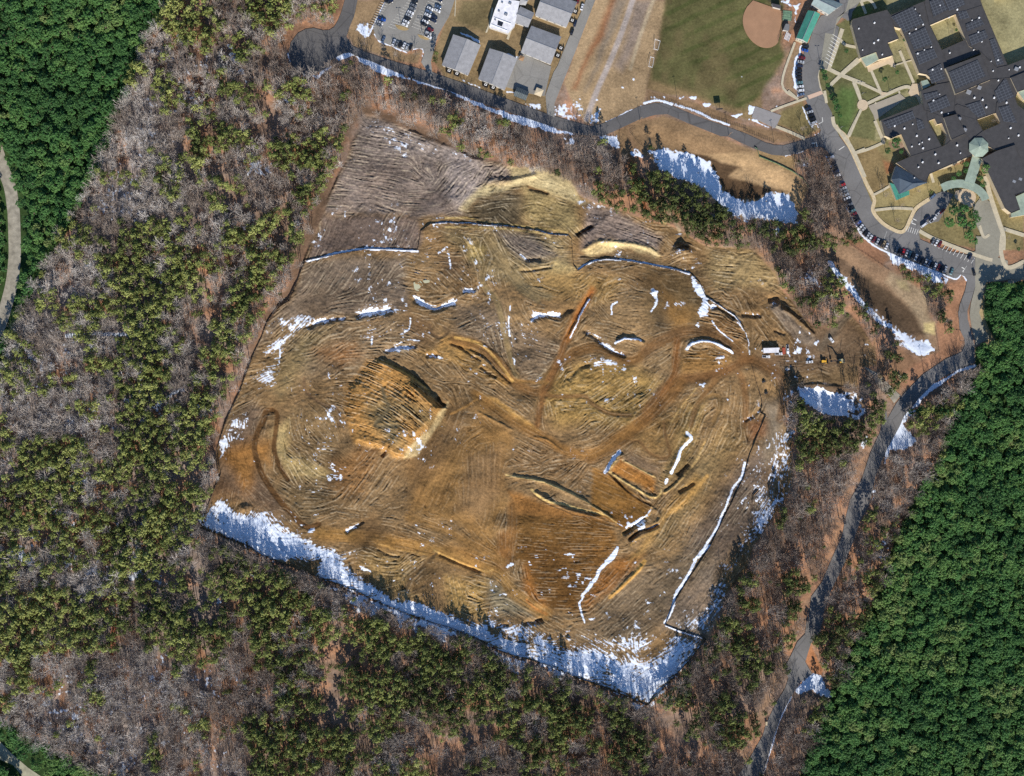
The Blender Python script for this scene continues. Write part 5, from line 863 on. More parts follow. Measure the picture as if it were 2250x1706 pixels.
PLACES = [('beside the west gravel road', 90, 500), ('in the northwest woods along the green stand', 330, 330), ('in the mixed woods by the road bulb', 560, 180), ('in the woods west of the clearing', 420, 620), ('in the dense pine wood on the west side', 200, 900),
  ('by the snow at the southwest corner of the clearing', 400, 1180), ('in the southwest woods', 200, 1350), ('in the thin woods near the southwest green strip', 300, 1560), ('south of the snowy clearing edge', 760, 1430), ('below the snowy south tip of the clearing', 1350, 1590), ('in the south woods', 950, 1600),
  ('between the clearing and the north road', 950, 260), ('above the pale sand bank', 1230, 330), ('south of the first snowy basin', 1520, 480), ('between the curved car row and the basin', 1790, 440), ('in the wedge of woods above the work yard', 1780, 640), ('along the long brown basin', 1900, 760),
  ('beside the snow filled pit', 1830, 940), ('east of the clearing by the lower road', 1780, 1180), ('east of the lower road', 1960, 1080), ('at the bottom of the lower road', 1650, 1560), ('in the green wood on the east side', 2100, 1200), ('in the green wood at the lower right', 1950, 1560),
  ('in the green wood at the upper left', 140, 180), ('in the green corner at the lower left', 60, 1620), ('by the parking lot end of the pale drive', 2180, 760), ('west of the clearing along the black fence', 560, 800), ('near the road bulb snow', 740, 150)]
def place_of(x, y): return min(PLACES, key=lambda p: (p[1]-x)**2+(p[2]-y)**2)[0]
def tree_label(kind, sc, t, x, y):
    size = 'small' if sc < 0.8 else ('tall' if sc > 1.0 else 'mid-height')
    if kind == 'pine': tone = 'dark green' if t < 0.33 else ('olive green' if t < 0.62 else 'yellowish green'); nm = 'pine'
    elif kind == 'bare': tone = 'brown' if t < 0.36 else ('greyish brown' if t < 0.62 else 'pale grey'); nm = 'leafless tree'
    else: tone = 'deep green' if t < 0.36 else ('mid green' if t < 0.62 else 'light green'); nm = 'leafy tree'
    pl = place_of(x, y); return '%s %s %s %s' % (size, tone, nm, pl), '%ss %s' % (nm, pl)
TREE_N = 0
def add_tree(kind, x, y, sc, t, label=None, group=None):
    """one tree: an empty with its crown and its trunk"""
    K = KINDS_T[kind]; v = random.randrange(K['n']); h = 14*sc; X, Y = wx((x, y))
    l, g = tree_label(kind, sc, t, x, y)
    e = empty(K['name'], (X, Y, ground_z(x, y)), random.uniform(0, 6.28), label or l, 'tree', group or g); e.scale = (sc, sc, sc)
    for nm, d_ in (('crown', PROTO[kind][v][0]), ('trunk', PROTO[kind][v][1])):
        o = bpy.data.objects.new(nm, d_); COL.objects.link(o); o.parent = e; o['tint'] = float(t)
    return e
def stuff_trees(name, kind, pts, label):
    """the remaining trees of a kind as one object: instanced on points"""
    me = bpy.data.meshes.new(name); co = []
    for x, y, sc, t in pts: X, Y = wx((x, y)); co.append((X, Y, ground_z(x, y)))
    me.from_pydata(co, [], []); n = len(pts)
    for nm, ty_, vals in (('sc', 'FLOAT', [p[2] for p in pts]), ('tint', 'FLOAT', [float(p[3]) for p in pts]), ('rot', 'FLOAT', [random.uniform(0, 6.28) for _ in pts]), ('idx', 'INT', [random.randrange(KINDS_T[kind]['n']) for _ in pts])):
        me.attributes.new(nm, ty_, 'POINT').data.foreach_set('value', vals)
    o = bpy.data.objects.new(name, me); COL.objects.link(o); tag(o, label, None, None, 'stuff')
    ng = bpy.data.node_groups.new(name, 'GeometryNodeTree'); ng.interface.new_socket('Geometry', in_out='INPUT', socket_type='NodeSocketGeometry'); ng.interface.new_socket('Geometry', in_out='OUTPUT', socket_type='NodeSocketGeometry')
    N = ng.nodes; Lk = ng.links; gi = N.new('NodeGroupInput'); go = N.new('NodeGroupOutput'); join = N.new('GeometryNodeJoinGeometry')
    done = {}
    for ob in list(COL.objects):
        if ob.type == 'MESH' and ob.parent and ob.name.split('.')[0] in ('crown', 'trunk') and ob.data.name not in done: done[ob.data.name] = ob
    for cm, tm in PROTO[kind]:
        j2 = N.new('GeometryNodeJoinGeometry')
        for d_ in (cm, tm):
            oi = N.new('GeometryNodeObjectInfo'); oi.transform_space = 'ORIGINAL'; oi.inputs['Object'].default_value = done[d_.name]; Lk.new(oi.outputs['Geometry'], j2.inputs[0])
        g2i = N.new('GeometryNodeGeometryToInstance'); Lk.new(j2.outputs[0], g2i.inputs[0]); Lk.new(g2i.outputs[0], join.inputs[0])
    iop = N.new('GeometryNodeInstanceOnPoints'); Lk.new(gi.outputs[0], iop.inputs['Points']); Lk.new(join.outputs[0], iop.inputs['Instance']); iop.inputs['Pick Instance'].default_value = True
    def attr(nm, ty_='FLOAT'):
        a = N.new('GeometryNodeInputNamedAttribute'); a.data_type = ty_; a.inputs['Name'].default_value = nm; return a.outputs['Attribute']
    Lk.new(attr('idx', 'INT'), iop.inputs['Instance Index']); Lk.new(attr('sc'), iop.inputs['Scale'])
    cx_ = N.new('ShaderNodeCombineXYZ'); Lk.new(attr('rot'), cx_.inputs[2]); Lk.new(cx_.outputs[0], iop.inputs['Rotation']); Lk.new(iop.outputs[0], go.inputs[0])
    md = o.modifiers.new('trees', 'NODES'); md.node_group = ng
    return o
# trees of their own: for each kind the ones that show largest, those along the open edges first
eb = blur(INS, 30)
def edge(x, y): return 1.0 if 0.02 < float(samp(eb, np.array([x]), np.array([y]))[0]) < 0.9 else 0.0
for kind, n_own, sname, slabel in (('pine', 285, 'pine_woods', 'mixed olive pine canopy filling the woods round the clearing'), ('bare', 285, 'bare_woods', 'leafless grey brown woods round the clearing'), ('broad', 285, 'green_woods', 'summer green leafy canopy on both sides')):
    L_ = [p for p in PTS[kind]]
    L_.sort(key=lambda p: -(p[2]+0.22*edge(p[0], p[1]) - (9 if not (6 < p[0] < 2244 and 6 < p[1] < 1700) else 0)))
    for p in L_[:n_own]: add_tree(kind, *p)
    stuff_trees(sname, kind, L_[n_own:], slabel)
    print('TREES', kind, len(L_))
# ================================================================== ROADS, LOTS, WALKS (thin slabs lying on the ground)
def asphalt(name, c, crack=0.5):
    m, nt, b = newmat(name); c1 = lin(c)
    g1 = noise(nt, 0.06, 4.0); g2 = noise(nt, 0.9, 5.0, 0.7); v = nt.nodes.new('ShaderNodeTexVoronoi'); v.feature = 'DISTANCE_TO_EDGE'; v.inputs['Scale'].default_value = 0.055
    g = nt.nodes.new('ShaderNodeNewGeometry'); nt.links.new(g.outputs['Position'], v.inputs['Vector'])
    f = mathn(nt, 'ADD', mathn(nt, 'MULTIPLY', g1, 0.7), mathn(nt, 'MULTIPLY', g2, 0.5)); cc_ = ramp(nt, f, [(0.35, tuple(x*0.78 for x in c1)), (0.8, tuple(x*1.28 for x in c1))])
    k = ramp(nt, v.outputs['Distance'], [(0.0, (crack,)*3), (0.02, (0,)*3)])
    nt.links.new(mixc(nt, k, cc_, tuple(x*0.4 for x in c1)), b.inputs['Base Color']); b.inputs['Roughness'].default_value = 0.9; b.inputs['Specular IOR Level'].default_value = 0.2
    return m
M_ASPH = asphalt('grey asphalt', (112, 110, 108)); M_ASPHD = asphalt('dark asphalt', (94, 92, 91)); M_LOT = asphalt('worn lot asphalt', (132, 129, 123), 0.3); M_PLAZA = asphalt('pale asphalt', (138, 134, 120), 0.15)
M_CONC = mat('concrete walk', (186, 175, 150), 0.9, 0.14, 0.5); M_GRAV = mat('pale gravel', (150, 144, 130), 0.95, 0.34, 0.25); M_PAVER = mat('pinkish pavers', (202, 172, 150), 0.9, 0.15, 2.0)
M_PAINT = mat('white road paint', (214, 212, 204), 0.8, 0.2, 1.5); M_TANWALK = mat('tan walk with frost', (198, 178, 142), 0.9, 0.22, 0.8); M_CLAY = mat('infield clay', (158, 122, 94), 0.95, 0.1, 0.15)
ZC = [0.30]
def slab(name, polys, m, z=None, label=None, mi=None):
    if z is None: z = ZC[0]; ZC[0] += 0.012
    b_ = MB()
    for i_, P_ in enumerate(polys): b_.prism(wpts(P_), -0.6, z+0.0045*i_)
    o = b_.build(name, m); o['kind'] = 'structure'
    if label: o['label'] = label
    return o
def band(reg, pts, wd, n=5): return ribbon_poly(smooth_line(r(reg, *pts), n), wd)
def bandz(name, lines, m, label=None):
    return slab(name, [band(*l) for l in lines], m, None, label)
NORTH_ROAD = r('A', 890,-60, 830,150, 790,250, 740,335, 680,370, 600,372, 500,345, 400,355, 300,410, 215,520, 190,640, 200,720, 250,830, 340,890, 430,912, 520,890, 600,860, 690,800) + r('A', 700,740, 780,690, 860,650, 930,640, 1000,680, 1200,750, 1500,880, 1800,1000) \
   + r('B', 0,985, 210,1055, 380,1110, 760,1250, 1200,1400, 1700,1570, 1940,1640) + r('C', 300,1655, 480,1650, 600,1600, 750,1530, 900,1460, 1100,1400, 1250,1390, 1500,1500, 1900,1659) + r('H', 0,740, 200,840, 450,950, 700,1035, 900,1055, 1100,1020, 1350,920, 1440,905, 1500,912, 1570,940, 1620,990) \
   + r('H', 1800,760, 1700,600, 1520,560, 1500,640, 1480,690, 1400,745, 1260,780, 1100,830, 900,885, 750,880, 600,840, 300,700, 0,590) + r('C', 1700,1450, 1500,1370, 1230,1260, 1100,1255, 900,1300, 700,1400, 480,1500, 330,1540) + r('B', 1950,1500, 1560,1390, 1160,1240, 700,1070, 300,930, 170,880) + r('A', 1850,860, 1500,760, 1130,640, 960,560, 890,450, 930,330, 985,200, 1040,-60)
slab('road', [NORTH_ROAD], M_ASPHD, 0.30, 'dark asphalt road with a round turning bulb')
slab('parking_lot', [r('A', 1390,-80, 1370,20, 1290,180, 1215,345, 1260,480, 1400,545, 1640,635, 1700,590, 1820,595, 1835,660, 1800,760, 1860,850, 1900,900) + r('B', 170,940, 150,750, 230,440, 370,200, 460,-60)], M_LOT, 0.34, 'worn asphalt parking lot beside the gabled buildings')
slab('service_drive', [r('B', 2060,-60, 1960,180, 1840,430, 1760,620, 1690,800, 1640,880, 1540,1160, 1560,1390, 1650,1430, 1650,1260, 1900,640, 2170,-60), r('B', 1240,650, 1610,810, 1600,860, 1530,1170, 1400,1150, 1170,1090, 1060,1060, 1130,880, 1190,720)], M_LOT, 0.36)
slab('campus_road', [r('E', 1950,-60, 2130,0, 2130,40, 2010,200, 1990,330, 1930,340, 1900,310, 1840,290, 1740,410, 1800,450, 1760,640, 1640,1000, 1600,1130, 1480,1090, 1450,1250, 1480,1420, 1530,1530) + r('H', 1600,210, 1680,360, 1700,540, 1800,740, 1900,880, 1960,950, 2000,1010, 2060,1150, 2212,1480)
    + r('I', 640,0, 700,130, 750,250, 765,400, 850,500, 960,570, 1030,605, 1100,615, 1160,590, 1200,510, 1240,430, 1320,330, 1400,240, 1500,160, 1620,110, 1740,150, 1650,330, 1560,480, 1430,510, 1340,560, 1325,640, 1335,700, 1500,770, 1700,850, 2000,905, 2010,1250, 1960,1420, 1910,1560)
    + r('BB', 1690,640, 1695,760, 1730,900, 1758,1000, 1758,1155, 1560,1240, 1400,1330, 1250,1480, 1110,1650) + r('U', 1280,130, 1190,290, 1100,500, 1060,700, 990,820, 930,1000, 870,1150, 770,1350, 720,1500, 690,1661) + r('V', 740,470, 690,630, 750,740, 640,820, 560,950, 480,1100, 400,1330, 310,1657, 290,1760, 0,1760)
    + r('V', 80,1657, 200,1480, 310,1290, 340,1180, 440,980, 510,870, 540,780, 500,680, 540,620, 620,450, 690,380, 700,290, 720,110) + r('U', 590,1661, 620,1400, 700,1290, 790,1080, 850,950, 880,800, 910,680, 1000,520, 1060,330, 1130,180, 1180,0)
    + r('BB', 960,1669, 1040,1530, 1120,1430, 1290,1260, 1500,1120, 1640,1060, 1668,1000, 1665,940, 1620,850, 1608,700, 1625,620, 1670,500, 1690,400, 1670,370, 1630,350, 1600,380) + r('I', 1740,1170, 1500,1070, 1240,970, 1060,900, 900,830, 740,740, 600,600, 520,450, 460,340, 380,180, 300,-20)
    + r('H', 1660,1040, 1570,950, 1490,700, 1500,640, 1450,540, 1390,430, 1300,260, 1250,130) + r('E', 1220,1600, 1240,1500, 1200,1400, 1190,1150, 1230,850, 1310,690, 1390,450, 1500,260, 1620,240, 1700,130, 1760,0, 1790,-60)], M_ASPH, 0.39, 'grey campus road that curves past the school and runs south through the woods')
slab('pavement', [r('I', 2005,905, 1960,860, 2050,830, 2212,900, 2400,960, 2400,1260) + r('BB', 2212,390, 2060,400, 1860,420, 1830,560, 1800,700, 1850,850, 1900,930, 1850,960, 1768,1000, 1760,940, 1735,860, 1712,720, 1722,620, 1762,470), r('G', 1600,1120, 1700,1000, 1800,1080, 1930,1400, 1940,1659, 1700,1659, 1690,1480, 1620,1330, 1590,1200), r('BB', 1770,0, 2010,0, 2000,150, 1960,210, 2060,290, 2212,260, 2212,395, 1760,395, 1764,185)], M_PLAZA, 0.42, 'pale greenish grey pavement east of the car rows')
slab('pavement', [r('E', 2130,40, 2300,-40, 1990,-60, 1960,-40, 1900,180, 1740,415, 1700,700, 1590,1120, 1480,1085, 1500,1000, 1570,540, 1700,560, 1760,300)], M_PLAZA, 0.43, 'pale parking pavement by the school corner')
slab('gravel_drive', [r('BB', 740,1190, 860,1250, 1080,1460, 1020,1530, 960,1450, 860,1370, 830,1280)], M_GRAV, 0.31, 'short pale gravel drive to the work yard')
slab('gravel_road', [ribbon_poly(smooth_line(r('W', -60,1000, 20,1250, 75,1400, 100,1560) + r('X', 105,0, 110,150, 110,300, 90,480, 50,640, 0,800, -80,950), 5), 27)], M_GRAV, 0.33, 'pale gravel road along the left side of the green wood')
slab('gravel_road', [r('AA', -200,1200, 0,1345, 100,1450, 250,1580, 400,1680, 400,1800, 60,1800, 200,1657, 120,1560, 0,1510, -200,1450)], mat('sandy road', (160,157,134), 0.95, 0.25, 0.3), 0.33, 'pale sandy track at the lower left corner')
slab('infield', [smooth_line(r('E', 400,10, 860,180, 885,250, 850,420, 840,500, 810,680, 740,750, 640,780, 530,765, 430,710, 340,620, 270,500, 238,380, 245,250, 300,120), 3)], M_CLAY, 0.30, 'round reddish clay baseball infield')
# walks
WALKS = [('E', [1850,470, 1720,860, 1620,1130], 9), ('E', [1480,1080, 1600,1110, 1830,1220, 2212,1370], 8), ('E', [1650,1390, 1830,1220, 2150,960], 8), ('E', [2020,1300, 2090,1440, 2150,1640], 6), ('E', [1820,650, 1900,730, 2070,770], 6), ('E', [1480,1090, 1450,1230, 1500,1470, 1600,1660], 5),
  ('F', [0,920, 200,1000, 500,1140], 6), ('F', [140,1000, 230,1230], 7), ('F', [350,850, 480,1150], 6), ('F', [300,1265, 500,1170, 760,1060, 850,1085], 7), ('F', [700,620, 760,760, 870,1010], 6), ('F', [920,1170, 980,1330], 6), ('F', [230,1340, 100,1600, 60,1700], 6), ('F', [400,1470, 480,1659], 6), ('F', [0,900, 200,720], 9), ('F', [590,810, 860,730], 2.5),
  ('F', [230,20, 290,170], 6), ('F', [230,20, 320,0, 380,50, 410,110], 6), ('F', [400,1250, 415,1265], 4), ('F', [690,1110, 700,1140], 4), ('G', [400,90, 500,330, 520,360], 7), ('G', [520,345, 330,430, 160,480], 6), ('G', [380,990, 480,940, 580,880], 5), ('G', [400,1175, 640,1150, 860,1160], 6),
  ('G', [1070,700, 1300,640, 1580,500], 4), ('G', [1070,700, 1110,840], 6), ('G', [1740,760, 1800,1000, 1930,1390], 10), ('G', [1960,1400, 2212,1480], 8), ('G', [1930,1380, 1960,1500, 1955,1659], 10), ('I', [1325,595, 1500,690, 1900,850, 2160,940], 8), ('I', [2160,940, 2212,950], 8), ('BB', [2010,-20, 2000,150, 2060,285, 2212,230], 9),
  ('H', [1560,0, 1590,200], 6), ('H', [690,330, 900,250, 1270,120], 5), ('H', [970,0, 1130,140], 5), ('E', [1080,690, 870,1360, 1110,1600], 5), ('E', [1090,650, 1210,700], 4), ('H', [770,580, 1000,670, 1240,780], 6), ('H', [1690,420, 1720,560, 1870,740, 2020,970, 2212,1400], 8), ('H', [2060,1000, 2212,940], 5), ('H', [2150,300, 1960,740], 5),
  ('G', [1670,1360, 1720,1500, 1790,1470], 6), ('B', [820,400, 860,290, 900,100], 3.5), ('B', [1130,330, 1080,480], 5), ('B', [450,0, 440,200], 2)]
slab('footpath', [band(*w_) for w_ in WALKS], M_CONC, 0.36, 'pale concrete footpaths crossing the school lawns')
slab('footpath', [band('G', [-20,230, 100,420, 200,640, 300,860, 390,1040, 375,1180, 480,1320, 620,1410, 720,1440, 780,1390, 830,1280, 900,1150, 1060,1040], 8), band('H', [1740,560, 1790,640, 1900,740, 2000,960, 2100,1180, 2212,1450], 8)], M_TANWALK, 0.41, 'tan footpath with frost along the curved road')
slab('plaza', [[(r('F', 250,1280)[0][0]+12*math.cos(a*0.3927), r('F', 250,1280)[0][1]+12*math.sin(a*0.3927)) for a in range(16)], r('F', 850,1020, 930,1020, 975,1100, 935,1180, 830,1170, 805,1130), r('F', 300,810, 610,680, 650,830, 560,780, 320,880), r('F', 470,1120, 560,1130, 480,1175),
   smooth_line(r('G', 1380,940, 1500,915, 1600,950, 1625,1030, 1590,1120, 1540,1135, 1400,1050, 1365,1000), 3)], mat('beige paving', (194,174,146), 0.9, 0.1, 0.7), 0.45, 'beige paved circles and squares on the campus')
slab('crosswalk', [r('H', 1280,80, 1500,0, 1540,50, 1310,140)], M_PAVER, 0.46, 'pinkish crosswalk across the campus road')
slab('courtyard', [r('F', 320,1290, 700,1140, 770,1200, 400,1470, 380,1400)], mat('basketball court', (158,148,132), 0.9, 0.08, 0.3), 0.38, 'plain grey court beside the school')
# painted bay lines
BL = MB()
def mark(reg, pts, wd=0.16):
    P_ = wpts(r(reg, *pts))
    for a_, b__ in zip(P_, P_[1:]): BL.prism(ribbon_poly([a_, b__], wd), 0.2, MZ)
MZ = 0.47
for i in range(9): t = i/8; mark('E', [1690-130*t, 560+430*t, 1810-130*t, 640+430*t], 0.35)
for i in range(10): mark('I', [1600+44*i, 745+20*i, 1560+44*i, 810+20*i], 0.35)
for i in range(6): mark('I', [1180+26*i, 540+8*i, 1160+26*i, 600+8*i], 0.35)
mark('I', [930,600, 890,720]); mark('I', [1900,1020, 1850,1110]); mark('H', [1460,540, 1530,500, 1520,430], 0.4); mark('H', [1420,830, 1440,910], 0.5); mark('H', [1790,960, 1880,900], 0.5)
mark('I', [1240,470, 1230,500, 1280,520], 0.6); mark('I', [1250,450, 1290,470], 0.6); mark('I', [1840,1040, 1880,1060, 1850,1090], 0.6); mark('H', [1350,850, 1400,850], 0.6)
for i in range(14): mark('A', [1740-22*i, 40+29*i*1.0, 1640-22*i, 5+29*i], 0.14) if i < 12 else None
for i in range(11): mark('A', [1390-14*i, 60+27*i, 1310-14*i, 30+27*i], 0.14)
for i in range(12): mark('A', [2080-20*i, 60+30*i, 1900-20*i, -10+30*i], 0.14)
for i in range(11): mark('A', [1420+27*i, 540+9*i, 1450+27*i, 470+9*i], 0.14)
mk = BL.build('parking_markings', M_PAINT); mk['kind'] = 'structure'; mk['label'] = 'white painted parking bay lines'
slab('concrete_pad', [r('H', 440,250, 860,400, 765,610, 380,430)], mat('grey pad', (142,138,136), 0.9, 0.1, 0.3), 0.33, 'grey concrete pad edged with snow by the playing field')
slab('lot_island', [smooth_line(r('A', 1480,300, 1560,320, 1650,355, 1600,375, 1520,355, 1480,300), 3)[:-1], smooth_line(r('A', 1755,420, 1830,440, 1900,470, 1870,490, 1790,465, 1755,420), 3)[:-1]], mat('dry island grass', (158,136,96), 0.95, 0.2, 1.0), 0.47)
# --- retention pond, small pale puddles
mw, nt, b = newmat('silty water'); b.inputs['Base Color'].default_value = (*lin((186,182,150)), 1); b.inputs['Roughness'].default_value = 0.25
for pts in ([1540,270, 1600,250, 1630,290, 1620,340, 1580,350, 1550,330], [1630,250, 1690,245, 1700,265, 1650,275]):
    P_ = r('M', *pts); z = ground_z(*P_[0])+0.35; o = MB(); o.prism(wpts(smooth_line(P_+[P_[0]], 4)[:-1]), z-1.5, z); o = o.build('puddle', mw); o['kind'] = 'structure'; o['label'] = 'pale silty puddle on the graded ground'
# ================================================================== BUILDINGS
def roofmat(name, c, c2=None, seam=0.0):
    m, nt, b = newmat(name); c1 = lin(c); f = noise(nt, 0.35, 5.0, 0.65)
    col = ramp(nt, f, [(0.3, tuple(v*0.78 for v in c1)), (0.7, tuple(v*1.2 for v in c1) if c2 is None else lin(c2))])
    if seam:
        tc = nt.nodes.new('ShaderNodeTexCoord'); wv = nt.nodes.new('ShaderNodeTexWave'); wv.inputs['Scale'].default_value = seam; wv.inputs['Distortion'].default_value = 0.4; nt.links.new(tc.outputs['Object'], wv.inputs['Vector'])
        col = mixc(nt, mathn(nt, 'MULTIPLY', wv.outputs['Fac'], 0.35), col, tuple(v*0.6 for v in c1))
    sp = ramp(nt, noise(nt, 3.0, 2.0), [(0.6, (0,0,0)), (0.75, (0.5,)*3)])
    nt.links.new(mixc(nt, sp, col, tuple(min(1, v*1.9) for v in c1)), b.inputs['Base Color']); b.inputs['Roughness'].default_value = 0.7
    return m
R_SLATE = roofmat('dark school roofing', (63, 61, 61)); R_GREY = roofmat('grey metal roofing', (150, 149, 150), None, 1.1); R_WHITE = roofmat('white membrane roof', (224, 222, 224)); R_PALEG = roofmat('pale green roof', (142, 156, 140))
R_TEAL = roofmat('teal metal roof', (70, 142, 122), None, 1.2); R_NAVY = roofmat('dark blue roof', (60, 74, 88), None, 1.2); R_GG = roofmat('grey green metal roof', (138, 152, 150), None, 1.0)
W_CREAM = mat('cream wall', (208, 190, 158), 0.9, 0.1, 0.4); W_GREY = mat('light siding', (184, 180, 172), 0.9, 0.1, 0.4)
M_WHITE = mat('white painted metal', (226, 226, 226), 0.5, 0.05, 0.5); M_DARK = mat('dark metal', (46, 46, 50), 0.6, 0.2, 0.5); M_BLACK = mat('black fabric', (52, 48, 46), 0.9, 0.2, 1.0); M_STEEL = mat('galvanised steel', (150, 152, 156), 0.5, 0.1, 0.5, metal=0.3)
M_WOOD = mat('weathered wood', (156, 124, 92), 0.9, 0.2, 1.0); M_YELL = mat('machine yellow', (226, 172, 56), 0.6, 0.12, 0.7); M_CREAMY = mat('pale machine paint', (222, 208, 160), 0.6, 0.12, 0.7)
m_, nt_, b_0 = newmat('dark glass'); b_0.inputs['Base Color'].default_value = (0.02, 0.025, 0.035, 1); b_0.inputs['Roughness'].default_value = 0.12; M_GLASS = m_
m_, nt_, b_0 = newmat('solar panels'); tc = nt_.nodes.new('ShaderNodeTexCoord'); bk = nt_.nodes.new('ShaderNodeTexBrick'); mp = nt_.nodes.new('ShaderNodeMapping'); mp.inputs['Rotation'].default_value = (0, 0, math.radians(-113)); nt_.links.new(tc.outputs['Object'], mp.inputs[0]); nt_.links.new(mp.outputs[0], bk.inputs['Vector'])
bk.inputs['Color1'].default_value = (*lin((60,61,64)), 1); bk.inputs['Color2'].default_value = (*lin((66,67,71)), 1); bk.inputs['Mortar'].default_value = (*lin((96,99,104)), 1); bk.inputs['Scale'].default_value = 1.0; bk.inputs['Brick Width'].default_value = 1.9; bk.inputs['Row Height'].default_value = 2.6; bk.inputs['Mortar Size'].default_value = 0.12; bk.offset = 0.0
nt_.links.new(bk.outputs[0], b_0.inputs['Base Color']); b_0.inputs['Roughness'].default_value = 0.35; M_SOLAR = m_
def cen(P): return (sum(p[0] for p in P)/len(P), sum(p[1] for p in P)/len(P))
def loc(P, c): return [(p[0]-c[0], p[1]-c[1]) for p in P]
def gable(name, reg, nw, ne, se, sw, eave, top, axis, rm, wm, label, group=None, over=0.5, wins=4):
    """axis 'ns': ridge from the north side to the south side; 'ew': from west to east. corners as seen at eave height"""
    P = wpts(r(reg, *nw, *ne, *se, *sw), eave); c = cen(P); P = loc(P, c); e = empty(name, (c[0], c[1], 0.25), 0, label, 'building', group); NW, NE, SE, SW = P
    mid = lambda a_, b_: ((a_[0]+b_[0])/2, (a_[1]+b_[1])/2)
    A_, B_ = (mid(NW, NE), mid(SW, SE)) if axis == 'ns' else (mid(NW, SW), mid(NE, SE))
    inn = [(p[0]*0.955, p[1]*0.955) for p in P]; w_ = MB(); w_.prism(inn, -0.6, eave-0.12); 
    for a_, b_, k in (((inn[0], inn[1], A_), (inn[3], inn[2], B_)) if axis == 'ns' else ((inn[0], inn[3], A_), (inn[1], inn[2], B_))) if False else []: pass
    w_.build('wall', wm, e)
    rf = MB(); t = 0.18
    quads = ((NW, A_, B_, SW), (A_, NE, SE, B_)) if axis == 'ns' else ((NW, NE, B_, A_), (A_, B_, SE, SW))
    for Q in quads:
        zs = [top if q in (A_, B_) else eave for q in Q]; vs = [(q[0], q[1], z) for q, z in zip(Q, zs)]+[(q[0], q[1], z-t) for q, z in zip(Q, zs)]
        rf.add(vs, [(3,2,1,0), (4,5,6,7), (0,1,5,4), (1,2,6,5), (2,3,7,6), (3,0,4,7)])
    ends = ((NW, NE, A_), (SW, SE, B_)) if axis == 'ns' else ((NW, SW, A_), (NE, SE, B_))
    gb = MB()
    for p, q_, a_ in ends: k = 0.965; gb.add([(p[0]*k, p[1]*k, eave-0.12), (q_[0]*k, q_[1]*k, eave-0.12), (a_[0]*k, a_[1]*k, top-0.2)], [(0,1,2)])
    gb.build('gable_wall', wm, e)
    ro = rf.build('roof', rm, e); rc = MB(); rc.box(((A_[0]+B_[0])/2, (A_[1]+B_[1])/2, top+0.04), (math.hypot(A_[0]-B_[0], A_[1]-B_[1]), 0.35, 0.14), math.atan2(B_[1]-A_[1], B_[0]-A_[0])); rc.build('ridge_cap', M_STEEL, ro)
    for i in range(wins):
        for a_, b_ in ((inn[3], inn[2]), (inn[1], inn[2])):
            tt = (i+0.5)/wins; x, y = a_[0]+(b_[0]-a_[0])*tt, a_[1]+(b_[1]-a_[1])*tt; o = MB(); o.box((x, y, 1.7), (1.3, 0.12, 1.2), math.atan2(b_[1]-a_[1], b_[0]-a_[0])); o.build('window', M_GLASS, e)
    return e
GB = 'grey gabled school pods'
g1_ = gable('gabled_building', 'B', (420,420), (755,550), (600,920), (280,795), 4.0, 6.2, 'ns', R_GREY, W_GREY, 'grey ridged-roof building nearest the parking lot', GB)
g2_ = gable('gabled_building', 'B', (862,590), (1200,712), (1045,1100), (722,965), 4.0, 6.2, 'ns', R_GREY, W_GREY, 'grey ridged-roof building between its twin by the lot and the asphalt yard', GB)
g3_ = gable('gabled_building', 'B', (1368,315), (1735,450), (1605,785), (1240,640), 4.0, 6.6, 'ew', R_GREY, W_GREY, 'grey building with a dark north slope, on the north side of the asphalt yard', GB)
g4_ = gable('gabled_building', 'B', (1530,-120), (1925,30), (1795,335), (1412,190), 4.0, 6.6, 'ew', R_GREY, W_GREY, 'grey ridged building cut by the top edge of the picture, beside the service drive', GB)
gable('link_building', 'B', (1235,80), (1405,160), (1330,335), (1145,270), 3.4, 4.8, 'ew', R_GREY, W_GREY, 'small pale grey gabled block between the white roof and the dark pods', None, wins=2)
gable('link_building', 'B', (1240,-60), (1340,-20), (1300,60), (1225,60), 3.4, 4.6, 'ew', R_GREY, W_GREY, 'small pale roofed block at the top edge right of the white roof', None, wins=1)
def flat(name, reg, polys, hs, rm, wm, label, cat='building', par=0.0):
    PP = [wpts(r(reg, *p), h) for p, h in zip(polys, hs)]; c = cen(PP[0]); e = empty(name, (c[0], c[1], 0.2), 0, label, cat)
    for P, h in zip(PP, hs):
        P = loc(P, c); w_ = MB(); w_.prism(P, -0.6, h-0.25); w_.build('wall', wm, e)
        q = cen(P); big = [(q[0]+(x-q[0])*1.012, q[1]+(y-q[1])*1.012) for x, y in P]; w_ = MB(); w_.prism(big, h-0.25, h); w_.build('roof', rm, e)
    return e, c
WB, WC = flat('white_roof_building', 'B', [[985,-20, 1225,20, 1165,310, 1085,405, 860,330, 925,130]], [4.6], R_WHITE, W_GREY, 'flat white roofed building with rooftop units')
for x, y, a_ in ((1110,45,1.4), (1060,180,1.6), (1015,35,0.9), (975,140,0.9), (930,245,0.8)):
    X, Y = wx(r('B', x, y)[0], 5); o = MB(); o.box((X-WC[0], Y-WC[1], 4.9), (a_*1.3, a_, 0.9), -0.4); o.build('rooftop_unit', M_STEEL, WB)
for pts in ([915,215, 1120,290], [885,300, 1075,375], [860,330, 925,130, 985,-20]):
    P = loc(wpts(r('B', *pts), 4.8), WC); o = MB(); [o.prism(ribbon_poly([a_, b_], 0.35), 4.62, 5.0) for a_, b_ in zip(P, P[1:])]; o.build('parapet', M_WHITE, WB)
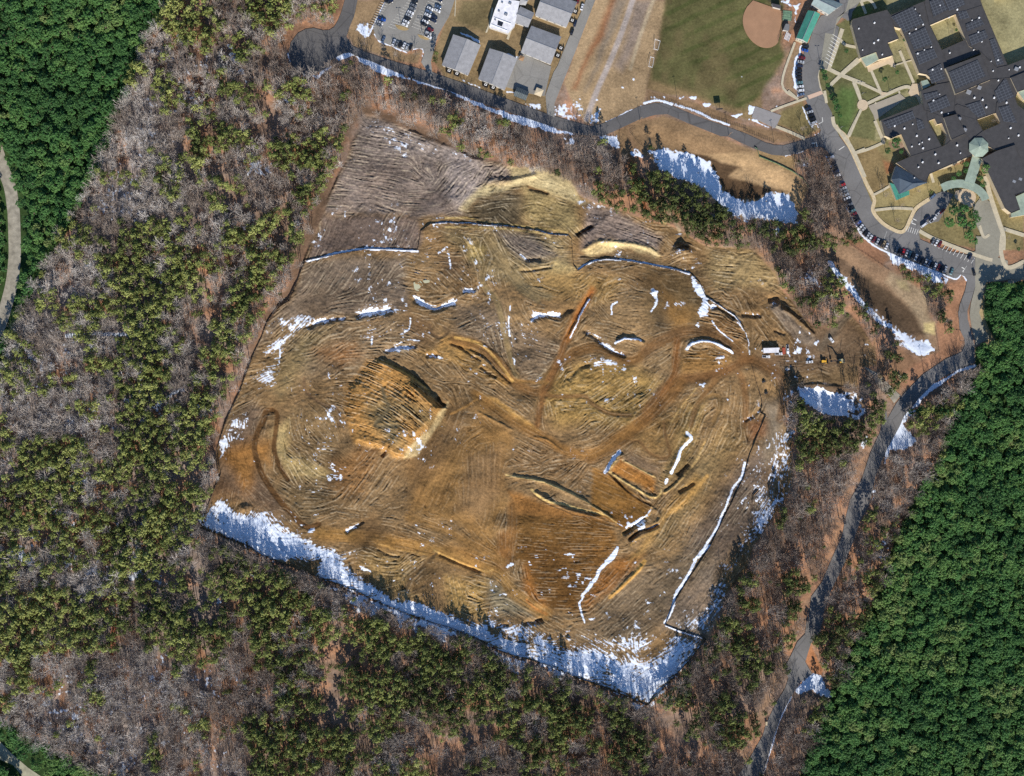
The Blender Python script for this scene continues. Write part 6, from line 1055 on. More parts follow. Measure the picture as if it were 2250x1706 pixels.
o = MB(); P = loc(wpts(r('B', 965,250, 1030,275, 1010,325, 955,305), 4.9), WC); o.prism(P, 4.6, 4.75); o.build('skylight', M_GLASS, WB)
# the school: a large complex of dark flat roofs round courtyards
SB = [('F', [130,240, 545,125, 600,200, 640,380, 690,470, 550,525, 620,675, 450,725, 415,635, 230,705, 120,300], 5.2), ('F', [590,190, 1000,20, 1065,310, 1210,615, 1250,700, 1290,830, 1330,1000, 1160,1030, 1030,910, 940,890, 720,350, 640,330], 5.0),
  ('F', [1000,20, 1120,-80, 1650,-80, 1700,70, 1380,175, 1065,310], 5.35), ('F', [1380,175, 1700,70, 2010,800, 1880,830, 1690,640, 1545,565, 1505,485], 5.15), ('F', [1210,615, 1505,485, 1545,565, 1690,640, 1260,815, 1250,700], 4.6), ('F', [1258,832, 1690,672, 1812,968, 1380,1145, 1330,1000, 1290,900], 7.6),
  ('F', [1690,672, 1690,640, 1880,830, 2010,800, 2300,690, 2350,830, 2050,950, 1812,968], 5.3), ('F', [960,1110, 1160,1030, 1330,1000, 1380,1145, 1360,1370, 1230,1430, 1000,1340], 5.25), ('F', [1380,1145, 1812,968, 2050,950, 2130,1120, 2080,1260, 1880,1370, 1630,1460, 1400,1390, 1360,1370], 4.85),
  ('F', [2050,950, 2350,830, 2400,1030, 2130,1120], 6.0), ('G', [475,80, 960,-115, 1030,-60, 1040,95, 1210,405, 840,520, 720,250, 600,300, 525,270], 5.05), ('G', [840,520, 1210,405, 1260,385, 1330,315, 1500,240, 1560,330, 1580,505, 1060,735, 1020,830, 940,800, 660,600], 4.75),
  ('G', [1040,95, 1030,-60, 1230,0, 1240,50, 1330,315, 1260,385, 1280,270, 1215,115, 1160,130, 1125,60], 5.2), ('G', [1240,50, 1390,10, 1500,240, 1330,315], 6.9), ('G', [1390,10, 1230,0, 1400,-110, 1630,-30, 1635,80, 1710,215, 1560,330, 1500,240], 4.95), ('G', [1710,215, 1930,120, 1870,-10, 1880,-130, 2080,-240, 2130,-100, 2400,100, 2400,700, 2240,700, 2100,385, 1870,445, 1780,400, 1560,330], 5.1),
  ('G', [1700,550, 1880,455, 2100,385, 2240,700, 2350,900, 2100,990, 2160,1165, 2055,1210, 1980,1150], 6.2), ('F', [1930,-120, 2080,-240, 2200,-160, 1880,-20], 5.0)]
c0 = wx(r('F', 1200,900)[0]); SCH = empty('school_building', (c0[0], c0[1], 0.2), 0, 'large dark flat roofed school complex with courtyards and solar arrays', 'school')
for reg, p, h in SB:
    P = loc(wpts(r(reg, *p), h), c0); w_ = MB(); w_.prism(P, -0.6, h-0.3); w_.build('wall', W_CREAM, SCH); o = MB(); o.prism(P, h-0.3, h); ro = o.build('roof', R_SLATE, SCH)
    n = len(P); o = MB()
    for i in range(n): o.prism(ribbon_poly([P[i], P[(i+1) % n]], 0.25), h-0.05+0.003*(i % 5), h+0.22+0.003*(i % 5))
    o.build('parapet', R_SLATE, ro)
SOL = [('F', [600,210, 860,80, 1000,280, 760,400], 5.6), ('F', [1060,20, 1200,-40, 1290,120, 1110,210], 5.9), ('F', [1230,-40, 1450,-60, 1500,60, 1300,140], 5.9), ('F', [800,430, 1010,330, 1100,540, 880,610], 5.5), ('F', [890,650, 1110,590, 1160,700, 930,790], 5.5), ('F', [1040,860, 1200,780, 1260,960, 1090,1020], 5.5),
  ('F', [1400,150, 1510,130, 1550,220, 1430,240], 5.6), ('F', [1500,300, 1680,220, 1730,300, 1520,390], 5.6), ('F', [1540,440, 1740,370, 1780,460, 1570,560], 5.6), ('F', [1790,490, 1850,470, 1970,780, 1880,800], 5.6), ('F', [1300,880, 1650,730, 1750,930, 1380,1090], 8.0), ('F', [990,1150, 1160,1110, 1200,1180, 1010,1220], 5.7), ('F', [1040,1260, 1270,1160, 1320,1290, 1080,1380], 5.7),
  ('F', [1850,1120, 1990,940, 2090,1180, 1900,1260], 5.3), ('F', [1500,1280, 1680,1230, 1750,1400, 1650,1430], 5.3), ('F', [1900,1310, 2030,1280, 2130,1500, 1960,1480], 5.5), ('G', [500,100, 860,-30, 890,60, 560,190], 5.5), ('G', [900,60, 980,90, 1010,180, 920,200], 5.5)]
for reg, p, h in SOL: P = loc(wpts(r(reg, *p), h), c0); o = MB(); o.prism(P, h-0.3, h); o.build('solar_array', M_SOLAR, SCH)
for reg, pts in (('F', [205,350, 395,280, 440,490, 390,525, 250,610, 490,665, 890,115, 945,190, 820,410, 900,355, 985,300, 1000,610, 920,655, 1100,850, 1205,840, 1190,70, 1400,120, 1580,250, 1665,220, 1655,395, 1700,510, 1085,575, 1310,645, 1600,610, 1810,750, 1895,735, 1835,865, 1900,980, 1300,215, 1185,1150, 1110,1225, 1210,1370, 1290,1385, 1755,1305, 1850,1190, 1610,1190, 1710,1215, 2000,1250, 1430,1440, 2030,850, 2160,820]),
    ('G', [640,150, 760,180, 860,130, 910,270, 940,370, 975,350, 850,400, 985,420, 1060,310, 1135,495, 980,590, 1175,600, 930,650, 880,780, 1400,385, 1440,480, 2050,175, 2145,265, 2025,300, 1900,790, 2000,1025, 2080,965, 1820,520])):
    for i in range(0, len(pts), 2):
        X, Y = wx(r(reg, pts[i], pts[i+1])[0], 5.5); o = MB(); s_ = random.choice([0.7, 0.9, 1.2]); o.box((X-c0[0], Y-c0[1], 5.5), (s_, s_, 0.9), -0.4, 0, 0.8); o.build('roof_vent', M_WHITE, SCH)
for reg, x, y, a_ in (('F', 1540,1120, 3.2), ('F', 1670,1065, 2.6), ('F', 2120,840, 2.8), ('G', 2090,825, 2.2), ('G', 2165,797, 2.2), ('G', 1495,195, 2.4), ('G', 1430,60, 2.0), ('F', 230,300, 0)):
    if a_: X, Y = wx(r(reg, x, y)[0], 6); o = MB(); o.box((X-c0[0], Y-c0[1], 5.6), (a_, a_*0.8, 1.5), -0.4); o.build('rooftop_unit', M_STEEL, SCH)
# entrance rotunda with its covered walk
X, Y = wx(r('G', 1660,410)[0], 6); RT = empty('entrance_rotunda', (X, Y, 0.2), 0, 'pale green eight-sided rotunda roof with a covered walk and curved canopy', 'pavilion')
oc = [(7.2*math.cos(math.pi/8+i*math.pi/4), 7.2*math.sin(math.pi/8+i*math.pi/4)) for i in range(8)]; o = MB(); o.prism([(x*0.93, y*0.93) for x, y in oc], 0, 6.0); o.build('wall', W_CREAM, RT)
o = MB(); o.add([(x, y, 6.0) for x, y in oc]+[(0, 0, 8.4)], [(i, (i+1) % 8, 8) for i in range(8)]+[tuple(range(7, -1, -1))]); rr_ = o.build('roof', R_PALEG, RT); o = MB(); o.tube((0, 0, 8.2), (0, 0, 9.6), 0.3, 0.05, 8); o.build('finial', M_WHITE, rr_)
for nm, pts, wd, zz in (('covered_walk', r('G', 1645,530, 1600,680, 1545,845), 7.2, 3.9), ('curved_canopy', smooth_line(r('G', 1215,905, 1300,868, 1420,850, 1530,868, 1640,915, 1715,985, 1745,1050), 4), 5.6, 3.4)):
    P = loc(wpts(pts, zz), (X, Y)); o = MB(); o.prism(ribbon_poly(P, wd), zz-0.3, zz); cn = o.build(nm, R_PALEG, RT); o = MB()
    for q in ribbon_poly(P, wd*0.85)[::2]: o.tube((q[0], q[1], -0.2), (q[0], q[1], zz-0.3), 0.16, 0.16, 6)
    o.build('column', W_CREAM, cn)
# green canopies and the hipped wing
flat('canopy', 'F', [[232,706, 415,632, 455,722, 300,810]], [3.6], R_PALEG, W_CREAM, 'pale grey green flat porch roof on the corner of the northwest school wing', 'canopy')
flat('canopy', 'F', [[960,990, 1035,970, 1075,1040, 985,1085]], [3.6], R_PALEG, W_CREAM, 'small pale green porch roof beside the paved square by the school', 'canopy')
flat('canopy', 'G', [[2090,1020, 2350,900, 2400,1200, 2060,1260, 2052,1215, 2165,1168]], [4.0], R_PALEG, W_CREAM, 'large pale green canopy at the southeast corner of the school', 'canopy')
flat('canopy', 'F', [[2125,1100, 2350,1000, 2350,1180, 2215,1220]], [4.0], R_PALEG, W_CREAM, 'pale green roof at the right picture edge beside the school garden', 'canopy')
def hip(name, reg, pts, rid, eave, top, rm, wm, label, rms=None):
    P = wpts(r(reg, *pts), eave); c = cen(P); P = loc(P, c); A_, B_ = loc(wpts(r(reg, *rid), top), c); e = empty(name, (c[0], c[1], 0.2), 0, label, 'building')
    o = MB(); o.prism([(x*0.95, y*0.95) for x, y in P], -0.6, eave-0.1); o.build('wall', wm, e)
    NW, NE, SE, SW = P; f4 = lambda *q: [(p[0], p[1], top if p in (A_, B_) else eave) for p in q]
    for Q, mm in zip(((NW, NE, B_, A_), (NE, SE, B_), (SE, SW, A_, B_), (SW, NW, A_)), rms or [rm]*4):
        o = MB(); vs = f4(*Q); o.add(vs+[(v[0], v[1], v[2]-0.2) for v in vs], [tuple(range(len(vs)))[::-1], tuple(range(len(vs), 2*len(vs)))]+[(i, (i+1) % len(vs), len(vs)+(i+1) % len(vs), len(vs)+i) for i in range(len(vs))]); o.build('roof_slope', mm, e)
    return e
hip('hipped_wing', 'G', [655,628, 1040,836, 700,978, 600,800], [700,790, 860,850], 4.4, 7.4, R_NAVY, W_CREAM, 'hipped school wing with teal south eaves and dark blue upper roof', [R_NAVY]*4)
e_, c_ = flat('porch_roof', 'G', [[580,842, 640,862, 692,978, 815,935, 818,985, 662,1052]], [3.6], R_TEAL, W_CREAM, 'bright teal wraparound porch roof at the south corner of the hipped wing', 'canopy')
TB_ = gable('teal_building', 'c7', (665,162), (855,218), (655,660), (485,585), 4.6, 6.6, 'ns', R_TEAL, W_GREY, 'long teal roofed building beside the baseball infield')
gable('field_house', 'c7', (800,-95), (1200,70), (985,225), (715,70), 5.0, 7.0, 'ew', R_GG, W_GREY, 'grey green gabled building at the top edge above the teal one')
flat('equipment_shed', 'c7', [[115,55, 250,85, 245,140, 130,110]], [2.8], roofmat('shed roof', (74,70,72)), W_GREY, 'small dark roofed shed above the infield', 'shed')
flat('dugout', 'c7', [[325,368, 380,375, 378,445, 365,480, 285,462]], [2.6], roofmat('dugout roof', (112,112,112)), W_GREY, 'small grey roofed dugout beside the infield', 'dugout')
# ================================================================== POLES, FENCES, SITE FURNITURE
def pole(reg, x, y, h, label, kind='lamp'):
    X, Y = wx(r(reg, x, y)[0]); e = empty('street_lamp' if kind == 'lamp' else 'utility_pole', (X, Y, 0), 0, label, 'lamp post' if kind == 'lamp' else 'utility pole', 'poles along the roads and lots')
    o = MB(); o.tube((0, 0, -1), (0, 0, h), 0.16, 0.09, 7); o.build('post', M_STEEL if kind == 'lamp' else M_WOOD, e)
    if kind == 'lamp':
        o = MB(); o.tube((-1.0, 0, h-0.1), (1.0, 0, h-0.1), 0.06, 0.06, 5); o.build('arm', M_DARK, e)
        for s_ in (-1, 1): o = MB(); o.box((s_*1.2, 0, h-0.1), (0.75, 0.45, 0.18)); o.build('lamp_head', M_DARK, e)
    else:
        o = MB(); o.box((0, 0, h-0.7), (2.0, 0.14, 0.16), 0.35); ca = o.build('cross_arm', M_WOOD, e); o = MB()
        for s_ in (-0.9, 0, 0.9): o.tube((s_*math.cos(.35), s_*math.sin(.35), h-0.62), (s_*math.cos(.35), s_*math.sin(.35), h-0.35), 0.07, 0.05, 5)
        o.build('insulator', M_WHITE, ca)
for a_ in [('c1', 515,485, 8.5, 'twin headed lamp post on the grass island in the parking lot'), ('c1', 912,660, 9, 'lamp post on the second small island nearer the lot exit'), ('C', 920,1470, 11, 'wooden utility pole on the south verge west of the road bend', 'u'), ('C', 1372,1215, 11, 'utility pole among snow specks at the south edge of the playing field', 'u'),
   ('C', 1998,1650, 11, 'utility pole at the road edge opposite the black fence', 'u'), ('H', 742,845, 11, 'utility pole at the east end of the black fence', 'u'), ('BB', 1290,1232, 11, 'utility pole on the verge below the long basin tip', 'u'), ('BB', 1625,955, 5, 'short post beside the road bend near the pale pavement'), ('B', 40,400, 7, 'lamp post between the parking lot and the gabled buildings'),
   ('E', 1475,985, 7, 'lamp post on the pale parking pavement corner'), ('H', 1815,605, 7, 'lamp post beside the curved footpath'), ('I', 1990,1120, 7, 'lamp post at the right end of the lower car row'), ('F', 575,1105, 6, 'thin lamp post on the lawn above the grey court'), ('F', 240,1150, 6, 'thin lamp post on the triangular lawn')]: pole(*a_)
def fence(name, pts, h, sp, label, mats, rails=2, solid=False, cat='fence', th=0.07):
    P = wpts(pts); c = P[0]; e = empty(name, (c[0], c[1], 0), 0, label, cat); po = MB(); ra = MB(); Z = [ground_z(*p)+(0.35 if not solid else 0) for p in pts]
    for i in range(len(P)-1):
        (x0, y0), (x1, y1) = P[i], P[i+1]; L = math.hypot(x1-x0, y1-y0); n = max(1, int(L/sp)); a_ = math.atan2(y1-y0, x1-x0)
        zz = []
        for k in range(n+1):
            t = k/n; q = (pts[i][0]+(pts[i+1][0]-pts[i][0])*t, pts[i][1]+(pts[i+1][1]-pts[i][1])*t); z = max(ground_z(*q), ground_z(q[0]+1, q[1]+1)); zz.append((x0+(x1-x0)*t-c[0], y0+(y1-y0)*t-c[1], z))
        for x, y, z in zz[:-1]: po.box((x, y, z+h/2-0.2), (th*1.6, th*1.6, h+0.5), a_)
        for A_, B_ in zip(zz, zz[1:]):
            if solid:
                nx_, ny_ = -math.sin(a_)*th/2, math.cos(a_)*th/2
                ra.add([(A_[0]-nx_, A_[1]-ny_, A_[2]-0.6), (B_[0]-nx_, B_[1]-ny_, B_[2]-0.6), (B_[0]+nx_, B_[1]+ny_, B_[2]-0.6), (A_[0]+nx_, A_[1]+ny_, A_[2]-0.6), (A_[0]-nx_, A_[1]-ny_, A_[2]+h), (B_[0]-nx_, B_[1]-ny_, B_[2]+h), (B_[0]+nx_, B_[1]+ny_, B_[2]+h), (A_[0]+nx_, A_[1]+ny_, A_[2]+h)], [(3,2,1,0), (4,5,6,7), (0,1,5,4), (1,2,6,5), (2,3,7,6), (3,0,4,7)])
            else:
                for j in range(rails): z = h*(0.35+0.55*j/max(1, rails-1)); ra.tube((A_[0], A_[1], A_[2]+z), (B_[0], B_[1], B_[2]+z), th*0.5, th*0.5, 4, cap=False)
    po.build('posts', mats[0], e); ra.build('fabric' if solid else 'rails', mats[1], e); return e
SF = (M_WOOD, M_BLACK)
def lp(*a): return r(*a)
for pts, lab in [(lp('J', 320,1560) + lp('M', 490,60, 410,270, 320,450, 245,470, 120,660, 60,820, 0,940) + lp('P', 390,0, 280,230, 210,420, 165,560, 180,680, 205,800, 120,990, 60,1160, 10,1310), 'black silt fence along the west side of the clearing'),
   (lp('P', 12,1325, 200,1400, 460,1500, 600,1590, 760,1659) + lp('S', 200,460, 400,540, 600,640, 900,760, 1100,830, 1300,890, 1550,990, 1750,1100, 1900,1150, 2212,1240) + lp('T', 200,1140, 500,1270, 900,1410, 1200,1550), 'black silt fence across the snow on the south side of the clearing'),
   (lp('T', 1205,1550, 1400,1340, 1600,1120, 1770,910), 'black silt fence climbing from the south tip through the snow'), (lp('T', 1375,770, 1550,835, 1780,905), 'short black silt fence at the lower right notch of the clearing'),
   (lp('T', 1380,765, 1450,580, 1600,330, 1820,0) + lp('R', 1240,1330, 1400,1000, 1480,840, 1540,600, 1690,240), 'long black silt fence with snow along its west side'), (lp('R', 1692,238, 1640,210, 1655,120, 1630,0) + lp('O', 1125,1430, 1070,1250, 1025,1080), 'bent silt fence below the haul road junction'),
   (lp('J', 325,1565, 640,1500, 930,1450, 1400,1462), 'silt fence beside the blue snow-filled trench on the upper left'), (lp('J', 1405,1460, 1435,1275, 1530,1205, 1680,1190, 2212,1226) + lp('K', 300,845, 850,905, 1020,955, 1190,965, 1222,1000, 1240,1250, 1280,1305), 'stepped silt fence across the upper middle of the clearing'),
   (lp('K', 1285,1305, 1400,1226, 1560,1190, 1800,1216, 2212,1295) + lp('O', 430,184), 'curved silt fence below the pale sand strip'), (lp('O', 432,185, 520,275, 580,412), 'silt fence beside the widest white snow patch'), (lp('O', 584,415, 860,595, 950,722, 1000,965), 'silt fence curving down to the haul road junction')]:
    fence('silt_fence', pts, 1.0, 3.0, lab, SF, solid=True, cat='fence', th=0.14)
fence('metal_fence', lp('C', 980,1245, 1080,1215, 1230,1225) + lp('C', 1500,1335, 1700,1420, 2212,1570) + lp('H', 250,645, 500,745, 745,848), 1.8, 1.6, 'black picket fence above the north road', (M_DARK, M_DARK), 3)
fence('green_fence', lp('L', 1230,285, 1255,300, 1275,375, 1450,445, 1600,520, 1700,590, 1760,680), 1.2, 3, 'green mesh fence on the first basin rim', (M_DARK, mat('green mesh', (96,126,92), 0.9, 0.1, 1)), solid=True, th=0.15)
fence('wire_fence', lp('L', 20,110, 70,100, 20,140, 100,240, 210,340, 300,485, 400,545), 1.6, 3, 'thin wire fence at the west end of the first basin', (M_DARK, M_DARK), 2)
fence('rail_fence', lp('BB', 350,112, 480,95, 600,68, 760,170, 880,250, 1000,330), 1.3, 2.5, 'brown rail fence along the top of the long basin', (M_WOOD, M_WOOD), 3)
fence('rail_fence', lp('BB', 1395,820, 1432,1045, 1265,1130, 1080,990, 950,850), 1.3, 2.5, 'rail fence round the lower tip of the long basin', (M_DARK, M_WOOD), 3)
fence('rail_fence', lp('A', 1340,-40, 1250,160, 1190,300, 1150,430), 1.3, 2.5, 'rail fence on the verge left of the parking lot', (M_WOOD, M_WOOD), 2)
fence('field_fence', lp('E', 560,-20, 720,60, 880,180, 870,320, 880,460, 800,680), 2.2, 2.5, 'dark mesh backstop fence round the infield corner', (M_DARK, M_DARK), 4)
def hvac(reg, x, y, lab):
    X, Y = wx(r(reg, x, y)[0]); e = empty('hvac_unit', (X, Y, 0.2), -0.38, lab, 'air conditioner', 'ground air conditioners'); o = MB(); o.box((0, 0, 0.65), (1.7, 1.5, 1.3)); o.build('cabinet', M_WHITE, e); o = MB(); o.tube((0, 0, 1.3), (0, 0, 1.38), 0.5, 0.5, 10); o.build('fan', M_DARK, e)
    o = MB(); [o.box((sx*1.9, 0, 0.8), (0.12, 3.2, 1.7)) for sx in (-1, 1)]; o.box((0, -1.6, 0.8), (3.7, 0.12, 1.7)); o.build('screen', M_DARK, e)
for i, (x, y, l) in enumerate(((370,865,'at the west corner of the gabled building by the lot'), (465,900,'at the east corner of the gabled building by the lot'), (815,1035,'at the west corner of the gabled building by the yard'), (905,1070,'at the east corner of the gabled building by the yard'), (1727,590,'at the upper right side of the building above the yard'), (1690,680,'at the lower right side of the building above the yard'), (1900,145,'beside the topmost grey building, upper one'), (1865,255,'beside the topmost grey building, lower one'))): hvac('B', x, y, 'white screened air conditioner '+l)
def table_pad(reg, x, y, lab, m, s_=4.2):
    X, Y = wx(r(reg, x, y)[0], 2.4); e = empty('shade_canopy', (X, Y, 0.2), -0.38, lab, 'canopy'); o = MB(); h = s_/2; o.add([(-h, -h, 2.3), (h, -h, 2.3), (h, h, 2.3), (-h, h, 2.3), (0, 0, 2.9)], [(0,1,4), (1,2,4), (2,3,4), (3,0,4), (3,2,1,0)]); o.build('top', m, e)
    for a_ in ((-1, -1), (1, -1), (1, 1), (-1, 1)): o = MB(); o.tube((a_[0]*h*.9, a_[1]*h*.9, -0.2), (a_[0]*h*.9, a_[1]*h*.9, 2.3), 0.07, 0.07, 5); o.build('leg', M_STEEL, e)
table_pad('B', 1250, 710, 'small square wooden shelter at the corner of the asphalt yard', M_WOOD, 3.4); table_pad('B', 1460, 1122, 'square cream shade canopy at the bottom of the asphalt yard', W_CREAM, 5.2)
X, Y = wx(r('B', 1248,1140)[0], 3); e = empty('greenhouse', (X, Y, 0.2), -0.38, 'dark framed greenhouse below the asphalt yard', 'greenhouse'); o = MB(); o.prism([(-4.4, -3), (4.4, -3), (4.4, 3), (-4.4, 3)], 0, 2.6); o.build('wall', mat('tinted panels', (70,78,80), 0.3, 0.2, 1), e)
o = MB(); o.add([(-4.6, -3.2, 2.6), (4.6, -3.2, 2.6), (4.6, 3.2, 2.6), (-4.6, 3.2, 2.6), (-4.6, 0, 3.9), (4.6, 0, 3.9)], [(0,1,5,4), (2,3,4,5), (1,2,5), (3,0,4)]); rf_ = o.build('roof', mat('tinted roof', (84,92,92), 0.3, 0.2, 1), e); o = MB()
for i in range(8): x = -4.4+i*1.257; o.tube((x, -3.25, 2.65), (x, 0, 3.98), 0.07, 0.07, 4); o.tube((x, 3.25, 2.65), (x, 0, 3.98), 0.07, 0.07, 4)
o.build('glazing_bar', M_STEEL, rf_)
for i, (p, lab) in enumerate((([1100,485, 1165,500, 1135,612, 1085,600], 'white soccer goal nearer the top on the west edge of the field'), ([1045,698, 1090,705, 1070,822, 1022,812], 'white soccer goal nearer the road on the west edge of the field'))):
    P = wpts(r('C', *p)); c = cen(P); P = loc(P, c); e = empty('soccer_goal', (c[0], c[1], 0.1), 0, lab, 'goal', 'soccer goals'); o = MB()
    o.tube((P[0][0], P[0][1], 0), (P[0][0], P[0][1], 2.4), 0.1, 0.1, 6); o.tube((P[3][0], P[3][1], 0), (P[3][0], P[3][1], 2.4), 0.1, 0.1, 6); o.tube((P[0][0], P[0][1], 2.4), (P[3][0], P[3][1], 2.4), 0.12, 0.12, 6); o.build('crossbar_frame', M_WHITE, e); o = MB()
    for a_, b_ in ((0, 1), (1, 2), (2, 3)): o.tube((*P[a_], 0.1), (*P[b_], 0.1), 0.12, 0.12, 6)
    o.tube((*P[1], 0.1), (P[0][0], P[0][1], 2.4), 0.05, 0.05, 5); o.tube((*P[2], 0.1), (P[3][0], P[3][1], 2.4), 0.05, 0.05, 5); o.build('base_frame', M_WHITE, e)
X, Y = wx(r('C', 1872,1345)[0]); e = empty('scoreboard', (X, Y, 0), 0.1, 'dark scoreboard on two posts at the edge of the playing field', 'scoreboard'); o = MB(); o.box((0, 0, 5.0), (4.4, 0.35, 3.0)); o.build('panel', M_DARK, e)
for s_ in (-1.2, 1.2): o = MB(); o.tube((s_, 0.3, -0.5), (s_, 0.3, 6.3), 0.12, 0.12, 6); o.build('post', M_STEEL, e)
X, Y = wx(r('c7', 345,570)[0]); e = empty('bleachers', (X, Y, 0.1), 1.2, 'small striped aluminium bleachers beside the infield', 'bleachers')
for i in range(5): o = MB(); o.box((0, -1.8+i*0.85, 0.35+i*0.35), (5.4, 0.42, 0.08)); o.build('bench', M_WHITE, e)
o = MB(); [o.box((x, 0, 0.85), (0.1, 4.2, 0.1)) for x in (-2.4, 0, 2.4)]; o.build('frame', M_DARK, e)
X, Y = wx(r('c7', 345,245)[0]); e = empty('batting_cage', (X, Y, 0.1), -0.1, 'green floored batting cage beside the infield', 'batting cage'); o = MB(); o.box((0, 0, 0.1), (6.4, 6.8, 0.25)); o.build('turf', mat('worn green turf', (110,138,112), 0.9, 0.2, 0.8), e); o = MB()
for x in (-3.1, 3.1):
    for y in (-3.3, 0, 3.3): o.tube((x, y, 0), (x, y, 3.4), 0.07, 0.07, 5)
for z in (3.4, 1.7): [o.tube((x, -3.3, z), (x, 3.3, z), 0.05, 0.05, 4) for x in (-3.1, 3.1)]; [o.tube((-3.1, y, z), (3.1, y, z), 0.05, 0.05, 4) for y in (-3.3, 0, 3.3)]
o.build('frame', M_DARK, e)
# ================================================================== CARS
PAINT = {}
def paintm(c):
    if c not in PAINT:
        rgb = dict(white=(218,220,224), silver=(168,172,178), grey=(112,116,122), black=(30,31,35), navy=(34,42,66), blue=(38,84,168), red=(168,30,36), maroon=(110,28,34), teal=(92,128,134), tan=(160,140,108), steel=(92,112,140))[c]
        m, nt, b = newmat(c+' car paint'); nt.links.new(mixc(nt, noise(nt, 1.5, 3), tuple(v*0.85 for v in lin(rgb)), lin(rgb)), b.inputs['Base Color']); b.inputs['Roughness'].default_value = 0.32; b.inputs['Coat Weight'].default_value = 0.4; b.inputs['Coat Roughness'].default_value = 0.15
        PAINT[c] = m
    return PAINT[c]
M_TYRE = mat('tyre rubber', (34,33,33), 0.9, 0.1, 2)
def loft(secs, mi=0):
    """closed hull through cross sections (x, halfwidth bottom, halfwidth top, z0, z1)"""
    o = MB(); vs = []; 
    for x, wb, wt, z0, z1 in secs: vs += [(x, -wb, z0), (x, -wb, z0+(z1-z0)*0.62), (x, -wt, z1), (x, wt, z1), (x, wb, z0+(z1-z0)*0.62), (x, wb, z0)]
    fs = []
    for i in range(len(secs)-1):
        for j in range(6): a_, b_ = i*6+j, i*6+(j+1) % 6; fs.append((a_, a_+6, b_+6, b_))
    fs.append((5,4,3,2,1,0)); k = (len(secs)-1)*6; fs.append((k, k+1, k+2, k+3, k+4, k+5)); o.add(vs, fs, mi); return o
CARM = {}
def car_meshes(kind):
    if kind in CARM: return CARM[kind]
    L = dict(sedan=4.7, suv=4.7, pickup=5.6, van=5.2)[kind]; h = L/2; W_ = 0.93; D = {}
    if kind == 'pickup': secs = [(-h, .86, .82, .45, 1.0), (-h+.1, .93, .9, .4, 1.1), (-.2, .95, .9, .38, 1.1), (1.0, .95, .9, .38, 1.12), (h-.3, .93, .85, .38, 1.02), (h, .82, .7, .45, .82)]
    else: secs = [(-h, .8, .7, .42, .84), (-h+.25, .92, .84, .34, 1.0), (-.8, .94, .88, .32, 1.04), (.8, .94, .88, .32, 1.02), (h-.5, .92, .8, .34, .92), (h, .78, .62, .42, .7)]
    D['body'] = loft(secs)
    top = {'sedan': (-1.55, -.85, .45, 1.15, 1.45), 'suv': (-2.1, -1.75, .5, 1.15, 1.68), 'pickup': (-.35, -.15, .85, 1.45, 1.75), 'van': (-2.4, -2.2, 1.2, 1.9, 1.95)}[kind]
    x0, x1, x2, x3, zt = top
    D['cabin'] = loft([(x0, .8, .78, .98, 1.02), (x1, .82, .66, .98, zt), (x2, .82, .66, .98, zt), (x3, .8, .76, .96, 1.0)]); rf = MB(); rf.prism([(x1-.02, -.64), (x2+.02, -.64), (x2+.02, .64), (x1-.02, .64)], zt-.05, zt+.035); D['roof'] = rf
    if kind == 'pickup': b_ = MB(); b_.box((-h+1.35, 0, 1.12), (2.3, 1.5, 0.05)); D['cargo_bed'] = b_
    wl_ = MB(); wl_.tube((0, -.1, 0), (0, .1, 0), .33, .33, 12); D['wheel'] = wl_
    out = {}
    for k, mb in D.items(): o = mb.build(kind+'_'+k, M_TYRE); out[k] = o.data; bpy.data.objects.remove(o)
    for i in range(1): pass
    CARM[kind] = (out, L); return CARM[kind]
CDATA = {}
def add_car(x, y, col, ang, kind, label, group=None, z=0.42):
    """x, y photo pixel; ang: image angle of the car's axis in degrees (clockwise positive)"""
    D, L = car_meshes(kind); X, Y = wx((x, y)); e = empty({'sedan': 'car', 'suv': 'suv', 'pickup': 'pickup_truck', 'van': 'van'}[kind], (X, Y, z), math.radians(-ang), label, {'pickup': 'pickup truck', 'suv': 'car', 'sedan': 'car', 'van': 'van'}[kind], group)
    for k, me_ in D.items():
        mm = {'body': paintm(col), 'cabin': M_GLASS, 'roof': paintm(col), 'cargo_bed': M_DARK, 'wheel': M_TYRE}[k]
        key = (me_.name, mm.name)
        if key not in CDATA: d_ = me_.copy(); d_.materials.clear(); d_.materials.append(mm); CDATA[key] = d_
        nm = {'cabin': 'windows'}.get(k, k)
        for px_, py_ in ([(L*.3, -.82), (L*.3, .82), (-L*.3, -.82), (-L*.3, .82)] if k == 'wheel' else [(0, 0)]):
            o = bpy.data.objects.new(nm, CDATA[key]); COL.objects.link(o); o.parent = e
            if k == 'wheel': o.location = (px_, py_, .33)
    return e
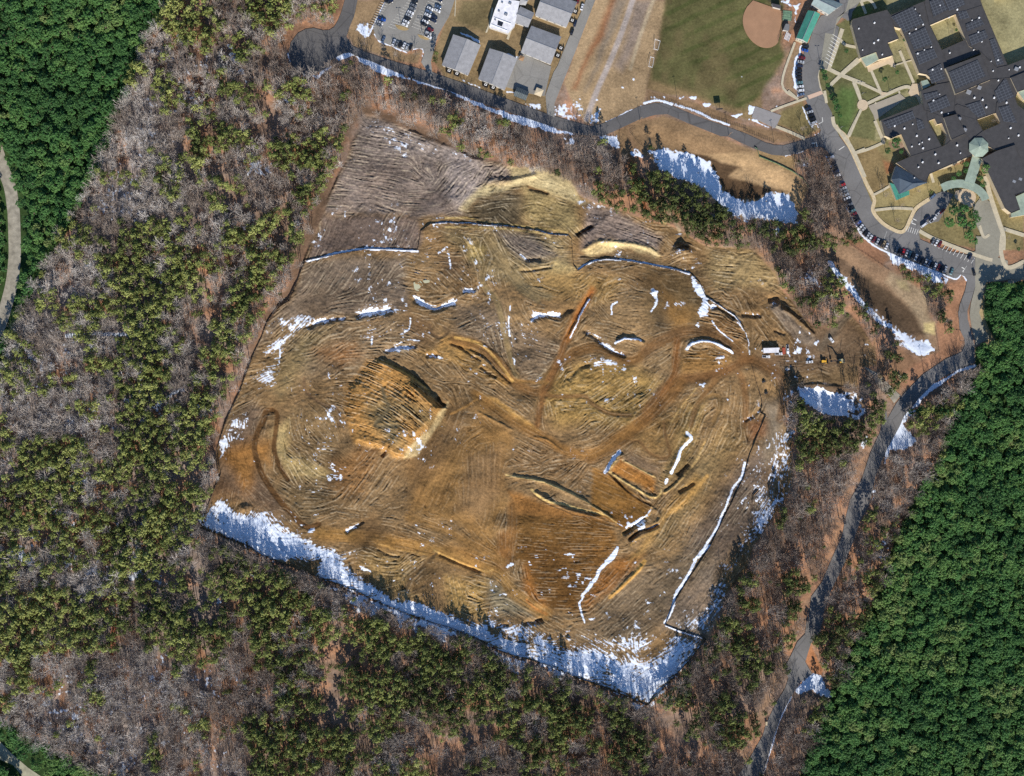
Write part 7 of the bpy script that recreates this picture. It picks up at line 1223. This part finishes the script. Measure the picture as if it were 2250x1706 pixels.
ROWS = [('c1', 'cars in the left bay of the parking lot', 'in the parking lot by the snowy west edge', 22, [(265,45,'black','suv'), (312,15,'navy','sedan'), (165,365,'blue','pickup'), (130,425,'silver','sedan'), (112,472,'grey','sedan')]),
  ('c1', 'cars along the bottom of the parking lot', 'in the bottom row of the parking lot', -68, [(190,735,'steel','sedan'), (382,788,'white','sedan'), (437,818,'grey','sedan'), (500,832,'black','suv'), (568,850,'white','sedan'), (625,882,'silver','suv'), (692,880,'black','suv')]),
  ('c1', 'cars in the middle row of the parking lot', 'in the middle row of the parking lot', 24, [(765,30,'black','suv'), (745,110,'grey','sedan'), (725,172,'grey','suv'), (692,238,'white','sedan'), (664,290,'silver','sedan'), (635,345,'black','sedan'), (610,408,'white','sedan'), (582,465,'white','suv')]),
  ('c1', 'cars in the inner right row of the parking lot', 'in the inner right row of the parking lot', 24, [(1050,165,'white','sedan'), (1022,222,'steel','suv'), (1005,285,'white','sedan'), (985,348,'black','sedan'), (962,404,'white','sedan'), (935,460,'black','suv')]),
  ('c1', 'cars in the outer right row of the parking lot', 'in the outer right row of the parking lot', 24, [(1215,8,'navy','sedan'), (1195,130,'steel','sedan'), (1180,205,'white','sedan'), (1125,330,'navy','suv'), (1110,392,'navy','suv'), (1055,552,'maroon','suv'), (1012,618,'silver','suv'), (1010,682,'white','pickup')]),
  ('c2', 'cars along the snow bank below the teal building', 'along the white snow bank below the teal building', (18,-14), [(215,140,'black','sedan'), (208,180,'blue','sedan'), (180,250,'maroon','sedan'), (170,290,'silver','sedan'), (156,328,'navy','suv'), (150,375,'black','suv'), (148,406,'black','sedan'), (150,440,'black','suv'), (156,487,'teal','sedan'), (165,525,'white','sedan'), (170,562,'white','suv'), (172,600,'steel','sedan')]),
  ('c2', 'short row of cars beside the dry lawn', 'in the short row beside the dry lawn', -20, [(238,735,'navy','sedan'), (255,766,'silver','sedan'), (266,800,'black','suv'), (280,833,'black','suv'), (292,868,'silver','suv')]),
  ('c3', 'cars in the curved kerb row above the bare wood', 'in the curved kerb row beside the bare wood', (-20,-24), [(65,82,'white','pickup'), (92,140,'black','suv'), (110,188,'black','sedan'), (124,225,'navy','sedan'), (138,270,'white','sedan'), (158,300,'black','sedan'), (172,335,'navy','suv'), (190,368,'red','sedan'), (202,404,'silver','sedan'), (214,436,'grey','sedan'), (226,470,'silver','sedan'), (240,507,'white','sedan'), (254,540,'black','suv'), (266,572,'grey','sedan'), (280,605,'black','suv'), (295,638,'teal','sedan'), (310,672,'maroon','sedan')]),
  ('c3', 'cars on the bend of the kerb row', 'on the kerb bend above the orange bank', (-32,-52), [(332,712,'black','suv'), (345,742,'black','sedan'), (358,765,'blue','sedan'), (384,805,'white','sedan'), (407,836,'silver','sedan'), (433,866,'black','suv')]),
  ('c4', 'cars on the bend of the kerb row', 'on the lower bend above the orange bank', (-56,-66), [(275,405,'silver','sedan'), (308,438,'white','sedan'), (354,458,'maroon','sedan'), (400,485,'silver','sedan'), (440,500,'black','suv'), (477,520,'tan','pickup'), (520,545,'white','sedan')]),
  ('c4', 'cars in the kerb row above the blue snow bank', 'in the row above the shaded snow bank', (-68,-66), [(648,597,'grey','sedan'), (692,610,'black','suv'), (738,620,'red','sedan'), (782,634,'silver','sedan'), (820,652,'teal','sedan'), (862,666,'black','suv'), (903,690,'white','sedan'), (942,715,'navy','sedan'), (987,738,'black','suv'), (1032,750,'silver','sedan'), (1073,768,'steel','sedan'), (1112,788,'black','suv'), (1155,806,'white','sedan')]),
  ('BB', 'cars in the kerb row above the blue snow bank', 'at the right end of the row above the shaded snow bank', -66, [(1426,282,'maroon','sedan'), (1457,292,'black','suv'), (1486,302,'silver','sedan'), (1545,322,'teal','sedan')]),
  ('BB', 'cars in the marked bays opposite the kerb row', 'in the marked bays below the leafy island', -62, [(1375,48,'grey','sedan'), (1405,60,'white','sedan'), (1437,72,'maroon','sedan'), (1712,186,'navy','suv')]),
  ('G', 'cars by the leafy island in the school loop', 'in the shaded school loop', -40, [(1032,1272,'navy','sedan'), (1100,1292,'white','pickup'), (1165,1215,'silver','sedan'), (1212,1188,'maroon','sedan'), (1100,1008,'steel','suv'), (992,1355,'white','van')]),
  ('B', 'cars on the service drive', 'on the service drive beside the grey buildings', -72, [(1985,92,'white','sedan'), (1900,292,'navy','sedan'), (1862,396,'black','sedan'), (1935,15,'maroon','sedan')]),
  ('c5', 'crew vehicles on the work yard', 'on the dirt work yard', 0, [])]
WORDN = ['first', 'second', 'third', 'fourth', 'fifth', 'sixth', 'seventh', 'eighth', 'ninth', 'tenth', 'eleventh', 'twelfth', 'thirteenth', 'fourteenth', 'fifteenth', 'sixteenth', 'seventeenth']
TOPN = ['top', 'next to top']
for reg, grp, where, ang, cars in ROWS:
    kinds = [(c[2], c[3]) for c in cars]
    for i, (x, y, c, kd) in enumerate(cars):
        a_ = ang if not isinstance(ang, tuple) else ang[0]+(ang[1]-ang[0])*i/max(1, len(cars)-1)
        nm = {'sedan': 'car', 'suv': 'SUV', 'pickup': 'pickup truck', 'van': 'van'}[kd]; same = [j for j, k in enumerate(kinds) if k == (c, kd)]
        near = '' if len(same) == 1 else ' next to a %s one, %s of its colour from the top' % (kinds[i-1][0] if i else kinds[1][0], WORDN[same.index(i)])
        if same.index(i) >= 0 and len(same) > 1 and len((where+near).split()) > 13: near = ', %s such from the top' % WORDN[same.index(i)]
        if len((where+near).split()) > 13: where = where.replace('at the right end of the row above', 'right end above').replace('in the short row beside the dry lawn', 'in the short row by the lawn')
        if len((nm+' x '+where+near).split()) > 16: where = ' '.join(where.replace(' of the row above', ' above').replace('in the curved kerb row beside', 'in the kerb row by').replace('in the row above', 'above').split())
        if len((nm+' x '+where+near).split()) > 16: print('LONGLABEL', c, nm, where, near)
        px_, py_ = r(reg, x, y)[0]; add_car(px_, py_, c, a_+random.uniform(-2.5, 2.5), kd, '%s %s %s%s' % ({'steel': 'steel blue', 'maroon': 'dark red'}.get(c, c), nm, where, near), grp, 0.40 if reg != 'G' else 0.44)
SITEV = [('c5', 145,340, 'white', 2, 'pickup', 'white pickup truck parked below the site trailer'), ('c5', 320,300, 'white', 0, 'pickup', 'white pickup truck at the right end of the site trailer'), ('c5', 440,232, 'white', 86, 'pickup', 'white pickup truck parked upright beside the red flatbed'), ('c5', 1042,108, 'white', 50, 'suv', 'white SUV alone on the dirt below the wooded wedge'), ('c5', 747,412, 'white', -6, 'sedan', 'white car alone on the dirt left of the yellow bulldozer'),
  ('U', 868,838, 'black', 80, 'suv', 'dark SUV on the verge of the lower road'), ('B', 352,1172, 'red', 60, 'sedan', 'red car half hidden under the trees below the north road'), ('BB', 1748,332, 'black', 75, 'sedan', 'black car at the right end of the car park near the pale pavement')]
for reg, x, y, c, a_, kd, lab in SITEV: p = r(reg, x, y)[0]; add_car(p[0], p[1], c, a_, kd, lab, None, ground_z(*p)+0.05 if reg != 'BB' else 0.4)
# ================================================================== WORK YARD
def at(reg, x, y): p = r(reg, x, y)[0]; X, Y = wx(p); return X, Y, ground_z(*p)
X, Y, Z = at('c5', 202,255); e = empty('site_trailer', (X, Y, Z), 0.03, 'long white site office trailer on the work yard', 'trailer'); o = MB(); o.box((0, 0, 2.1), (10.6, 3.3, 2.7)); o.build('wall', M_WHITE, e); o = MB(); o.box((0, 0, 3.52), (10.8, 3.5, 0.14)); o.build('roof', R_WHITE, e)
for x in (-3.6, -1.2, 3.2): o = MB(); o.box((x, -1.68, 2.3), (1.0, 0.06, 0.9)); o.build('window', M_GLASS, e)
o = MB(); o.box((1.2, -1.69, 1.85), (0.95, 0.07, 2.0)); dr = o.build('door', M_STEEL, e); o = MB(); o.box((1.55, -1.76, 1.8), (0.08, 0.08, 0.16)); o.build('handle', M_DARK, dr)
o = MB(); [o.box((1.2, -2.2-0.3*i, 0.6-0.25*i), (1.4, 0.3, 0.12)) for i in range(3)]; o.build('steps', M_WOOD, e)
for x in (-4, -1.2, 1.2, 4): o = MB(); o.box((x, 0, 0.35), (0.5, 2.8, 0.8)); o.build('support_block', M_STEEL, e)
o = MB(); o.box((-5.9, 0, 0.9), (1.0, 1.1, 1.2)); o.build('utility_box', M_WHITE, e)
def toilet(reg, x, y, lab, c):
    X, Y, Z = at(reg, x, y); e = empty('portable_toilet', (X, Y, Z), 0.2, lab, 'portable toilet'); o = MB(); o.box((0, 0, 1.1), (1.15, 1.15, 2.2)); o.build('cabin', mat('toilet '+lab[:5], c, 0.6, 0.1), e); o = MB(); o.box((0, 0, 2.28), (1.25, 1.25, 0.18), 0, 0, 0.7); o.build('roof', M_WHITE, e); o = MB(); o.box((0, -0.6, 1.05), (0.75, 0.05, 1.85)); o.build('door', M_STEEL, e)
toilet('c5', 312,228, 'dark blue portable toilet at the right end of the site trailer', (40,60,96)); toilet('c5', 540,618, 'dark green portable toilet alone on the dirt near the snowy pit', (40,56,48))
X, Y, Z = at('c5', 388,262); e = empty('flatbed_trailer', (X, Y, Z), 0.05, 'red flatbed trailer between two white pickup trucks', 'trailer'); o = MB(); o.box((0, 0, 0.75), (2.1, 4.6, 0.18)); o.build('deck', mat('rust red deck', (160,78,58), 0.8, 0.2, 1), e); o = MB(); o.box((0, 2.9, 0.6), (0.14, 1.6, 0.12)); o.build('tow_bar', M_DARK, e)
for sx in (-1.05, 1.05): o = MB(); o.tube((sx-.1, -0.5, 0.36), (sx+.1, -0.5, 0.36), 0.36, 0.36, 12); o.build('wheel', M_TYRE, e)
def tracks(e, L, gap, w_=0.6, h=0.85):
    for s_ in (-1, 1):
        o = MB(); pr = [(-L/2, 0.25), (-L/2+0.25, 0), (L/2-0.25, 0), (L/2, 0.3), (L/2, h-0.25), (L/2-0.3, h), (-L/2+0.3, h), (-L/2, h-0.25)]; n = len(pr)
        vs = [(x, s_*gap-w_/2, z) for x, z in pr]+[(x, s_*gap+w_/2, z) for x, z in pr]; o.add(vs, [tuple(range(n)), tuple(range(2*n-1, n-1, -1))]+[(i, n+i, n+(i+1) % n, (i+1) % n) for i in range(n)]); o.build('track', M_DARK, e)
X, Y, Z = at('c5', 1170,400); e = empty('excavator', (X, Y, Z), math.pi+0.04, 'large yellow excavator with its boom raised over the dirt yard', 'excavator'); tracks(e, 5.0, 1.35, 0.7, 1.0)
o = MB(); o.prism([(-2.6, -1.4), (1.4, -1.4), (1.4, 1.4), (-2.6, 1.4)], 1.15, 2.2); bd = o.build('body', M_CREAMY, e); o = MB(); o.box((-1.9, 0, 2.45), (1.2, 2.6, 0.6), 0, 0, 0.9); o.build('counterweight', M_DARK, bd)
o = MB(); o.box((0.7, 0.95, 2.75), (1.6, 1.0, 1.6), 0, 0, 0.88); cb = o.build('cab', M_YELL, e); o = MB(); o.box((1.52, 0.95, 2.8), (0.06, 0.8, 1.1)); o.build('window', M_GLASS, cb)
o = MB(); o.tube((1.2, -0.2, 2.0), (4.2, -0.2, 5.6), 0.5, 0.42, 4); o.tube((4.2, -0.2, 5.6), (6.9, -0.2, 6.5), 0.42, 0.3, 4); bm_ = o.build('boom', M_DARK, e); o = MB(); o.tube((2.4, -0.2, 2.2), (4.0, -0.2, 4.9), 0.14, 0.14, 6); o.build('hydraulic_ram', M_STEEL, bm_)
o = MB(); o.tube((7.2, -0.2, 6.9), (6.8, -0.2, 1.9), 0.36, 0.24, 4); o.build('stick', M_DARK, e); o = MB(); o.prism([(6.1, -0.9), (7.3, -0.9), (7.3, 0.5), (6.1, 0.5)], 0.5, 1.7); o.build('bucket', M_DARK, e)
X, Y, Z = at('c5', 935,405); e = empty('bulldozer', (X, Y, Z), 0.02, 'yellow bulldozer with its blade towards the excavator', 'bulldozer'); tracks(e, 3.8, 1.05, 0.55, 1.0); o = MB(); o.box((0.3, 0, 1.45), (3.2, 1.5, 1.1), 0, 0, 0.94); o.build('body', M_YELL, e)
o = MB(); o.box((-0.9, 0, 2.4), (1.6, 1.7, 1.3), 0, 0, 0.92); cb = o.build('cab', M_YELL, e); o = MB(); o.box((-0.05, 0, 2.45), (0.08, 1.4, 0.8)); o.build('window', M_GLASS, cb)
o = MB(); o.box((2.9, 0, 0.75), (0.35, 3.9, 1.4), 0, 0, 0.95, 0.15); o.build('blade', M_DARK, e); o = MB(); [o.box((1.9, s_*1.45, 0.6), (2.0, 0.18, 0.25)) for s_ in (-1, 1)]; o.build('push_arm', M_YELL, e); o = MB(); o.tube((1.0, 0.4, 1.9), (1.0, 0.4, 2.9), 0.08, 0.08, 6); o.build('exhaust', M_DARK, e)
X, Y, Z = at('c6', 250,530); e = empty('wheel_loader', (X, Y, Z+0.3), -0.85, 'yellow loader with open dark bucket on the gravel drive', 'loader'); o = MB(); o.box((0, 0, 1.3), (2.3, 1.7, 1.3), 0, 0, 0.9); o.build('body', M_YELL, e); o = MB(); o.box((0.2, 0, 2.3), (1.2, 1.3, 1.1), 0, 0, 0.85); o.build('cab', M_YELL, e)
o = MB(); [o.box((2.3, s_*0.85, 1.1), (2.6, 0.2, 0.3)) for s_ in (-1, 1)]; o.build('lift_arm', M_CREAMY, e); o = MB(); o.box((4.2, 0, 0.2), (2.0, 2.3, 0.12)); o.box((5.2, 0, 0.6), (0.12, 2.3, 0.8)); [o.box((4.2, s_*1.15, 0.6), (2.0, 0.1, 0.8)) for s_ in (-1, 1)]; o.build('bucket', M_DARK, e)
for sx in (-0.75, 0.9):
    for s_ in (-1, 1): o = MB(); o.tube((sx, s_*1.0-.2, 0.6), (sx, s_*1.0+.2, 0.6), 0.62, 0.62, 12); o.build('wheel', M_TYRE, e)
X, Y, Z = at('c6', 600,545); e = empty('mini_excavator', (X, Y, Z), -1.5, 'small pale excavator with folded arm beside the orange verge', 'excavator'); tracks(e, 2.6, 0.75, 0.4, 0.6); o = MB(); o.box((-0.2, 0, 1.1), (2.0, 1.6, 0.9)); o.build('body', M_CREAMY, e); o = MB(); o.box((-0.1, 0.3, 2.0), (1.1, 0.9, 1.1), 0, 0, 0.88); o.build('cab', M_WHITE, e)
o = MB(); o.tube((0.8, -0.2, 1.2), (2.6, -0.2, 2.8), 0.2, 0.16, 4); o.tube((2.6, -0.2, 2.8), (4.4, -0.2, 0.9), 0.16, 0.12, 4); o.build('arm', M_CREAMY, e); o = MB(); o.box((4.4, -0.2, 0.5), (0.6, 0.6, 0.6)); o.build('bucket', M_DARK, e)
for reg, x, y, lab in (('O', 1140,1235, 'dark pump set on a skid above the rust stained dirt'), ('O', 1165,1345, 'dark pump set on a skid below the rust stained dirt')):
    X, Y, Z = at(reg, x, y); e = empty('pump_set', (X, Y, Z), 0.4, lab, 'pump'); o = MB(); o.box((0, 0, 0.9), (1.9, 1.1, 1.0)); o.build('housing', M_DARK, e); o = MB(); [o.box((0, s_*0.5, 0.25), (2.6, 0.15, 0.3)) for s_ in (-1, 1)]; o.build('skid', M_STEEL, e); o = MB(); o.tube((0.9, 0, 0.9), (1.9, 0.4, 0.3), 0.12, 0.12, 6); o.build('hose', M_DARK, e)
for i, dx in enumerate((-14, 0, 14)):
    X, Y, Z = at('R', 1600+dx, 988+dx*0.5); o = MB(); o.tube((-2.4, 0, 0.35), (2.4, 0, 0.35), 0.32, 0.32, 10, cap=False); o = o.build('drain_pipe', (M_DARK, M_WOOD, M_STEEL)[i]); o.location = (X, Y, Z); o.rotation_euler = (0, 0, 0.85); tag(o, ('black', 'brown', 'grey')[i]+' drain pipe lying with two others on the east slope', 'pipe', 'drain pipes on the east slope')
X, Y, Z = at('V', 340,1180); e = empty('utility_cabinet', (X, Y, Z), 0, 'small white utility cabinet beside the lower road', 'cabinet'); o = MB(); o.box((0, 0, 0.8), (1.4, 2.4, 1.6)); o.build('housing', W_CREAM, e); o = MB(); o.box((0, -1.22, 0.8), (1.0, 0.06, 1.3)); o.build('door', M_STEEL, e)
# campus trees and shrubs
CT = [('broad', 'E', 1530,1190, .5, .2, 'dark shrub at the head of the shrub row by the crosswalk'), ('broad', 'E', 1545,1290, .52, .15, 'dark shrub second in the row by the crosswalk'), ('broad', 'E', 1590,1400, .45, .3, 'greyish shrub in the middle of the row by the crosswalk'), ('broad', 'H', 1650,100, .45, .1, 'dark tree just below the crosswalk end'), ('broad', 'H', 1700,200, .62, .15, 'largest dark tree in the row below the crosswalk'), ('broad', 'H', 1740,300, .6, .1, 'dark tree low in the row below the crosswalk'), ('broad', 'H', 1790,420, .4, .2, 'small dark shrub ending the row below the crosswalk'),
  ('broad', 'F', 500,985, .5, .1, 'round dark tree on the lawn right of the footpath fork'), ('broad', 'F', 655,895, .4, .2, 'small round tree on the lawn below the blue bench area'), ('broad', 'F', 35,635, .4, .1, 'round dark shrub on the lawn beside the marked bays'), ('bare', 'F', 1300,410, .5, .2, 'bare dark tree inside the big square courtyard'), ('broad', 'F', 1370,380, .3, .1, 'dark bush in the big square courtyard'), ('bare', 'F', 1820,1490, .35, .5, 'bare small tree in the small eastern courtyard'), ('broad', 'F', 740,500, .3, .2, 'small bush on the narrow lawn beside the spine roof'),
  ('broad', 'G', 620,380, .85, .05, 'big dark evergreen in the open court by the hipped wing'), ('broad', 'G', 690,470, .5, .05, 'dark evergreen trailing right in the same court'), ('broad', 'G', 530,465, .55, .0, 'very dark evergreen left of the court by the hipped wing'), ('broad', 'G', 1480,625, .5, .7, 'bright green bush nearest the covered walk'), ('broad', 'G', 1385,740, .55, .5, 'round green bush above the curved canopy'), ('broad', 'G', 1330,800, .45, .4, 'green bush touching the left end of the curved canopy'), ('broad', 'G', 1480,705, .42, .3, 'green bush left of the covered walk middle'),
  ('broad', 'G', 1700,690, .75, .8, 'bright green tree right of the covered walk'), ('broad', 'G', 1650,800, .5, .5, 'green bush between covered walk and pale path'), ('broad', 'G', 1690,870, .5, .45, 'green bush above the right part of the curved canopy'), ('bare', 'G', 460,905, .55, .3, 'bare tree beside the short path to the hipped wing'), ('bare', 'G', 510,1010, .6, .6, 'pale bare tree left of the teal porch roof'), ('bare', 'G', 640,1310, .6, .3, 'bare tree low in the lawn peninsula'), ('bare', 'G', 700,1130, .5, .3, 'bare tree above the cross path of the lawn peninsula'), ('bare', 'G', 900,950, .5, .4, 'bare tree right of the teal porch roof'),
  ('broad', 'G', 1310,1200, .9, .1, 'dark leafy tree at the top left of the loop island'), ('broad', 'G', 1430,1190, .95, .3, 'leafy tree at the top middle of the loop island'), ('broad', 'G', 1540,1240, .9, .1, 'dark leafy tree at the top right of the loop island'), ('broad', 'G', 1250,1340, .95, .5, 'leafy tree at the left of the loop island'), ('broad', 'G', 1390,1330, 1.05, .55, 'tallest leafy tree at the centre of the loop island'), ('broad', 'G', 1520,1370, .9, .4, 'leafy tree at the right of the loop island'), ('broad', 'G', 1490,1490, .85, .6, 'lighter leafy tree low on the loop island'), ('broad', 'G', 1560,1560, .7, .5, 'lowest leafy tree on the loop island'), ('broad', 'G', 1600,1290, .7, .0, 'small dark tree at the right rim of the loop island'),
  ('pine', 'G', 1050,960, .55, .2, 'small dark conifer above the loop entrance'), ('broad', 'c1', 300,640, .0, 0, ''), ('pine', 'B', 200,760, .75, .1, 'dark conifer on the verge beside the lot exit'), ('pine', 'B', 215,690, .7, .2, 'conifer on the verge just above its darker neighbour by the lot exit'), ('bare', 'H', 1190,640, .65, .3, 'bare tree on the corner lawn above the north road'), ('bare', 'H', 1340,620, .5, .4, 'small bare tree on the corner lawn by the road mouth'), ('pine', 'L', 205,300, .75, .05, 'lone dark pine at the west tip of the first basin'), ('pine', 'H', 1120,1180, .6, .1, 'dark pine below the road curve'), ('pine', 'H', 1240,1130, .55, .1, 'smaller dark pine next to the shaded snow below the road curve'),
  ('bare', 'BB', 2050,20, .4, .3, 'small bare tree on the oval lawn'), ('broad', 'BB', 2145,120, .35, .1, 'dark bush on the oval lawn'), ('bare', 'A', 1120,560, .6, .4, 'bare tree between the snow patch and the north road'), ('bare', 'A', 1350,600, .6, .5, 'bare tree on the verge below the lot corner'), ('bare', 'A', 1500,690, .65, .5, 'bare tree on the verge below the bottom car row'), ('bare', 'A', 1740,690, .55, .3, 'bare tree at the bottom right of the lot verge'), ('pine', 'S', 355,590, .8, .5, 'olive pine standing alone in snow outside the south fence'), ('pine', 'S', 660,700, .8, .2, 'dark pine just below the south fence'), ('pine', 'S', 890,850, .7, .2, 'small round pine alone in the snow below the south fence'), ('pine', 'S', 905,770, .5, .1, 'smallest dark pine touching the south fence'), ('pine', 'S', 1380,960, .8, .3, 'dark pine on the snow under the fence bend'), ('pine', 'N', -200,-200, 0, 0, '')]
for k, reg, x, y, sc, t, lab in CT:
    if sc: p = r(reg, x, y)[0]; ee = add_tree(k, p[0], p[1], sc, t, lab, 'planted trees and bushes round the school' if reg in 'EFGH' else 'scattered single trees'); ee['category'] = 'bush' if ('bush' in lab or 'shrub' in lab) else 'tree'; ee.name = 'bush' if 'bush' in lab or 'shrub' in lab else ee.name
